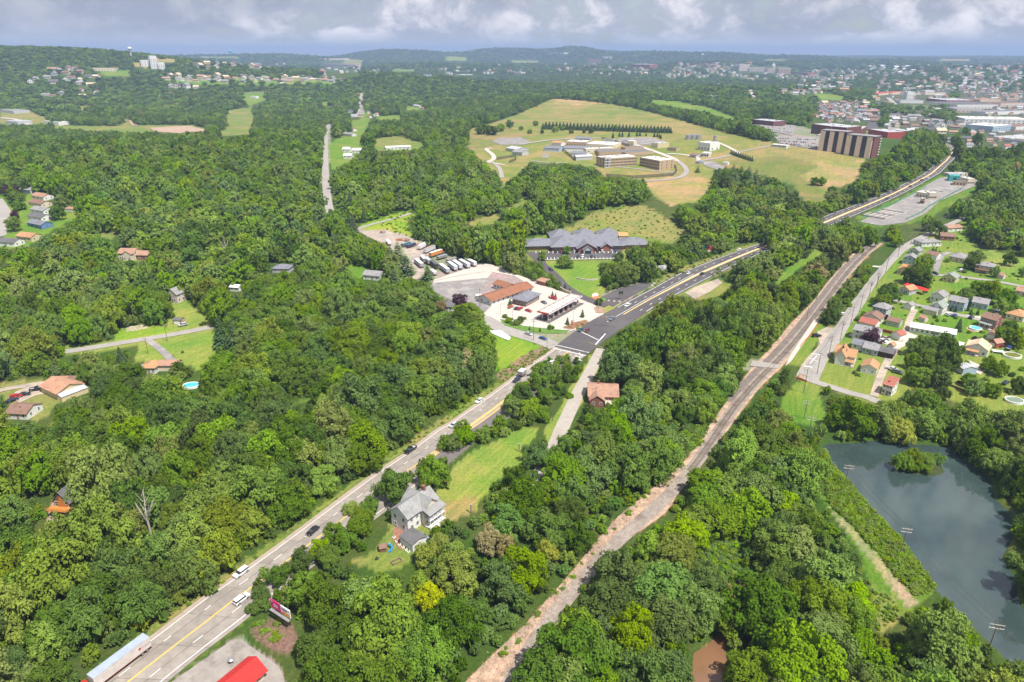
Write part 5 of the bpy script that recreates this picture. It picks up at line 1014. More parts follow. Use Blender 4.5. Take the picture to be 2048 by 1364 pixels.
# ================================================================ things set down where the photograph shows them
# ---- the near farmhouse and its yard
def farmhouse():
    A, B = (784,1050), (817,1068); loc, th, L = frame(A, B); t = thing('farmhouse', 'pale two storey farmhouse with grey cross gabled roof and double porch beside the mown field', 'house', loc, th)
    D1 = dep(B, (848,1053)); D2 = 6.4; X = L+1.6; block(t, 0, 0, L, D1+D2+1.5, 5.9, 2.6, 'g', 'w', 'n', 'y', over=.6, win=(2,0), nost=2); block(t, -.8, D1+.2, X+.8, D2, 5.7, 2.9, 'g', 'c', 'n', 'x', over=.6, win=None)
    for y in (D1*.3, D1*.72): add_win(t, L, y, .95, math.pi/2); add_win(t, L, y, 3.7, math.pi/2)
    m = MB(); m.box(L*.42,D1+D2*.8,7,L*.42+1.1,D1+D2*.8+1,10.2); m.put('chimney', WALL['r'], t)
    for z in (0.2, 2.9): m = MB(); m.box(X,D1-.2,z,X+2.6,D1+D2+.6,z+.15); m.put('porch_floor', M_WFR, t)
    m = MB(); m.prof([(X-.2,6.4),(X-.2,6.25),(X+3.0,5.25),(X+3.0,5.4)], D1-.5, D1+D2+.9); m.put('porch_roof', ROOF['n'], t)
    for i in range(5): y = D1-.1+i*(D2+.6)/4; m = MB(); m.box(X+2.4,y-.09,0,X+2.58,y+.09,5.3); m.put('porch_post', M_WFR, t)
    for z in (1.15, 3.95): m = MB(); m.box(X+2.45,D1-.1,z,X+2.53,D1+D2+.5,z+.08); [m.box(X+2.47,D1+i*.32,z-.8,X+2.51,D1+i*.32+.05,z) for i in range(22)]; m.put('railing', M_WFR, t)['kind'] = 'stuff'
    for y in (D1+1.3, D1+3.2, D1+5.2): add_win(t, X, y, .8, math.pi/2, 1.0, 1.7); add_win(t, X, y, 3.6, math.pi/2, 1.0, 1.6)
    m = MB(); m.box(X+2.6,D1+2.6,-.1,X+5.2,D1+3.8,.12); m.put('front_step', M_LOT, t); return t
farmhouse()
garage('garage', 'low grey roofed white garage in front of the farmhouse', (801,1087), (826,1105), 5.2, 2.6, .7, 'w', 'd', 'x', door=False)
car('pale blue sedan parked between the farmhouse and its garage', (844,1076), (852,1080), 'sedan', 'slate')
def hot_tub():
    x, y, z = hit(766,1100); t = thing('playhouse', 'small brown wooden playhouse with a blue slide on the farmhouse lawn', 'playhouse', (x, y, z), .3); m = MB(); m.box(-1,-1,0,1,1,1.6); m.put('cabin', WALL['k'], t); m = MB(); m.profx([(-1.3,1.5),(0,2.5),(1.3,1.5)], -1.2, 1.2); m.put('roof', ROOF['b'], t)
    m = MB()
    for i in range(10):
        a0, a1 = i*.33, (i+1)*.33; m.cyl((1.6+1.1*math.sin(a0), 1.1*math.cos(a0)-.4, 1.5-.14*i), (1.6+1.1*math.sin(a1), 1.1*math.cos(a1)-.4, 1.5-.14*(i+1)), .32, .32, 7)
    m.put('slide', C('blue plastic', (.02,.22,.50), rough=.35), t)
    x, y, z = hit(793,1124); t = thing('raised_bed', 'grey rimmed wooden frame lying on the farmhouse lawn', 'planter', (x, y, z), .6)
    for q in ((-1.6,-.9,1.6,-.7),(-1.6,.7,1.6,.9),(-1.6,-.7,-1.4,.7),(1.4,-.7,1.6,.7)): m = MB(); m.box(q[0],q[1],0,q[2],q[3],.5); m.put('board', M_WOODP, t)
    x, y, z = hit(754,1119); t = thing('fire_pit', 'small dark fire pit on tripod legs on the farmhouse lawn', 'fire pit', (x, y, z)); m = MB(); m.cyl((0,0,.3),(0,0,.6),.45,.55,10); m.put('bowl', M_DARKM, t)
    for i in range(3): m = MB(); a = i*2.1; m.cyl((math.cos(a)*.6,math.sin(a)*.6,0),(0,0,1.5),.04,.04,4); m.put('leg', M_DARKM, t)
    for i, (px, py) in enumerate(((788,1076),(793,1084),(799,1091),(806,1096),(812,1101),(817,1105))):
        x, y, z = hit(px, py); t = thing('planter_box', 'white planter box on the red paving, %s from the farmhouse' % NTH[i], 'planter', (x, y, z+.1), .7, 'white planter boxes along the red paving'); m = MB(); m.box(-.45,-.3,0,.45,.3,.45); m.put('box', M_WFR, t); m = MB(); m.cyl((0,0,.45),(0,0,.75),.3,.12,6); m.put('plant', LEAF['B'], t)
    for (px, py, w) in ((1038,903,'among the trees beside'),(942,1026,'at the dry end of')): x, y, z = hit(px, py); t = thing('post', 'short weathered post %s the mown field' % w, 'post', (x, y, z)); m = MB(); m.cyl((0,0,-.3),(0,0,3.2),.2,.2,6); m.put('shaft', M_WOODP, t); m = MB(); m.box(-.3,-.3,3.2,.3,.3,3.5); m.put('cap', M_METG, t)
hot_tub()
# ---- bottom edge: red roof, billboard, semi truck
def red_shop():
    P0 = hit(536,1335,3.4); P1 = hit(502,1364,3.4); P2 = hit(500,1304,3.4); dx, dy = P0[0]-P1[0], P0[1]-P1[1]; l = math.hypot(dx, dy); ux, uy = dx/l, dy/l; wdt = math.dist(P0[:2], P2[:2]); Lb = 30
    ax, ay = P0[0]-ux*Lb, P0[1]-uy*Lb; t = thing('roadside_shop', 'low roadside building with a bright red gabled metal roof beside its cracked lot', 'building', (ax, ay, gz(ax, ay)), math.atan2(uy, ux))
    block(t, .8, 1.0, Lb-1.6, wdt-2.0, 3.0, 1.7, 'g', 'c', 'r', 'x', over=1.0, win=(9,2), fd=1, seam=.9); m = MB(); m.box(14,-1.2,.02,Lb+1,.8,.12); m.put('walkway', M_LOT, t)
    x, y, z = hit(463,1327); t = thing('satellite_dish', 'round blue and white kettle grill standing beside the red roofed building', 'grill', (x, y, z)); m = MB(); m.cyl((0,0,.7),(0,0,1.3),.35,.7,10); m.put('bowl', C('blue enamel', (.05,.16,.42), rough=.3), t); m = MB(); m.cyl((0,0,1.3),(0,0,1.6),.7,.2,10); m.put('lid', M_CHR, t)
    for i in range(3): m = MB(); a = i*2.1; m.cyl((math.cos(a)*.6,math.sin(a)*.6,0),(0,0,.9),.05,.05,4); m.put('leg', M_DARKM, t)
    t.name = 'kettle_grill'
red_shop()
def bb(dz=3.2): pass
billboard('twin billboard with magenta and white-orange panels above a cleared slope', (547,1232), (585,1257), 2.7, 3.4, [(0,.50,(.55,.02,.16),[(.12,.72,.20,.88,(.8,.7,.75)),(.28,.35,.75,.43,(.8,.65,.7)),(.28,.57,.75,.63,(.8,.65,.7))]),(.53,1,(.72,.72,.74),[(.06,.05,.94,.40,(.75,.25,.03)),(.1,.55,.7,.75,(.1,.1,.14))])])
def semi():
    c = hit(238,1311,4.05); d = hit(176,1357,4.05); th = math.atan2(d[1]-c[1], d[0]-c[0])
    t = semitrailer('long silver box trailer hauled by a red cab at the edge of the highway', (238,1311), (176,1357), 14.4, (.56,.52,.49), (.32,.37,.45), name='semi_truck', cat='truck', legs=False)
    t.location = (c[0], c[1], lift(c[0], c[1], .13)); t.rotation_euler.z = th; red = paint((.55,.01,.01)) 
    m = MB(); m.add(*taper(7.9,10.3,.9,1.2,8.0,9.9,3.3,1.15)); m.put('cab', red, t); m = MB(); m.box(6.2,-.5,.7,12.3,.5,1.0); m.put('chassis', M_DARKM, t); m = MB(); m.add(*taper(10.3,12.4,.7,1.05,10.3,12.1,1.9,.9)); m.put('hood', red, t)
    m = MB(); m.add(*taper(9.91,10.34,2.1,1.1,9.9,9.96,3.2,1.05)); m.put('windscreen', M_GLASS, t); wheels(t, (7.0,8.2,11.6), 1.12, .5)
    m = MB(); m.box(-4.6,1.305,2.35,-4.0,1.33,2.95); m.put('emblem', C('emblem red', (.45,.02,.05)), t)
    m = MB(); [m.box(-4.75-.42*i,1.305,2.55,-4.75-.42*i-.28,1.33,2.72) for i in range(6)]; [m.box(-4.75-.42*i,1.305,2.30,-4.75-.42*i-.3,1.33,2.42) for i in range(6)]; m.put('lettering', C('faded print', (.36,.30,.30)), t)
    for i in range(23): m = MB(); x = -7+i*.62; m.box(x,1.30,1.2,x+.03,1.312,4.0); m.put('side_post', C('trailer seam', (.48,.45,.43)), t)
semi()
PAINT.update({'wsuv': (.78,.78,.78)})
HWG = 'vehicles driving on the highway'
car('white sport utility vehicle in the far lane, nearest to the semi truck', (483,1149), (468,1160), 'suv', 'white', HWG)
car('white sport utility vehicle half hidden by trees beside the yellow centre line', (484,1202), (500,1190), 'suv', 'wsuv', HWG)
car('black sedan on the highway below the farmhouse, close to overhanging trees', (626,1065), (612,1077), 'sedan', 'black', HWG)
car('black pickup truck with a pale bed on the concrete highway', (821,903), (806,914), 'pickup', 'black', HWG)
car('silver hatchback on the highway beyond the black pickup truck', (907,853), (894,862), 'hatch', 'silver', HWG)
car('white sedan in the outer lane of the concrete highway', (959,804), (946,813), 'sedan', 'white', HWG)
car('dark blue car towing a box trailer on the highway', (1033,763), (1022,771), 'suv', 'navy', HWG)
semitrailer('small grey box trailer towed behind the dark blue car', (1044,752), (1033,761), 4.2, (.30,.30,.31), (.60,.60,.62), 2.9, 'cargo_trailer', legs=False)
car('white sedan near the crossroads on the tree lined carriageway', (1103,728), (1115,718), 'sedan', 'white', HWG)
car('teal sedan waiting at the stop line of the crossroads', (1161,662), (1155,668), 'sedan', 'teal', HWG); car('maroon sedan waiting at the stop line of the crossroads', (1174,663), (1168,669), 'sedan', 'maroon', HWG)
car('blue pickup truck approaching the crossroads beside the median', (1224,640), (1215,646), 'pickup', 'slate', HWG); car('white pickup truck in the turning lane of the black highway', (1255,613), (1246,619), 'pickup', 'white', HWG)
car('white car on the black highway below the paired billboards', (1377,549), (1368,554), 'hatch', 'white', HWG); car('black car on the far side of the yellow median', (1404,549), (1413,544), 'sedan', 'black', HWG)
car('white van like car at the tree covered end of the black highway', (1478,502), (1468,507), 'suv', 'white', HWG)
for i, (a, b, k, c, l) in enumerate([((1773,399),(1765,402),'sedan','navy','dark sedan on the distant highway above the treatment tanks'),((1820,374),(1812,378),'sedan','black','black sedan on the distant highway beside the green fence'),((1843,362),(1851,358),'suv','maroon','maroon car below the far crossroads'),((1855,358),(1863,354),'suv','white','white car below the far crossroads'),((1733,404),(1741,400),'sedan','black','black sedan under the wooded bank of the distant highway'),((1866,333),(1859,338),'pickup','slate','grey blue truck at the far crossroads'),((1880,325),(1886,320),'suv','white','white car climbing beyond the far crossroads')]): car(l, a, b, k, c, HWG)
car('silver sedan on the side road under the wooden pole', (1057,670), (1066,673), 'sedan', 'silver'); car('bright blue sedan on the side road at the crossroads', (1086,679), (1095,682), 'sedan', 'blue'); car('dark pickup truck climbing the school drive', (1102,541), (1108,547), 'pickup', 'navy')
# ---- fuel station
def canopy():
    a, b, c = hit(1075,622.5,5.0), hit(1097.5,628.5,5.0), hit(1164.5,592,5.0); W_ = math.dist(a[:2], b[:2]); D = math.dist(b[:2], c[:2]); th = math.atan2(c[1]-b[1], c[0]-b[0])
    z = gz(b[0], b[1])+.15; t = thing('fuel_canopy', 'long white fuel station canopy with panelled roof over a row of pumps', 'canopy', (b[0], b[1], z), th)   # x runs along the canopy, y across
    m = MB(); m.box(0,0,4.6,D,W_,4.95); m.put('deck', C('canopy brown frame', (.24,.15,.09)), t)
    nx, ny = 7, 3
    for i in range(nx):
        for j in range(ny):
            x0, x1 = .8+(D-1.6)*(i+.09)/nx, .8+(D-1.6)*(i+.91)/nx; y0, y1 = .8+(W_-1.6)*(j+.10)/ny, .8+(W_-1.6)*(j+.90)/ny; m = MB(); m.box(x0,y0,4.955,x1,y1,5.02); m.put('roof_panel', C('canopy panel', (.72,.70,.66)), t)
    for k, q in enumerate(((0,-.12,D,0),(0,W_,D,W_+.12),(-.12,-.12,0,W_+.12),(D,-.12,D+.12,W_+.12))): m = MB(); m.box(q[0],q[1],4.4,q[2],q[3],5.15); m.put('fascia', C('fascia lilac', (.56,.56,.64)) if k != 2 else C('fascia red', (.5,.03,.03)), t)
    for i in range(7):
        x = 2.5+(D-5)*i/6
        for y in (W_*.25, W_*.75): m = MB(); m.box(x-.18,y-.18,0,x+.18,y+.18,4.6); m.put('column', M_WFR, t)
    m = MB(); m.box(-1,-1.2,.02,D+1,W_+1,.06); m.put('canopy_shade', C('dark apron', (.11,.105,.10)), t)  # the canopy's shade put into colour, a dark sheet on the pale yard
    for i in range(7):
        x = 2.5+(D-5)*i/6
        for s in (.25, .75):
            p = Vector((x+.9, W_*s, .06)); p.rotate(t.rotation_euler); pt = thing('fuel_pump', 'red and white fuel pump, %s from the red fascia end, %s row' % (NTH[i], 'front' if s < .5 else 'back'), 'fuel pump', (b[0]+p.x, b[1]+p.y, z+.06), th, 'fuel pumps under the canopy'); m = MB(); m.box(-.4,-.28,.15,.4,.28,1.9); m.put('cabinet', C('pump red', (.45,.04,.04)), pt); m = MB(); m.box(-.9,-.5,0,.9,.5,.15); m.put('base', M_LOT, pt); m = MB(); m.box(-.3,-.30,1.1,.3,-.282,1.6); m.put('display', M_WFR, pt)
canopy()
D_ = dep((1052,613.5),(1079.5,599)); house('convenience_store', 'red brick fuel station store with hipped slate grey roof and window rows', (1025,608), (1052,614), D_, 3.6, 2.6, 'h', wall='r', roof='s', win=(3,7), doors=(), over=1.1, wh=(1.8,1.7), cat='shop')
def motel():
    L2 = dep((983,612),(1047,579)); loc, th, L = frame((957,603),(983,612)); t = thing('motel', 'long white motel with a rusty brown L-shaped roof beside an empty lot', 'motel', loc, th); block(t, 0, 0, L, L2, 3.2, 1.9, 'g', 'w', 'W', 'y', over=1.0, win=(2,9), wh=(1.4,1.2))
    block(t, -11.5, L2*.66, 11.5, L2*.22, 3.0, 1.6, 'g', 'w', 'W', 'x', over=.7, win=(4,1), wh=(1.4,1.2)); m = MB(); m.box(-4.5,1,-.3,-.02,5,2.6); m.put('annex', WALL['w'], t)
motel()
for i, (a, b, k, c, l) in enumerate([((1021,616),(1027,613),'sedan','orange','orange sedan parked beside the conical shrub of the store'),((1033,619),(1038,616),'hatch','navy','dark blue hatchback parked between orange and red cars'),((1040,619.5),(1046,616),'sedan','red','red sedan parked beside the dark blue hatchback'),((1057,623.5),(1063,625.5),'sedan','red','bright red sedan standing alone in front of the store'),((1088,607),(1094,610),'sedan','grey','dark grey sedan parked between the store and the canopy'),((1106,598.5),(1113,600.5),'pickup','red','bright red pickup truck behind the fuel canopy')]): car(l, a, b, k, c)
def lamp(label, px, py, h=8, col=M_METG, dbl=False):
    x, y, z = hit(px, py); t = thing('street_lamp', label, 'street lamp', (x, y, z)); m = MB(); m.cyl((0,0,-.2),(0,0,h),.11,.07,6); m.put('pole', col, t); m = MB(); m.box(-.15,-.15,h,1.5,.15,h+.15); m.put('lamp_head', col, t); return t
for px, py, h, l in ((1146,664,13,'tall grey lamp post at the corner of the fuel station'),(1001,631,7,'dark lamp post at the edge of the station yard near the motel'),(1025,640,6,'short lamp post among the station shrubs'),(1197,616,11,'tall thin flagpole like lamp beside the school drive entrance'),(1382,549,9,'lamp post standing in the yellow median'),(1440,560,9,'lamp post beside the gravel pad'),(1101,650,6,'lamp post by the rounded station shrub')): lamp(l, px, py, h)
def small_sign(label, px, py, w, h, base, col, th=0, name='sign', posts=2, extra=None):
    x, y, z = hit(px, py); t = thing(name, label, 'sign', (x, y, z), th)
    for i in range(posts): m = MB(); u = (-.35 if posts == 2 and i == 0 else .35 if posts == 2 else 0)*w; m.cyl((u,0,-.2),(u,0,base+h),.09,.09,5); m.put('post', M_DARKM, t)
    m = MB(); m.box(-w/2,-.12,base,w/2,.12,base+h); o = m.put('sign_panel', C('sign %s' % (col,), col), t)
    for q in (extra or ()): m = MB(); m.box(q[0]*w-w/2,-.145,base+q[1]*h,q[2]*w-w/2,-.123,base+q[3]*h); m.put('sign_print', C('print %s' % (q[4],), q[4]), o)
small_sign('black square sign on two posts standing in the empty asphalt lot', 1241,599, 2.6, 1.8, 3.4, (.02,.02,.02), .2, extra=[(.2,.3,.8,.42,(.3,.3,.3))])
small_sign('red and orange sign cluster on the station corner post', 1144,656, 1.5, 2.4, 2.0, (.45,.05,.02), -.2, posts=1, extra=[(.1,.1,.9,.4,(.6,.25,.03)),(.1,.6,.9,.8,(.7,.7,.7))])
small_sign('red and blue billboard beside the trees at the far end of the black highway', 1413,511, 7.5, 5, 2.5, (.55,.06,.05), -.1, 'billboard', extra=[(0,0,.45,1,(.15,.35,.55)),(.5,.1,.9,.35,(.75,.75,.75))])
billboard('paired white and grey billboards under large trees by the black highway', (1297,549), (1332,546), 4.2, 1.6, [(0,.46,(.72,.72,.72),[(.1,.45,.45,.9,(.5,.12,.03)),(.5,.4,.92,.95,(.45,.03,.08))]),(.52,1,(.5,.52,.55),[(.1,.2,.6,.7,(.35,.3,.3)),(.65,.5,.9,.8,(.7,.7,.7))])])
x, y, z = hit(1190,593); t = thing('monument_sign', 'white rounded stone sign on a patch of orange mulch', 'sign', (x, y, z), .6); m = MB(); m.prof([(-2.6,0),(2.6,0),(2.4,1.4),(1.2,2.1),(-1.2,2.1),(-2.4,1.4)][::-1], -.3, .3); m.put('slab_face', M_WFR, t)
st(sheet('mulch_bed', W2([(1181,594),(1190,585),(1199,590),(1198,598),(1188,599)]), C('orange mulch', (.55,.17,.06), var=.2), .12)); st(sheet('mulch_bed', W2([(1187,616),(1196,612),(1212,620),(1208,627),(1192,627)]), C('brown mulch', (.30,.20,.14), var=.3), .12))
st(sheet('lawn_strip', W2([(1000,639),(1012,640),(1046,652),(1104,659),(1140,661),(1128,668),(1090,667),(1046,662),(1010,652)]), C('lawn strip green', (.10,.19,.03), var=.25, scale=.3, coords='World'), .13))
st(sheet('lawn_strip', W2([(1199,597),(1210,596),(1212,604),(1200,603)]), MATS['lawn strip green'], .13)); st(sheet('flower_bed', W2([(1125,655),(1150,645),(1172,640),(1178,645),(1160,655),(1140,660)]), C('flower bed brown', (.22,.12,.06), var=.5, scale=.4, coords='World'), .14))
def boulders(label, poly, n, seed, r0, r1, col, name='stone_heap'):
    r = random.Random(seed); mb = MB(); w = W2(poly); p = np.array(w)
    import bmesh
    for i in range(n):
        for _ in range(50):
            x, y = r.uniform(p[:,0].min(), p[:,0].max()), r.uniform(p[:,1].min(), p[:,1].max())
            if inpoly(np.array([x]), np.array([y]), w)[0]: break
        s = r.uniform(r0, r1); z = gz(x, y); a = r.uniform(0,3.1); u = (math.cos(a)*s, math.sin(a)*s); v = (-math.sin(a)*s*.6, math.cos(a)*s*.6)
        mb.add([(x-u[0],y-u[1],z),(x-v[0],y-v[1],z-.1),(x+u[0],y+u[1],z),(x+v[0],y+v[1],z-.1),(x,y,z+s*r.uniform(.4,.8))], [(0,1,4),(1,2,4),(2,3,4),(3,0,4)])
    o = mb.put(name, col); tag(o, label, None, None, 'stuff')
boulders('heap of pale stones on the grass beside the valley road', [(250,655),(290,650),(296,656),(255,664)], 160, 1, .3, .9, C('pale rubble', (.42,.35,.28), var=.3))
boulders('rubble and dry brush on the bank above the highway', [(1085,694),(1096,704),(1050,735),(1005,762),(996,750),(1040,716)], 500, 2, .3, .9, C('bank rubble', (.27,.19,.13), var=.4))
boulders('broken red earth and debris along the cleared railway side', [(930,1364),(1048,1252),(1137,1152),(1181,1097),(1233,1037),(1299,982),(1320,990),(1240,1060),(1190,1120),(1150,1170),(1090,1245),(1000,1364)], 1500, 3, .25, .8, M_BARE)
boulders('brush and cut wood on the slope under the billboard', [(500,1255),(545,1238),(585,1250),(600,1290),(575,1305),(545,1300),(505,1275)], 350, 4, .2, .55, C('slope brush', (.20,.13,.10), var=.4))
x, y, z = hit(1006,672); st(sheet('white_tarp', W2([(977,661),(1003,662),(1022,676),(1018,682),(998,674),(985,668)]), C('tarp white', (.62,.62,.61)), .25))
# retaining blocks beside the school drive
def wall_row(name, label, pts, h, w, m, piece=1.6, cat='wall', off=0):
    t = thing(name, label, cat); P_ = resample(W2(pts), piece); k = ('blk', piece, w, h)
    for a, b in zip(P_, P_[1:]):
        if math.dist(a, b) < .3: continue
        q = MB(); l = math.dist(a, b); q.box(-l/2+.03,-w/2,-.4,l/2-.03,w/2,h); q.put('block', m, t, ((a[0]+b[0])/2, (a[1]+b[1])/2, gz(*a)+off), math.atan2(b[1]-a[1], b[0]-a[0]))
wall_row('retaining_wall', 'curved tan block retaining wall behind the fuel canopy', [(1110,568),(1113,573),(1122,580),(1133,586),(1142,588)], 1.8, .6, C('tan block', (.46,.38,.28)), 1.6)
wall_row('concrete_kerb', 'row of white concrete barriers along the motel lot', [(866,564),(890,558),(920,552),(950,547),(968,545)], .8, .5, M_LOT, 2.6)
wall_row('lawn_wall', 'low white curved wall on the school lawn', [(1152,557),(1160,559),(1172,561),(1184,561),(1196,559)], .9, .5, M_LOT, 1.8)
house('utility_shed', 'reddish brick enclosure at the back corner of the station yard', (1073,568), (1090,573), 5, 2.4, .6, 's', wall='r', roof='p', win=None, doors=(), cat='shed')
# ---- trailer yard
for a, b, L, w, r, l in [((846,497),(834,503),12,(.68,.68,.68),(.70,.70,.70),'white box trailer at the back of the storage yard'),((859,504),(846,510),13,(.52,.58,.64),(.36,.27,.22),'pale trailer with a rusty brown roof in the storage yard'),((872,512),(860,516),12.5,(.60,.24,.08),(.72,.66,.58),'orange sided box trailer in the storage yard'),((884,518),(874,521),9,(.22,.25,.25),(.27,.29,.29),'small green grey trailer beside the orange one'),((903,524),(893,527),9,(.26,.25,.24),(.30,.29,.29),'grey flatbed load nearest the trees of the storage yard'),
    ((838,532),(829,524),14,(.30,.33,.40),(.70,.70,.70),'dark sided trailer with a white roof under the tall pines'),((889,543),(880,536),14,(.34,.38,.46),(.72,.72,.72),'white roofed trailer half hidden by a bush'),((905,538),(896,531),13.5,(.48,.50,.56),(.68,.68,.70),'first of four long white trailers side by side'),((915,535),(906,528),13.5,(.50,.52,.57),(.70,.70,.70),'second of four long white trailers side by side'),((929,533),(919,527),13.5,(.52,.54,.58),(.72,.72,.72),'third of four long white trailers side by side'),((941,530),(931,525),13.5,(.54,.55,.60),(.74,.74,.74),'last of four long white trailers side by side, next to the trees'),
    ((847,524),(841,517),10,(.20,.20,.21),(.55,.56,.58),'narrow dark container at the mouth of the storage yard'),((856,527),(850,520),10,(.24,.24,.25),(.42,.42,.45),'grey container behind the narrow dark one'),((868,534),(860,527),13,(.05,.05,.06),(.10,.10,.11),'black flatbed trailer between grey containers'),((777,489),(773,484),9,(.68,.68,.68),(.74,.74,.74),'white van body by the yard entrance'),((867,549),(860,543),8,(.5,.5,.52),(.62,.62,.62),'pale trailer at the lower corner of the storage yard'),((822,495),(813,498),9,(.03,.05,.09),(.06,.09,.15),'dark blue flatbed in the storage yard'),((812,493),(803,496),9,(.06,.15,.17),(.10,.2,.22),'teal flatbed in the storage yard')]:
    semitrailer(l, a, b, L, w, r, 3.6 if L > 9.5 else 2.6)
def scrap(label, px, py, n, cols, seed, s=2.6):
    r = random.Random(seed); x, y, z = hit(px, py); t = thing('scrap_frames', label, 'scrap frame', (x, y, z), r.uniform(0,3))
    for i in range(n): m = MB(); a = r.uniform(-.4,.4); l = r.uniform(.6,1)*s; u, v = r.uniform(-s*.5,s*.5), r.uniform(-s*.8,s*.8); m.box(u-l,v-.15,.2+.25*i,u+l,v+.15,.5+.25*i); o = m.put('beam', C('scrap %s' % (cols[i % len(cols)],), cols[i % len(cols)]), t)
for q in [('rusty orange steel frames lying in the storage yard',799,481,6,[(.45,.13,.03),(.30,.08,.03)],1),('dark rusty steel frames piled in the storage yard',812,483,8,[(.16,.06,.04),(.28,.08,.05)],2),('maroon steel beams beside the grey trailer',840,492,6,[(.20,.03,.03)],3,3.5),('yellowish truck frames in the storage yard',817,489,5,[(.6,.5,.3)],4),('cream truck frames near the tree edge of the yard',834,488,5,[(.62,.55,.4)],6),('red and black machinery at the top of the storage yard',765,466,7,[(.25,.04,.02),(.03,.04,.07)],5)]: scrap(*q)
# ---- school
def school():
    loc, th, L = frame((1104,503),(1246,500)); t = thing('school', 'long low school with grey hipped roofs, brick walls and a gabled entrance', 'school', loc, th); D = 24
    block(t, 0, 0, L, D, 3.4, 6.2, 'h', 'r', 's', over=1.2, win=(26,4), wh=(1.2,1.3)); block(t, -L*.36, 5, L*.40, D-8, 3.2, 3.9, 'h', 'r', 's', over=1.2, win=(8,3), wh=(1.2,1.3)); block(t, L*.98, 2, L*.39, D-8, 3.2, 3.9, 'h', 'r', 's', over=1.2, win=(8,3), wh=(1.2,1.3))
    for k in range(3): block(t, L*(.06+.36*k), D+4, L*.30, 17, 3.2, 5.2, 'h', 'c', 's', over=1.0, win=None)
    block(t, L*.35, -6, L*.24, 14, 3.6, 3.6, 'g', 'r', 's', 'y', over=1.4); block(t, L*.41, -10, L*.12, 6, 3.2, 2.4, 'g', 'g', 's', 'y', over=.6); link('entrance_glass', winbig(5.0,2.6), t, (L*.47,-10.03,.1), 0)
    block(t, L*.69, -3, L*.13, 10, 3.3, 2.4, 'g', 'r', 's', 'y', over=1.2)
school()
house('storage_building', 'small building with an orange red roof behind the school', (1238,480), (1256,480), 7, 3, 1.0, 's', wall='c', roof='o', win=None, doors=(), cat='building'); semitrailer('white box truck body with an orange side beside the school wing', (1084,497), (1074,497), 8.5, (.72,.42,.10), (.74,.72,.68), 3.6, 'box_trailer', legs=False); garage('shed', 'dark little shed at the wooded end of the school', (1032,484), (1045,484), 4, 2.4, 1.2, 'r', 's')
cc_ = ['black','maroon','white','navy','silver','blue','white','slate']
parked(lambda i, k, c: '%s %s, %s bay from the left in the front row against the school' % (c, {'sedan':'sedan','suv':'utility car','hatch':'hatchback'}[k], NTH[i]), (1112,505), (1232,503), 14, ['sedan','hatch','suv'], cc_, (0,-3), 'cars in the front row of the school lot', skip=(2,3,6,7,8,11))
parked(lambda i, k, c: '%s %s, %s bay from the left in the row by the school lawn' % (c, {'sedan':'sedan','suv':'utility car','hatch':'hatchback'}[k], NTH[i]), (1120,515), (1228,514), 13, ['hatch','sedan','suv'], cc_[::-1], (0,3), 'cars in the row by the school lawn', skip=(0,2,3,6,9,10,11))
for i in range(22): st(ribbon('bay_line', W2([(1088+i*7,516),(1088+i*7,519.5)]), .45, M_WHITE, .2, 4, sm=False))
for i in range(20): st(ribbon('bay_line', W2([(1072+i*8.5,503.5),(1072+i*8.5,507)]), .45, M_WHITE, .2, 4, sm=False))
for i, (px, py) in enumerate(((1217,602),(1228,603),(1239,604),(1304,571),(1308,567),(1313,566))):
    x, y, z = hit(px, py); t = thing('boulder', 'pale boulder at the edge of the empty asphalt lot, %s from the school drive' % NTH[i], 'boulder', (x, y, z), 0, 'pale boulders around the empty lot'); m = MB(); m.add([(-1.0,-.6,-.1),(.9,-.7,-.1),(1.1,.5,-.1),(-.8,.7,-.1),(-.5,-.35,.7),(.5,-.3,.8),(.4,.3,.75),(-.4,.35,.6)], [(0,3,2,1),(4,5,6,7),(0,1,5,4),(1,2,6,5),(2,3,7,6),(3,0,4,7)]); m.put('rock', C('boulder', (.5,.44,.36)), t)
# ---- houses of the neighbourhood on the right
def porch(x0, y0, w, d, roof='g', h=2.5):
    def f(t, L, D):
        m = MB(); m.profx([(y0*1.0,h-.3),(y0+d,h+.4),(y0+d,h+.52),(y0,h-.18)], x0*L, x0*L+w); m.put('porch_roof', ROOF[roof], t); m = MB(); m.box(x0*L,y0+.1,-.3,x0*L+w,y0+d,.25); m.put('porch_floor', M_LOT, t)
        for u in (0.1, .5, .9): m = MB(); m.box(x0*L+w*u-.08,y0+.15,.2,x0*L+w*u+.08,y0+.31,h-.2); m.put('porch_post', M_WFR, t)
    return f
def wing(x0, y0, w, d, h, rh, roof='g', wall='w', ridge='x', win=None, style='g', z0=0, doors=()):
    def f(t, L, D): block(t, x0*L, y0, w, d, h, rh, style, wall, roof, ridge, win=win, doors=doors, z0=z0)
    return f
def tanhouse():
    loc, th, L = frame((1668,728),(1706,736)); t = thing('house', 'white house with an orange tan cross gabled roof beside the cream detached garage', 'house', loc, th)
    block(t, 0, 0, L*.52, 11, 4.6, 2.6, 'g', 'w', 't', 'y', over=.6, win=(0,3), sides='L'); block(t, L*.52, 2.6, L*.46, 8, 4.4, 2.3, 'g', 'w', 't', 'x', over=.6, win=(2,1)); block(t, -1.2, 5.5, 4, 8, 4.2, 2.2, 'g', 'w', 't', 'x', over=.5); porch(.53, -.2, L*.46, 2.7, 't')(t, L, 11)
    m = MB(); m.box(L*.26-.4,4,7,L*.26+.4,4.8,8.2); m.put('chimney', M_DARKM, t)
tanhouse()
garage('garage', 'white detached garage with an orange tan roof on the wide lawn', (1720,744), (1751,751), 8.5, 2.8, 1.7, 'w', 't', 'y', door=False, win=(2,1), wh=(.7,.7))
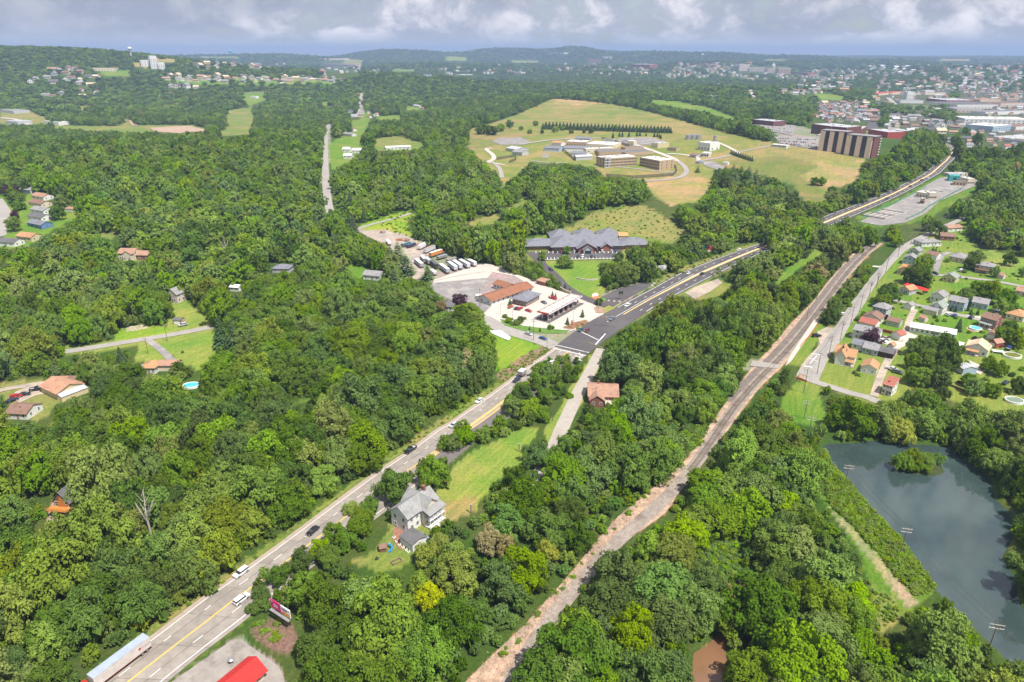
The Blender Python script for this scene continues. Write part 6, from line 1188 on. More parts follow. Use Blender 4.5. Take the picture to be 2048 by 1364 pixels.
house('house', 'long pale blue house with a low grey roof and open carport end', (1723,706), (1753,713), 8.5, 2.9, 1.7, 'g', 'x', 'b', 'g', (4,2), extra=(wing(-.82, 2.6, 10.5, 7.5, 2.7, 1.5, 's', 'w', 'x', (3,1)), lambda t, L, D: block(t, L+.3, .8, 6.6, 7.5, 2.6, 1.3, 'g', 'x', 'd', 'x', over=.4)))
house('house', 'two storey white house with grey roof beside the purple tree', (1703,677), (1726,682), 8.5, 5.0, 1.8, 'g', 'x', 'w', 'g', (3,2), nost=2, Lm=12.5)
house('house', 'white house with a weathered red roof and blue shutters', (1716,655), (1748,663), 8, 3.4, 1.8, 'g', 'x', 'w', 'R', (5,2), extra=(wing(-.12, 3, 4, 5, 2.6, 1.2, 'R', 'r'),))
house('house', 'pale grey two storey house with hipped grey roof behind the brown roofed house', (1742,631), (1769,638), 8, 5.6, 2.2, 'h', 'x', 'g', 'g', (4,2), nost=2)
house('house', 'low white house with a brown grey roof wedged between red and grey roofs', (1724,642), (1757,650), 8, 3.0, 2.0, 'g', 'y', 'w', 'b', (2,2))
garage('garage', 'small white garage with a weathered red roof beside the red fence', (1780,676), (1798,682), 6, 2.6, 1.5, 'w', 'R', 'y'); garage('garage', 'sage grey garage with brown roof on the lane bend', (1771,650), (1797,656), 6.5, 2.6, 1.5, 'G', 'b', 'x', door=False, win=(2,1), wh=(.8,.7)); garage('shed', 'small white shed with a grey roof beside the back street', (1806,617), (1821,621), 5, 2.5, 1.4, 'w', 'g', 'y')
garage('shed', 'tiny rounded orange roofed shed at the lane junction', (1774,697), (1784,700), 3.5, 2.0, 1.0, 'g', 't', 'y'); garage('shed', 'tiny grey shed on the lawn above the long white ranch', (1836,641), (1848,645), 3.5, 2.1, 1.0, 'p', 'p', 'x', door=False)
house('house', 'long white ranch house with a pale ribbed metal roof across the lawn', (1818,664), (1909,680), 8.2, 2.8, 1.4, 'g', 'x', 'w', 'w', (9,2), cat='house', seam=0)
house('house', 'white gabled house with green grey roof on the back street', (1857,626), (1882,632), 8.5, 4.6, 2.3, 'g', 'y', 'w', 'G', (2,3), nost=2, extra=(wing(-.32, -3, 7, 6, 2.6, 1.3, 'g', 'c', 'x'),))
house('house', 'light blue two storey house behind two columnar shrubs', (1893,617), (1925,624), 9, 5.2, 1.8, 'g', 'x', 'b', 'g', (4,2), nost=2); house('house', 'long light blue house with grey roof and white gable end', (1941,615), (1973,621), 9.5, 3.4, 1.9, 'g', 'x', 'b', 'g', (4,2))
house('house', 'red brick duplex with brown roof overlooking the round pool', (1957,652), (1987,661), 9, 5.4, 1.9, 'g', 'x', 'r', 'b', (4,2), nost=2, extra=(porch(.05, -2.4, 6.5, 2.6, 'G', 2.8),))
pool('round blue above ground pool with pink floats behind the brick duplex', 1950,659, 3.0, pad=1.3, col=(.08,.50,.68)); pool('oval pool with green water inside a white rim beside the cream roofed house', 2024,713, 3.6, 1.1, (.16,.17,.03), sx=1.15); pool('white ringed trampoline pool on the lawn near the pond trees', 2028,803, 3.4, 1.0, (.20,.26,.20), sx=1.1, cat='pool')
x, y, z = hit(1998,706); t = thing('pool_deck', 'white railed wooden deck joined to the green oval pool', 'deck', (x, y, z), -.3); m = MB(); m.box(-3.2,-1.3,.9,1.8,1.3,1.1); m.put('deck_floor', M_WFR, t)
for q in ((-3.2,-1.3),(1.7,-1.3),(-3.2,1.2),(1.7,1.2)): m = MB(); m.box(q[0],q[1],0,q[0]+.12,q[1]+.12,2.0); m.put('post', M_WFR, t)
garage('shed', 'brown roofed pale shed below the brick duplex', (1971,677), (1988,681), 5.5, 2.5, 1.5, 'p', 'p', 'y'); garage('shed', 'dark red boarded shed with a brown roof', (1975,691), (1990,697), 5.5, 2.5, 1.5, 'R', 'p', 'y')
house('house', 'white house with broad cream roof and dormer porch near the camper', (1929,706), (1972,716), 9, 3.6, 2.6, 'g', 'y', 'w', 'c', (3,3), extra=(wing(-.02, 2.5, 9, 5, 3.4, 2.0, 'c', 'g', 'x', (2,0)), porch(-.02, -2.2, 6, 2.4, 't')))
semitrailer('white camper trailer parked beside the cream roofed house', (1919,699), (1923,691), 6.5, (.70,.70,.70), (.76,.76,.76), 2.8, 'camper', 'camper', legs=False)
garage('garage', 'blue grey roofed garage at the end of the concrete drive', (1909,741), (1924,750), 7, 2.8, 1.0, 'b', 'l', 'x'); house('house', 'narrow white two storey house with a red roof beside the gravel lane', (1762,788), (1781,794), 7, 4.8, 1.4, 's', 'x', 'w', 'R', (3,2), nost=2)
house('house', 'white house with grey roof and raised back deck on the open lawn', (1859,601), (1884,607), 8.5, 3.8, 2.0, 'g', 'y', 'w', 'g', (3,2)); house('house', 'tan roofed house with a bright red awning and stone patio', (1797,585), (1817,591), 8, 3.0, 1.8, 'g', 'y', 'g', 't', (2,2), extra=(lambda t, L, D: (lambda m: m.put('awning', ROOF['r'], t))(MB().profx([(D+.2,2.6),(D+4.5,3.1),(D+4.5,3.25),(D+.2,2.75)], -3, L+5)),))
wall_row('patio_wall', 'curved stone patio wall beside the red awning', [(1817,590),(1824,586),(1829,578),(1826,571),(1820,569)], .8, .6, C('tan block', (.46,.38,.28)), 1.2)
house('house', 'pale yellow house with an orange roof beside a large tree', (1793,548), (1820,553), 8.5, 3.4, 2.2, 'g', 'y', 'y', 'o', (3,2), extra=(wing(.1, 6, 7, 6, 3.4, 1.6, 'o', 'y', 'x'),)); house('house', 'light blue house with a grey gambrel roof above the orange roofed house', (1804,528), (1830,532), 9, 4.4, 2.2, 'g', 'y', 'b', 'g', (3,2), nost=2)
house('house', 'small grey roofed house tucked behind the light blue gambrel house', (1817,507), (1836,511), 7, 2.8, 1.9, 'g', 'y', 'g', 'g', (2,2)); garage('garage', 'white garage with two small upper windows beside the curved drive', (1848,516), (1872,521), 8, 2.9, 1.9, 'w', 'b', 'x', win=(0,2)); house('house', 'white ranch house with pale metal carport at the bend of the village street', (1843,494), (1882,492), 10, 3.2, 1.6, 'h', 'x', 'w', 'g', (5,3))
house('house', 'brown brick house partly under trees beyond the white ranch', (1880,480), (1908,482), 9, 3.0, 2.0, 'g', 'x', 'r', 'b', (3,2)); house('house', 'long brown roofed house farthest up the village street', (1896,464), (1918,462), 8, 2.8, 1.6, 'g', 'x', 'w', 'p', (3,2), Lm=14)
house('house', 'grey hipped house with two white garage doors at the top of the curved drive', (1896,521), (1926,527), 11, 3.2, 2.6, 'h', 'x', 'c', 'g', (3,2)); house('house', 'pale green house with a grey roof and fenced deck beside the cars', (1884,562), (1909,567), 9, 3.2, 2.0, 'g', 'y', 'y', 'G', (3,2))
house('house', 'two storey house with hipped grey roof and a wooden deck on the upper lawn', (1949,543), (1983,549), 9, 4.8, 2.0, 'h', 'x', 'p', 'g', (4,2), nost=2, extra=(lambda t, L, D: (lambda m: m.put('deck', WALL['k'], t))(MB().box(0,-3,2.2,L*.8,0,2.4)),))
house('house', 'low brown roofed house at the edge of the frame under trees', (2029,590), (2060,596), 9, 2.8, 1.8, 'g', 'x', 'p', 'p', (3,2)); house('house', 'hip roofed house with orange brown shingles beyond the brick duplex', (2010,637), (2044,645), 10, 3.0, 2.4, 'h', 'x', 'c', 't', (3,2))
garage('shed', 'small pinkish shed by the pale fence of the upper lawn', (1992,556), (2005,559), 4, 2.2, 1.2, 'p', 'p', 'x', door=False)
for a, b, k, c, l in [((1633,674),(1640,674),'suv','black','black sport utility vehicle parked on the gravel lot by the rails'),((1685,630),(1690,624),'hatch','white','white hatchback parked beside the village street'),((1771,679),(1780,682),'sedan','silver','silver sedan parked along the red fence'),((1765,684),(1774,687),'sedan','white','white sedan parked beside the purple tree'),((1897,631),(1903,628),'suv','white','white car parked on the lawn strip of the back street'),((1908,633),(1913,630),'hatch','blue','blue hatchback parked beside the white car on the back street'),((1942,637),(1948,633),'suv','navy','dark blue car on the paved pull-off near the pool'),((1870,549),(1876,551),'suv','navy','dark car at the foot of the curved drive'),((1922,543),(1929,540),'suv','white','white car beside the pale green house'),((1915,556),(1922,554),'suv','blue','blue car parked behind the pale green house'),((2017,699),(2022,694),'pickup','blue','blue pickup truck above the oval green pool'),((2003,694),(2010,693),'hatch','maroon','maroon car by the dark red shed'),((2010,768),(2016,764),'sedan','navy','navy car on the lower lawn between trees'),((366,652),(358,654),'suv','silver','silver car beside the small tan shed on the valley road'),((1784,741),(1790,743),'pickup','white','white pickup truck beside the gravel lane'),((1795,747),(1802,749),'suv','grey','grey sport utility vehicle in the shade by the gravel lane'),((25,803),(33,800),'sedan','navy','dark blue car parked nearest the brown roofed house'),((33,796),(41,794),'suv','red','red car in the row on the farm yard'),((50,791),(58,790),'sedan','black','black car in the row on the farm yard'),((75,781),(84,780),'pickup','black','black pickup truck closest to the tan barn'),((545,1300-0),(545,1300),'sedan','white','')][:-1]: car(l, a, b, k, c)
wall_row('red_fence', 'red board fence around the small back garden', [(1738,670),(1752,675),(1778,681)], 1.8, .15, C('red fence', (.40,.07,.03)), 2.4, 'fence'); wall_row('red_fence', 'upper run of red board fence behind the garden', [(1750,659),(1765,664),(1785,669)], 1.8, .15, C('red fence', (.40,.07,.03)), 2.4, 'fence'); wall_row('orange_barrier', 'orange netting barrier along the platform strip', [(1600,695),(1607,685),(1622,670),(1636,652),(1640,645)], .9, .12, C('orange net', (.55,.16,.05)), 2.4, 'fence'); wall_row('orange_barrier', 'orange barrier rail at the end of the village street', [(1592,757),(1602,760),(1614,765)], 1.0, .2, C('orange net', (.55,.16,.05)), 2.0, 'fence')
wall_row('lawn_fence', 'dark rail fence between the lower lawns', [(1897,771),(1915,778),(1930,784)], 1.1, .12, M_WOODP, 2.4, 'fence')
for q, w in (([(1619,728),(1634,712)],.4),([(1617,716),(1636,724)],.4),([(1623,708),(1642,710)],1.0),([(1608,733),(1624,735)],1.0)): st(ribbon('crossing_mark', resample(W2(q), 3), w, M_WHITE, .16, 3, sm=False))
# ---- left side
house('house', 'pinkish two storey house with a steep grey roof on the sloping lawn', (335,603), (356,607), 10, 5.2, 3.0, 'g', 'y', 'p', 'g', (2,3), nost=2); garage('shed', 'small tan shed with a dark roof beside the silver car', (347,649), (363,650), 4, 2.4, .8, 't', 'd', 'x')
house('house', 'cream house with pinkish brown gabled roofs deep in the woods', (238,519), (270,521), 9, 4.6, 2.4, 'g', 'x', 'c', 'p', (4,2), nost=2, extra=(wing(1.02, 2, 9, 8, 3.0, 2.0, 'p', 'r', 'x', (2,1)), wing(.35, -1.5, 6, 6, 4.4, 2.2, 'p', 'c', 'y', (2,0))))
def barn():
    loc, th, L = frame((118,801),(170,781)); t = thing('barn', 'large barn with a broad rust tan metal roof and pale lean-to', 'barn', loc, th); block(t, 0, 0, L, 14, 3.2, 2.2, 'g', 'y', 'T', 'y', over=.7, win=None, doors=(3,)); block(t, 0, -3.0, L, 2.9, 2.0, .9, 's', 'y', 'l', over=.2); block(t, L*.6, 3, L*.52, 12, 2.6, 1.4, 'g', 'y', 'b', 'x')
barn()
house('house', 'dark brown roofed house at the edge of the woods below the barn', (14,838), (56,840), 9, 2.6, 1.8, 'g', 'x', 'w', 'b', (3,2)); house('house', 'tan roofed house half hidden by trees at the end of the driveway', (284,748), (312,748), 8, 3.0, 1.8, 'h', 'x', 'w', 't', (3,2), extra=(wing(1, 3, 9, 6, 2.8, 1.5, 'p', 'c', 'x'),))
pool('turquoise backyard pool glimpsed between the trees', 383,773, 3.0, 1.0, (.05,.42,.55), sx=1.3)
def cabin():
    loc, th, L = frame((97,1034),(143,1038)); t = thing('log_cabin', 'orange timber cabin with a raised deck in the dark woods', 'cabin', loc, th); w = L*.66
    block(t, L*.15, 2.2, w, 8, 4.6, 3.6, 'g', 'k', 'd', 'y', over=.5); m = MB(); m.box(0,-.4,2.5,L,2.2,2.68); m.put('deck', C('orange timber', (.50,.20,.05)), t)
    for i in range(5): x = .2+(L-.4)*i/4; m = MB(); m.box(x-.09,-.3,-.3,x+.09,-.12,2.5); m.put('deck_post', M_DARKM, t)
    for i in range(18): x = .1+(L-.2)*i/17; m = MB(); m.box(x-.04,-.38,2.68,x+.04,-.32,3.5); m.put('baluster', MATS['orange timber'], t)
    m = MB(); m.box(0,-.42,3.5,L,-.28,3.6); m.put('rail', MATS['orange timber'], t)
    for q in ((.3,2.9,1.4,1.8),(.5,2.9,1.4,1.8),(.7,2.9,1.2,1.8)): add_win(t, L*q[0], 2.2, q[1]-.1, 0, q[2], q[3])
    m = MB(); m.prof([(L*.28,2.68),(L*.5,7.0),(L*.72,2.68)][::-1], 2.1, 2.17); m.put('gable_boards', MATS['orange timber'], t)
cabin()
for i, (A, B, w, r, l) in enumerate([((64,396),(88,402),'w','p','white house with a pinkish roof, farthest of the terrace by the curved street'),((58,410),(84,416),'c','b','cream house with a brown roof, second farthest of the terrace'),((62,424),(88,430),'w','g','white house with grey roof in the middle of the terrace'),((56,438),(84,444),'w','d','white house with dark roof beside the blue one'),((56,452),(84,459),'B','s','blue house, nearest of the terrace by the curved street'),((40,384),(62,388),'g','g','grey roofed house above the terrace by the curved street'),((-8,384),(13,387),'c','b','brown roofed house at the head of the curved street')]): house('house', l, A, B, 9, 3.0, 1.9, 'g', 'x', w, r, (3,2))
house('house', 'tan roofed house below the terrace by the curved street', (34,480), (64,484), 9, 3.0, 2.0, 'g', 'x', 'y', 't', (3,2)); house('house', 'grey roofed pale house at the left edge under the terrace', (-8,492), (30,494), 9, 3.0, 1.8, 'g', 'x', 'w', 'd', (3,2)); pool('turquoise pool behind the tan roofed house', 50,497, 3.4, 1, (.05,.42,.5)); house('shed', 'long pinkish sheds at the edge of the clearing', (128,422), (153,424), 5, 2.2, 1.0, 'g', 'x', 'w', 'p', None, cat='shed', doors=())
house('house', 'reddish brown roofed house with a deck beside the narrow lane', (1176,806), (1234,808), 13, 3.2, 2.6, 'g', 'x', 'r', 'p', (4,2), Lm=13, chim=(.35,.6), extra=(wing(.05, -3.5, 6, 5, 3.0, 2.2, 'p', 'r', 'y', (2,0)), lambda t, L, D: (lambda m: m.put('deck', WALL['s'], t))(MB().box(L*.55,-3.4,1.2,L*.95,0,1.4))))
house('house', 'grey roofed house hidden among trees below the motel', (880,622), (905,624), 9, 3.0, 2.2, 'h', 'x', 'w', 'd', (3,2)); house('house', 'small white house with a grey roof in the tree gap left of the trailers', (726,558), (760,562), 9, 3, 2.0, 'g', 'x', 'w', 'g', (3,2)); house('shed', 'little pale shed in the forest clearing above the spruces', (460,582), (478,584), 5, 2.6, 1.0, 'g', 'x', 'w', 'w', (2,1), cat='shed', doors=())
house('house', 'grey roofed house glimpsed in the woods beside two tall trees', (545,545), (578,547), 9, 3, 2.0, 'h', 'x', 'g', 's', (3,2))
for A, B, w, r, l in [((690,262),(706,263),'w','b','white house with brown roof, highest on the hill road'),((686,272),(704,273),'w','g','white gabled house in the hill road gardens'),((685,304),(699,305),'w','w','white mobile home beside the hill road'),((704,306),(722,307),'w','w','white house with a white roof on the hill road lawn'),((687,317),(703,318),'w','w','round fronted white house nearest on the hill road lawn'),((706,327),(714,328),'p','p','pink shed below the hill road lawn'),((612,290),(624,291),'w','w','white shed among trees beside the hill road'),((766,213),(780,214),'r','b','brown brick house on the hill behind the woods'),((826,214),(838,215),'w','l','pale house in a small hill clearing'),((838,219),(848,220),'w','p','pink roofed cottage on the far hill'),((751,219),(765,220),'c','p','cream cottage by the hill road bend'),((683,177),(693,178),'w','g','pale house at the crest of the hill road')]: house('house', l, A, B, 9, 3.6, 2, 'g', 'x', w, r, (3,2), fd=2)
house('farm_building', 'long white low building on the small hill meadow', (772,299), (822,299), 10, 3.4, 1.2, 'g', 'x', 'w', 'w', (6,1), cat='building', fd=2)
# ---- power lines
PG = 'wooden poles along the village street'; vs_ = [utility_pole(l, px, py, h, a, PG, (1,-.2), trans=tr) for l, px, py, h, a, tr in [('nearest pole of the village street, beside the orange barrier',1634,748,11,1,False),('pole on the village street beside the tan roofed house',1657,714,11.5,3,False),('pole on the village street at the pale blue house',1680,682,11.5,2,True),('pole on the village street below the red roofed house',1701,650,11,1,False),('pole on the village street at the grey two storey house',1719,624,11,2,False),('pole on the village street opposite the dark street trees',1737,597,11,2,True),('pole on the village street near the red awning',1752,576,10.5,1,False),('pole on the village street at the orange roofed house',1771,545,10.5,1,False),('pole on the village street below the blue gambrel house',1795,515,10.5,1,False),('pole on the village street opposite the white ranch',1821,490,10.5,1,False),('pole beyond the bend of the village street',1850,474,10.5,1,False),('farthest pole of the village street',1893,452,10.5,1,False)]]
wires('thin power cables strung along the village street poles', vs_)
pp = [utility_pole(l, px, py, h, a, 'poles of the line beside the pond', (1,-.25), arm_mat=C('bleached arm wood', (.60,.56,.50)), armL=al) for l, px, py, h, a, al in [('tall pole at the street end with a small double arm',1607,786,12.5,2,2.6),('pole with bleached arms rising out of the bushes by the lawn',1608,838,9,2,3.2),('pole with bleached double arm in the trees above the pond',1617,872,9,2,3.2),('pole with bleached arms at the corner of the pond',1689,972,9,2,3.2),('pole in the leafy bank midway along the pond',1800,1108,10,2,3.0),('nearest pond side pole with two bleached arms and a brown shaft',1972,1312,11,2,3.4)]]
x_, y_, z_ = hit(2060,1420); q_ = bpy.data.objects.new('line_end', None); pe = thing('utility_pole', 'last pole of the pond line, just beyond the edge', 'utility pole', (x_+6, y_-16, z_), 0, 'poles of the line beside the pond'); m = MB(); m.cyl((0,0,-.3),(0,0,11),.17,.11,8); m.put('pole', M_WOODP, pe); m = MB(); m.box(-1.6,-.16,10.4,1.6,-.04,10.55); m.put('crossarm', M_WOODP, pe); pe['top'] = 11
wires('power cables sagging over the leafy bank beside the pond', pp+[pe], (-1.5,-.8,.8,1.5), 1.3)
for l, px, py, h, a in [('brown wooden pole between the side road and the crossroads',1067,681,12.5,2),('dark pole in front of the motel',960,615,12,1),('pole beside the tree at the valley road',335,683,9,1),('pole on the lawn beside the driveway fork',297,709,9,1),('tall pole at the wood edge above the sloping lawn',384,603,10,1),('pale pole in the trees between highway and lane',1105,842,12,1),('pole in the tree gap near the railway crossing',1613,640,10,1)]: utility_pole(l, px, py, h, a)
def gantry(label, a, b, h=6.5):
    p, q = hit(*a), hit(*b); th = math.atan2(q[1]-p[1], q[0]-p[0]); L = math.dist(p[:2], q[:2]); t = thing('traffic_signal', label, 'traffic light', (p[0], p[1], p[2]), th); m = MB(); m.cyl((0,0,0),(0,0,h),.16,.13,8); m.put('pole', M_METG, t); m = MB(); m.cyl((0,0,h-.2),(L,0,h+.2),.12,.08,6); m.put('mast_arm', M_METG, t)
    for i in range(2):
        u = L*(.55+.4*i); m = MB(); m.box(u-.2,-.2,h-1.1,u+.2,.2,h+.1); o = m.put('signal_head', C('signal yellow', (.6,.4,.04)), t)
        for k, c in enumerate(((.4,.02,.02),(.5,.3,.02),(.02,.3,.1))): m = MB(); m.cyl((u,-.21,h-.1-.35*k),(u,-.25,h-.1-.35*k),.11,.11,8); m.put('lens', C('lens %d' % k, c), o)
gantry('traffic light arm over the black highway at the north side', (1232,656), (1196,654)); gantry('traffic light arm at the side road corner', (1094,701), (1134,687)); gantry('traffic light arm over the lower stop line', (1206,718), (1176,706), 6.0)
# ---- hill compound
def win2(t, x0, L, D, h, n, s, ns=0):
    for j in range(s):
        for i in range(n): link('window', winbig(1.3,1.7), t, (x0+L*(i+.5)/n, -.02, 1.2+j*3.5), 0)
flatb('prison_block', 'tan brick three storey block with rows of narrow windows and a white roof', (1209,336), (1273,330), 22, 11, 't', 'k', (24,3), (1.2,1.8), 3, 'building', st_h=3.4); flatb('prison_block', 'angled tan brick wing ending in a grey stair tower', (1279,331), (1318,341), 24, 11, 't', 'k', (18,3), (1.2,1.8), 3, 'building', st_h=3.4)
flatb('guard_tower', 'grey corner stair tower of the three storey block', (1204,334), (1209,336), 8, 12, 'g', 'k', (1,1), (2,2), 3)
for A, B, D, h, w, r, wn, l in [((1198,314),(1247,313),-9,6,'t','m',(14,4),'low brown roofed wing with a strip of windows behind the tan block'),((1252,316),(1307,309),-9,6,'t','m',(14,4),'wide brown roofed hall behind the angled wing'),((1250,304),(1288,300),-4,5,'t','m',(10,2),'narrow brown roofed range in the middle of the compound'),((1172,306),(1228,302),-3,5,'c','k',(5,2),'white roofed connecting block of the compound'),((1132,292),(1172,294),-6,6,'t','k',(8,3),'white roofed range with cream window bays'),((1172,296),(1226,300),-9,6,'c','k',(8,2),'broad white roofed hall of the compound'),((1254,291),(1267,292),-3,6,'c','k',(2,1),'cream block with an arched door at the back of the compound'),((1238,289),(1254,290),-4,4,'w','d',None,'low dark roofed block beside the fenced walkway'),((1205,285),(1226,286),-3,4,'g','m',None,'distant low grey block at the back of the compound')]:
    flatb('prison_building', l, A, B, D, h, w, r, wn, (1.3,1.4), 1)
for A, B, D, w, r, l in [((1127,303),(1176,304),-7,'w','s','long blue grey roofed workshop of the compound'),((1141,313),(1172,315),-6,'w','s','blue grey roofed building with a white end wall'),((1088,302),(1118,304),-6,'b','s','blue grey roofed hall overgrown with ivy'),((1152,321),(1185,319),8,'g','l','long low shed with a pale metal roof'),((1012,301),(1032,306),-5,'g','l','grey roofed glasshouse range in the overgrown yard'),((1024,309),(1044,312),-4,'g','g','lower grey roofed shed in the overgrown yard'),((1103,291),(1122,293),14,'w','t','tan roofed building beside the ivy'),((1150,283),(1180,284),12,'g','s','dark long shed along the rear road')]:
    house('compound_building', l, A, B, D, 4.0, 2.0, 'g', 'x', w, r, None, cat='building', doors=(), fd=2)
flatb('warehouse', 'pale yellow windowless warehouse on the dry grass', (1302,295), (1315,297), -5, 6, 'c', 'l'); flatb('warehouse', 'wide yellow warehouse hall beside the old lot', (1315,297), (1338,294), -4, 6.5, 'y', 'l'); flatb('pump_house', 'low brick pump house next to the yellow warehouse', (1334,301), (1352,303), 10, 3.5, 't', 'd')
for i, px in enumerate((1377,1387,1397)): tank(['leftmost round grey storage tank on the dry hill','middle round grey storage tank on the dry hill','rightmost round grey storage tank on the dry hill'][i], px, 278.5, 4.6, 6, dome=.25)
flatb('boiler_house', 'tall white boiler house with arched openings', (1395,299), (1419,303), -6, 10, 'w', 'k', (4,2), (1.6,2.6), 1); flatb('white_annex', 'small white building with blue doors below the boiler house', (1403,314), (1417,315), -4, 5, 'w', 'k', (3,2), (2.2,2.2), 1); house('lodge', 'brown roofed lodge with a pale porch on the prison road', (1379,314), (1392,316), 12, 2.8, 1.6, 'g', 'x', 'g', 'b', (2,1), cat='house', fd=1.5); tank('blue grey silo beside the boiler house', 1429,287, 2.4, 11, dome=.3, name='silo'); tank('squat grey round hut by the prison road', 1400,326, 5, 2.6, dome=.2, name='round_hut')
flatb('ranch_building', 'long low white roofed building on the dry field near the car park', (1542,294), (1572,297), 10, 3.2, 'w', 'k', (8,2), (1.5,1.4)); flatb('field_hut', 'tiny white hut on the tan track', (1445,330), (1455,331), 5, 3, 'w', 'k', hv=False); small_sign('pale square board standing in the compound yard', 1091,318, 9, 6, 1, (.5,.45,.42), 0, 'sign')
def fence(name, label, pts, h=3.6, step=4.0, col=(.06,.065,.06)):
    t = thing(name, label, 'fence'); P_ = resample(W2(pts), step); m1 = C('fence %s' % (col,), col)
    for i, p in enumerate(P_):
        if i % 2 == 0: q = MB(); q.cyl((0,0,-.5),(0,0,h),.12,.12,5); q.put('post', M_DARKM, t, (p[0], p[1], gz(*p)))
    mb = MB()
    for a, b in zip(P_, P_[1:]):
        za, zb = gz(*a), gz(*b)
        for k in range(6): z0 = .1+k*h/6; mb.add([(a[0],a[1],za+z0),(b[0],b[1],zb+z0),(b[0],b[1],zb+z0+h/9),(a[0],a[1],za+z0+h/9)], [(0,1,2,3)])
    mb.put('mesh_panel', m1, t)['kind'] = 'stuff'
fence('perimeter_fence', 'dark double perimeter fence curving around the tan brick wings', [(1212,353),(1240,355),(1266,357),(1300,355),(1345,352),(1353,345),(1352,337),(1335,326)]); fence('perimeter_fence', 'dark fenced walkway running back through the compound', [(1262,296),(1240,288),(1216,281),(1203,279)]); fence('perimeter_fence', 'dark fence down the slope beside the pale shed', [(1150,322),(1138,312),(1128,303)]); fence('perimeter_fence', 'dark entrance cage in the overgrown yard', [(993,320),(1012,317),(1032,314),(1032,321),(1018,326)])
# ---- apartment slab and hospital
def slab(label, A, B, D, h, pan, bays, end=False):
    loc, th, L = frame(A, B); t = thing('apartment_block', label, 'apartment building', loc, th); a = MB(); a.box(0,0,-6,L,D,h); a.put('wall', WALL['m'], t); r = MB(); r.box(-.4,-1.0,h+.002,L+.4,D+.4,h+.9); r.put('roof', ROOF['g'], t); pk = C('pinkish tan panel', (.82,.64,.52))
    for f0, f1 in pan: m = MB(); m.box(f0*L,-1.2,-6,f1*L,-.01,h-.3); m.put('facade_panel', pk, t)
    for f0, f1 in bays:
        for k in range(8): z = k*h/8+.2; m = MB(); m.box(f0*L+.1,-1.1,z,f1*L-.1,-.01,z+.18); m.box(f0*L+.1,-1.1,z+.18,f1*L-.1,-1.02,z+1.0); m.put('balcony', M_DARKM, t); link('window', winbig(round((f1-f0)*L*.8,1),1.6), t, ((f0+f1)/2*L,-.02,z+1.1), 0)
    if end:
        for k in range(8): m = MB(); m.box(L+.01,D-2.6,k*h/8+.2,L+1.4,D-.3,k*h/8+1.1); m.put('balcony', M_WFR, t)
    return t
slab('nine storey block of tan panels and dark balconies, the rear half', (1636,300), (1687,307), 16, 25, [(0,.19),(.36,.54),(.71,.9)], [(.20,.35),(.55,.70),(.91,.99)]); slab('nine storey block of tan panels and dark balconies, the half with a maroon end wall', (1688,309), (1741,318), 16, 25, [(0,.19),(.38,.57),(.76,.95)], [(.20,.37),(.58,.75)], True)
for A, B, D, h, w, wn, l in [((1621,267),(1660,271),40,14,'m',(10,3),'maroon brick hospital wing with banded windows'),((1661,273),(1690,276),40,14,'m',(2,0),'blank maroon central block of the hospital'),((1691,276),(1731,271),40,14,'m',(9,3),'maroon hospital wing turned towards the fields'),((1504,248),(1546,253),30,8,'m',(8,2),'maroon clinic with pale roof beside the upper car park'),((1735,270),(1774,276),30,9,'R',(3,0),'orange red annex of the hospital'),((1776,270),(1806,274),24,9,'m',(6,2),'maroon annex half hidden by trees')]: flatb('hospital_wing', l, A, B, D, h, w, 'l', wn, (3,1.5), 3 if h > 10 else 1, 'building')
r5 = random.Random(5); cl2 = ['slate','silver','black','navy','red','grey','grey','white']
for row, (P0, P1, n) in enumerate([((1518,249),(1580,255),14),((1522,254),(1582,261),14),((1540,261),(1582,267),10),((1556,278),(1630,281),16),((1560,283),(1630,288),16),((1568,288),(1632,295),14)]):
    parked(lambda i, k, c, row=row: '%s car, %s bay from the left in row %s of the hospital car park' % (c, NTH[i], ['one','two','three','four','five','six'][row]), P0, P1, n, ['sedan','suv','hatch'], [cl2[(row*3+j*5) % 8] for j in range(7)], (.3,-2), 'cars in the hospital car park', skip=tuple(j for j in range(n) if r5.random() < .18))
x, y, z = hit(1740,229); t = thing('road_bridge', 'short dark bridge crossing over the town highway', 'bridge', (x, y, z), 0); m = MB(); m.box(-22,-4,6,22,4,7.2); m.put('deck', M_DARKM, t)
for u in (-18, 18): m = MB(); m.box(u-2,-4,-2,u+2,4,6); m.put('pier', M_LOT, t)
# ---- treatment works
def basin(label, A, B, C_, n):
    a, b, c = (hit(*q) for q in (A, B, C_)); L = math.dist(a[:2], b[:2]); D = math.dist(a[:2], c[:2]); th = math.atan2(b[1]-a[1], b[0]-a[0])
    for i in range(n):
        t = thing('settling_tank', label % (['first','second','third','fourth','fifth','sixth'][i]), 'settling tank', (a[0]-math.sin(th)*D*i/n, a[1]+math.cos(th)*D*i/n, a[2]+.1), th, 'long settling tanks of the treatment works'); w = D/n-.4
        for q in ((0,0,L,.5),(0,w-.5,L,w),(0,.5,.5,w-.5),(L-.5,.5,L,w-.5)): m = MB(); m.box(q[0],q[1],-.5,q[2],q[3],1.6); m.put('wall', M_LOT, t)
        m = MB(); m.box(.5,.5,.2,L-.5,w-.5,.9); m.put('water', C('tank water', (.22,.20,.19), rough=.3), t); 
        for u in (.22,.48,.74): m = MB(); m.box(L*u,-.1,1.6,L*u+1.6,w+.1,1.75); m.put('walkway', M_DARKM, t)
basin('%s long tank in the lower treatment works, counted from the trees', (1770,440), (1843,412), (1743,429), 4); basin('%s tank in the upper treatment works, counted from the railway side', (1864,391), (1908,379), (1852,383), 4)
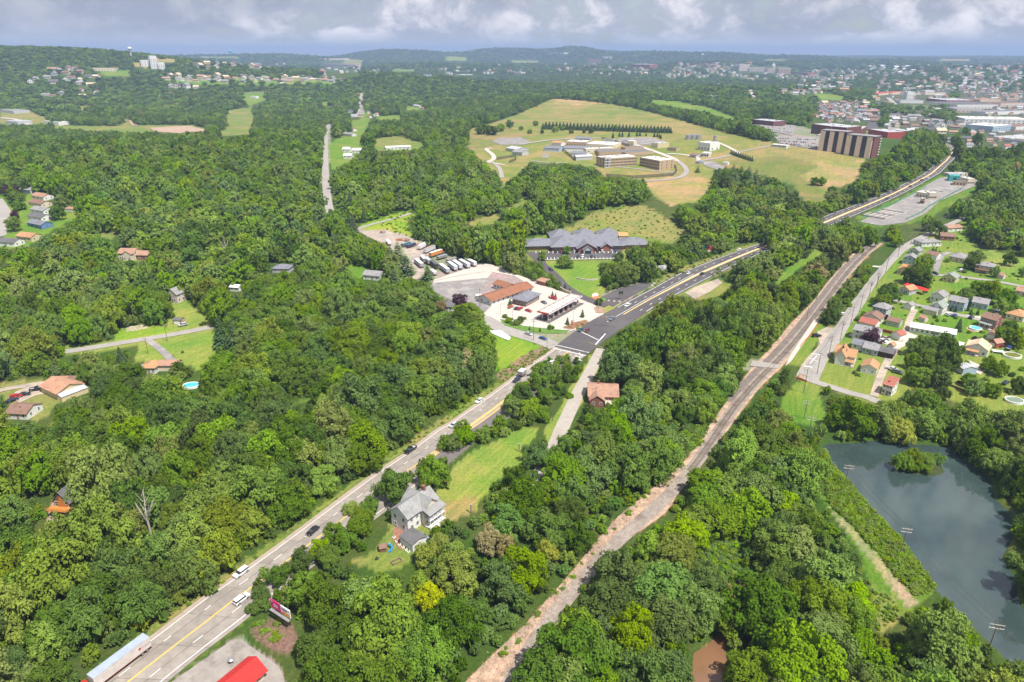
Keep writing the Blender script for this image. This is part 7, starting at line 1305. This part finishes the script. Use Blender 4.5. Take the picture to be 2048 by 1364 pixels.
for A, B, D, h, w, r, l in [((1831,394),(1855,398),12,5,'c','k','cream treatment building with a white flat roof'),((1857,399),(1872,399),12,6,'c','k','taller cream treatment building with big doors'),((1839,408),(1847,409),6,5,'t','k','small stone tower among the treatment tanks'),((1934,370),(1947,369),12,6,'c','k','cream pump building at the far end of the works'),((1905,371),(1930,373),8,4,'t','m','tan walled process building of the works'),((1898,354),(1935,352),10,3,'p','l','long pale plant building behind the teal one')]: flatb('treatment_building', l, A, B, D, h, w, r, (4,1), (1.2,1.6), 1)
WALL['T'] = C('teal cladding', (.06,.36,.34)); ROOF['e'] = C('teal roof', (.10,.42,.40)); flatb('treatment_building', 'bright teal clad building in the treatment works', (1897,363), (1919,364), 8, 6, 'T', 'e', (1,0), (3,3), 1)
fence('green_fence', 'long green mesh fence between the black highway and the works', [(1722,440),(1760,420),(1800,401),(1835,385),(1850,376)], 2.2, 6, (.10,.30,.16)); fence('green_fence', 'green mesh fence on the wooded side of the works', [(1812,440),(1840,428),(1858,414),(1890,396),(1925,378)], 2.2, 6, (.10,.30,.20))
# ---- large buildings of the town
for A, B, D, h, w, r, l, nm in [((1928,247),(2060,250),70,10,'w','k','vast white flat roofed factory at the edge of town','factory'),((1948,258),(1978,260),40,9,'w','l','pale gabled factory hall in front of the white roofs','factory'),((1984,264),(2020,262),50,11,'b','w','light blue ended factory hall with a ribbed white roof','factory'),((2030,262),(2075,260),40,8,'w','b','pale warehouse at the edge of the frame beyond the factory','warehouse'),((2020,284),(2075,282),30,7,'w','l','low white roofed warehouse nearest the woods','warehouse'),((1913,217),(1995,217),120,9,'w','d','wide dark roofed mill in the town','mill'),((1913,225),(1966,226),70,8,'p','g','grey roofed mill with a white front','mill'),((1893,208),(1950,208),100,9,'r','l','brick fronted factory with a pale roof','factory'),((1960,206),(2000,206),80,8,'c','p','tan industrial block beyond the dark roofed mill','factory'),((2000,214),(2050,212),70,8,'p','b','brown roofed works at the town edge','factory'),((1970,231),(2050,228),40,7,'w','s','narrow sheds between the mills and the white factory','warehouse'),
    ((1812,202),(1826,202),20,24,'w','k','tall white hotel with banded windows','hotel'),((1757,191),(1806,189),30,8,'c','r','long shop row with a bright red roof','shopping_row'),((1800,206),(1846,207),40,7,'w','s','dark roofed supermarket below the hotel','supermarket'),((1806,181),(1830,181),25,9,'w','k','white shops behind the hotel','shop'),((1828,189),(1890,190),20,7,'c','g','long grey viaduct like building right of the hotel','warehouse'),((1850,186),(1868,186),20,8,'w','k','white roofed depot beyond the viaduct','depot'),((1745,196),(1753,196),20,6,'y','k','small yellow fronted shop by the town highway','shop'),((1868,195),(1892,196),30,7,'w','w','rounded white roofed hall','hall'),((1764,208),(1780,209),20,6,'p','p','pinkish commercial building by the bend','shop'),((1870,222),(1885,222),15,6,'w','k','small white flat building among town trees','building'),
    ((1263,137),(1299,138),120,26,'r','k','large red brick hospital block on the far town hill','building'),((1300,138),(1312,138),80,16,'p','k','pink lower block beside the far red brick hospital','building'),((283,133),(300,133),60,20,'w','w','long white plant building on the far left hillside','building'),((303,138),(317,138),80,42,'w','w','tall white tower block on the far left hillside','building'),((318,140),(331,140),60,24,'w','l','grey white annex of the far tower','building'),((1478,142),(1498,142),100,40,'p','p','pinkish courthouse block of the distant town centre','building'),((1498,143),(1530,144),80,26,'p','g','grey pink row of the distant town centre','building'),((1556,148),(1581,148),80,34,'t','k','tan block at the end of the distant town centre','building'),((1534,146),(1550,146),60,26,'s','g','stone courthouse base in the distant town centre','building'),((1583,150),(1615,152),60,18,'r','b','dark red row beyond the tan block','building'),
    ((1177,124),(1204,124),120,22,'r','R','reddish mill buildings on the far hill','building'),((1097,110),(1128,111),150,26,'w','k','white campus building on the far ridge','building'),((1206,118),(1224,118),100,18,'w','l','pale far hall beside the reddish mill','building'),((183,142),(232,143),80,10,'c','p','pink roofed stadium building on the left slope','building'),((648,132),(712,134),100,16,'p','b','long pink brown campus on the far hill','building'),((640,120),(698,120),100,12,'c','p','pale long building on the far crest','building'),((1010,148),(1042,150),70,14,'c','l','cream buildings on the far wooded hill','building'),((920,153),(945,153),60,10,'w','k','white roofed depot behind the hill trees','building'),((846,155),(860,156),60,10,'b','s','small blue roofed depot behind the hill trees','building'),((1494,160),(1506,160),50,8,'c','c','tan roofed barn before the town','building'),((1408,195),(1426,197),30,6,'w','k','white farm shed on the green hillside','building'),((90,248),(118,251),25,6,'w','w','white marquee like hall at the left clearing','building'),((0,224),(28,228),35,6,'g','g','grey roofed hall at the left clearing','building'),((12,248),(36,250),30,6,'g','l','pale roofed greenhouse at the left clearing','building'),((-10,282),(16,286),25,7,'w','g','grey roofed houses at the left edge','building'),((-6,312),(34,314),20,6,'g','g','low grey roofed building at the left edge','building'),((500,196),(512,197),12,5,'w','w','white shed on the small green field','building')]:
    big = w in 'wcprtbgys' and h >= 8; flatb(nm, l, A, B, D, h, w, r, (max(3, int(dep(A, B)/9)), 0) if big else None, (3.0,1.6), max(1, int(h/5)), 'building', st_h=4.2, sides='F', hv=True)
x, y, z = hit(1541,143); t = thing('courthouse_dome', 'domed courthouse tower rising over the distant town', 'tower', (x, y-40, z), 0); m = MB(); m.cyl((0,0,20),(0,0,40),14,13,12); m.put('drum', WALL['s'], t); m = MB(); m.cyl((0,0,40),(0,0,54),13,3,12); m.put('dome', WALL['g'], t); m = MB(); m.cyl((0,0,54),(0,0,64),2,.5,6); m.put('spire', WALL['s'], t)
mast('tall thin radio mast on the far ridge', 880.6, 110, 175, 3.5); mast('shorter radio mast beside the far clearing', 909, 113, 90, 2.5); mast('steel lattice pylon before the distant town', 1597, 183, 52, 4.5); mast('second steel lattice pylon close to the first', 1603, 183, 48, 4.0); mast('slanting crane like mast behind the hotel', 1812, 184, 48, 2, 'crane', 'crane'); water_tower('small teal water tower on the far left crest', 461, 112, 34, 17, (.10,.42,.50)); water_tower('pale water tower on the far town hill', 1404, 117, 26, 14, (.62,.64,.68)); water_tower('slim white water tower on the left far hill', 263, 115, 26, 8, (.6,.62,.65))
# ================================================================ individual trees with a label each, small far houses
MARKS = [('farmhouse',830,1045),('semi truck',240,1315),('magenta billboard',566,1225),('red roofed shop',480,1335),('log cabin',118,1010),('rust tan barn',125,775),('pinkish house',345,595),('cream woodland house',260,510),('valley road',235,690),('crossroads',1150,690),('fuel canopy',1120,610),('motel',1000,590),('school',1175,490),('railway crossing',1530,728),('brown roofed lane house',1205,795),('pond island',1840,925),('tan roofed house',1688,715),('cream roofed house',1950,695),('oval green pool',2024,712),('brick duplex',1975,640),('red awning',1810,575),('creek mouth',1420,1330),('creek bend',1455,1200),('pond corner pole',1689,960),('nearest pond pole',1972,1290),('mown field',950,960),('ballast bend',1330,990),('black pickup truck',821,903),('storage yard',830,510),('tan brick prison block',1240,325),('boiler house',1410,295),('hill road gardens',700,305),('curved terrace street',20,430),('orange barrier',1600,760),('treatment works',1830,410),('dry hill top',1110,205),('billboard slope',545,1270),('railway foot',960,1340),('dirt track',1740,1120),('white ranch',1865,490),('paired billboards',1315,545)]
KINDW = {'D':'dark green','M':'mid green','B':'bright green','O':'olive green','Y':'lime yellow','S':'tan seeded','U':'bluish green','P':'purple leaved'}
ORD = ['nearest','second nearest','third nearest','fourth nearest','fifth nearest','sixth nearest','seventh nearest','eighth nearest','ninth nearest','tenth nearest','eleventh nearest','twelfth nearest']+['%s nearest' % w for w in ('thirteenth','fourteenth','fifteenth','sixteenth','seventeenth','eighteenth','nineteenth','twentieth')]
def place_word(dx, dy):
    if abs(dx) > abs(dy)*1.3: return 'right of' if dx > 0 else 'left of'
    return 'below' if dy > 0 else 'above'
seen = {}
def auto_label(phrase, px, py):
    n, mx, my = min(MARKS, key=lambda q: math.hypot(q[1]-px, (q[2]-py)*1.2)); d = math.hypot(mx-px, my-py); return (phrase, n, place_word(px-mx, py-my)), d
pend = []
for i, (x, y, z, r, h, k, v, man) in enumerate(TREES):
    if k in 'RH': continue
    px, py, zc = proj(x, y, z+h*.6); px, py = float(px), float(py); sz = r*2/zc*F
    con = k in 'CWA'; size = ('small ' if r < 3.2 else 'broad ' if r > 7.2 else '') if not con else ''
    phrase = size+KINDW[k]+' tree' if not con else {'C':'dark spruce','W':'feathery pine','A':'columnar evergreen'}[k]
    key, d = auto_label(phrase, px, py); pend.append((key, d, i))
byk = {}
for key, d, i in pend: byk.setdefault(key, []).append((d, i))
LBL = {}
for (ph, n, w), L in byk.items():
    L.sort()
    for j, (d, i) in enumerate(L): LBL[i] = ('%s %s the %s' % (ph, w, n)) if len(L) == 1 else '%s %s the %s, %s to it' % (ph, w, n, ORD[min(j, len(ORD)-1)])
rt = random.Random(4); ri = hi = -1
for i, (x, y, z, r, h, k, v, man) in enumerate(TREES):
    con = k in 'CWARH'; v = int(v); ri += k == 'R'; hi += k == 'H'
    if k == 'R': lab, grp, nm, cat = ('spruce in the hillside double row, %s from the left in the %s row' % ((NTH[ri], 'front') if ri < 38 else (NTH[ri-38], 'back'))), 'spruces in the double row on the dry hillside', 'spruce_tree', 'tree'
    elif k == 'H': lab, grp, nm, cat = 'evergreen in the dense clump on the tan field, %s from the left' % NTH[hi], 'evergreens of the clump on the tan field', 'evergreen_tree', 'tree'
    else: lab, grp, cat = LBL[i], ('conifers' if con else 'broadleaf trees standing in and around the woods'), 'tree'; nm = {'C':'spruce_tree','W':'pine_tree','A':'columnar_shrub'}.get(k, 'broadleaf_tree')
    t = thing(nm, lab, cat, (x, y, z), rt.uniform(0,6.28), grp)
    if con:
        me = (SPR[v % 2] if k in 'CRH' else WPN[v % 2] if k == 'W' else ARB[0]); c = link('crown', me, t); hh = h*(1.06 if k != 'H' else .9); w = r/(.30 if k in 'CRHW' else .17); c.scale = (w, w, hh); tr = link('trunk', TRK_C[0], t); tr.scale = (h*.9, h*.9, h)
    else:
        L = NEARC[k]; c = link('crown', L[v % len(L)], t); c.scale = (r*rt.uniform(.93,1.08), r*rt.uniform(.93,1.08), h*.82); tr = link('trunk', TRK_B[v % 4], t); tr.scale = (r*.9, r*.9, h*1.0)
for px, py, sc, l in ((305,1078,6.5,'bare pale dead tree standing in the dark woods above the highway'),(268,640,6,'grey leafless tree beside the valley road junction'),(455,520,6,'bare grey tree in the middle of the wide woods'),(1755,570,4,'bare tree behind the village street')):
    x, y, z = hit(px, py); t = thing('dead_tree', l, 'tree', (x, y, z), rt.uniform(0,6)); o = link('trunk', TRK_B[3], t); o.scale = (sc*1.3, sc*1.3, sc*3.0)
    b = MB()
    for i in range(9): a, h = i*2.2, sc*(1.2+.16*i); b.cyl((0,0,h),(math.cos(a)*sc*.55*(1-i*.07),math.sin(a)*sc*.55*(1-i*.07),h+sc*.45),.10,.03,4,False)
    b.put('limb', M_BARKP, t)['kind'] = 'stuff'
# far houses: three house shapes shared by all, in the wall and roof colours seen
FH = {}
def far_mesh(kind, w_, r_):
    k = (kind, w_, r_)
    if k in FH: return FH[k]
    a, r = MB(), MB(); L, D, h, rh = ((1,.62,.30,.20),(.8,.7,.44,.24),(1.15,.55,.22,.16))[kind]
    if kind == 1: a.prof([(0,-.3),(L,-.3),(L,h),(L/2,h+rh),(0,h)][::-1], 0, D); r.prof([(-.05,h-.03),(L/2,h+rh+.01),(L/2,h+rh+.04),(-.05,h)][::-1], -.04, D+.04); r.prof([(L+.05,h-.03),(L+.05,h),(L/2,h+rh+.04),(L/2,h+rh+.01)][::-1], -.04, D+.04)
    else: a.profx([(0,-.3),(D,-.3),(D,h),(D/2,h+rh),(0,h)], 0, L); r.profx([(-.05,h-.03),(D/2,h+rh+.01),(D/2,h+rh+.04),(-.05,h)], -.04, L+.04); r.profx([(D+.05,h-.03),(D+.05,h),(D/2,h+rh+.04),(D/2,h+rh+.01)], -.04, L+.04)
    wn = MB(); [wn.box(L*(i+.5)/3-.05,-.006,h*.4,L*(i+.5)/3+.05,.001,h*.8) for i in range(3)]
    FH[k] = (a.mesh('wall', WALL[w_]), r.mesh('roof', ROOF[r_]), wn.mesh('window', M_GLASS)); return FH[k]
WN = dict(w='white', c='cream', g='grey', p='pinkish', r='red brick', b='blue'); RN = dict(g='grey', d='dark', b='brown', p='pinkish', c='cream', R='red', t='tan', l='pale metal', w='white', s='slate')
PLACE = dict(ridge='on the wooded ridge estate', estate='on the farther ridge estate', slope='on the shaded left slope', town='in the hillside streets above the hospital', quarter='in the town quarter below the factories', hillside='on the far town hillside', campus='on the distant town hills')
FM = [('radio mast',880,100),('teal water tower',461,105),('hospital',1680,262),('hotel',1819,192),('white factory',1990,240),('courthouse dome',1541,138),('red brick hospital block',1280,130),('lattice pylons',1600,170),('tall white tower block',310,132),('small green field',510,195),('pale water tower',1404,112),('hill road crest',722,187),('stadium',210,140),('long red roof',1780,187),('dark roofed mill',1955,212),('road bridge',1740,228)]
pend = {}
for i, (px, py, w, wl, rf, tg, a, u) in enumerate(FARH):
    n, mx, my = min(FM, key=lambda q: math.hypot(q[1]-px, (q[2]-py)*2)); pend.setdefault((WN[wl], RN[rf], n), []).append((math.hypot(mx-px, my-py), i))
FL = {}
for (wn, rn_, n), L in pend.items():
    L.sort()
    for j, (d, i) in enumerate(L): FL[i] = '%s house with %s roof, %s of its colours to the %s' % (wn, rn_, ORD[min(j, 19)], n)
for i, (px, py, w, wl, rf, tg, a, u) in enumerate(FARH):
    x, y, z = hit(px, py); kind = int(u*3) % 3; w *= 1.15; t = thing('house', FL[i], 'house', (x-w/2, y, z+.3), a, 'houses '+PLACE[tg]); me = far_mesh(kind, wl, rf)
    for nm, q in zip(('wall','roof','window'), me): o = link(nm, q, t); o.scale = (w, w, w)
def garden_shrubs():
    bpy.context.view_layer.update(); R_ = []
    for o in bpy.data.objects:
        if o.name.startswith('wall') and o.type == 'MESH' and o.users_collection:
            c = [o.matrix_world @ Vector(b) for b in o.bound_box]; R_.append((min(p.x for p in c)-.6, min(p.y for p in c)-.6, max(p.x for p in c)+.6, max(p.y for p in c)+.6))
    R_ = np.array(R_); A = np.concatenate([cover_poly('b', NB, 9.0, .6, 1.9, 'DMMBU', ''), cover_poly('b', [(1600,748),(1655,700),(1735,590),(1800,505),(1856,476),(1930,470),(2048,520),(2048,640),(1900,700),(1760,690)], 11.0, .5, 1.3, 'DMB', ''), cover_poly('b', [(225,660),(300,648),(345,655),(420,690),(400,740),(280,725)], 15, .6, 1.6, 'DMB', '')])
    x, y, r = A[:,0], A[:,1], A[:,3]; k = np.ones(len(A), bool)
    k &= ~((x[:,None] > R_[None,:,0]-r[:,None]) & (x[:,None] < R_[None,:,2]+r[:,None]) & (y[:,None] > R_[None,:,1]-r[:,None]) & (y[:,None] < R_[None,:,3]+r[:,None])).any(1)
    near_w = (np.hypot(x[:,None]-(R_[None,:,0]+R_[None,:,2])/2, y[:,None]-(R_[None,:,1]+R_[None,:,3])/2).min(1) < 11); k &= near_w | (rng.random(len(A)) < .22)
    for P_, w in ROADS+[(even(W2(R5L), 12), 7), (even(W2(R5R), 12), 7)]:
        for a, b in zip(P_, P_[1:]):
            dx, dy = b[0]-a[0], b[1]-a[1]; t_ = np.clip(((x-a[0])*dx+(y-a[1])*dy)/(dx*dx+dy*dy+1e-9), 0, 1); k &= np.hypot(x-a[0]-t_*dx, y-a[1]-t_*dy) > w/2+r+.4
    fill('garden_shrubs', A[k], MIDC, 'small garden bushes round the houses and along the lawns', zs=.9)
garden_shrubs()
def mass_houses():
    V, Fc, Mi = [], [], []; wk, rk = 'wwcgp', 'gdbplR'; ms = [WALL[q] for q in wk]+[ROOF[q] for q in rk]
    for px, py, w, wl, rf, tg, a, u in MASSH:
        x, y, z = hit(px, py); w *= .9; a = u*3.1; c, s_ = math.cos(a), math.sin(a); D, h, rh = w*.62, w*.32, w*.2; n = len(V)
        for (i, j, k) in [(0,0,-2),(w,0,-2),(w,D,-2),(0,D,-2),(0,0,h),(w,0,h),(w,D,h),(0,D,h),(0,D/2,h+rh),(w,D/2,h+rh),(-.4,-.4,h-.1),(w+.4,-.4,h-.1),(w+.4,D/2,h+rh+.25),(-.4,D/2,h+rh+.25),(w+.4,D+.4,h-.1),(-.4,D+.4,h-.1)]: V.append((x+(i-w/2)*c-(j-D/2)*s_, y+(i-w/2)*s_+(j-D/2)*c, z+k))
        m1 = int(u*97) % 5; m2 = 5+int(u*53) % 6
        for q, m in (((0,1,5,4),m1),((2,3,7,6),m1),((1,2,6,9,5),m1),((3,0,4,8,7),m1),((10,11,12,13),m2),((13,12,14,15),m2)): Fc.append(tuple(n+i for i in q)); Mi.append(m)
    me = mesh('distant_houses', V, Fc); [me.materials.append(m) for m in ms]; me.polygons.foreach_set('material_index', Mi); tag(link('distant_houses', me), 'tiny pale houses scattered over the distant town hills', None, None, 'stuff')
mass_houses()
print('objects', len(bpy.data.objects))
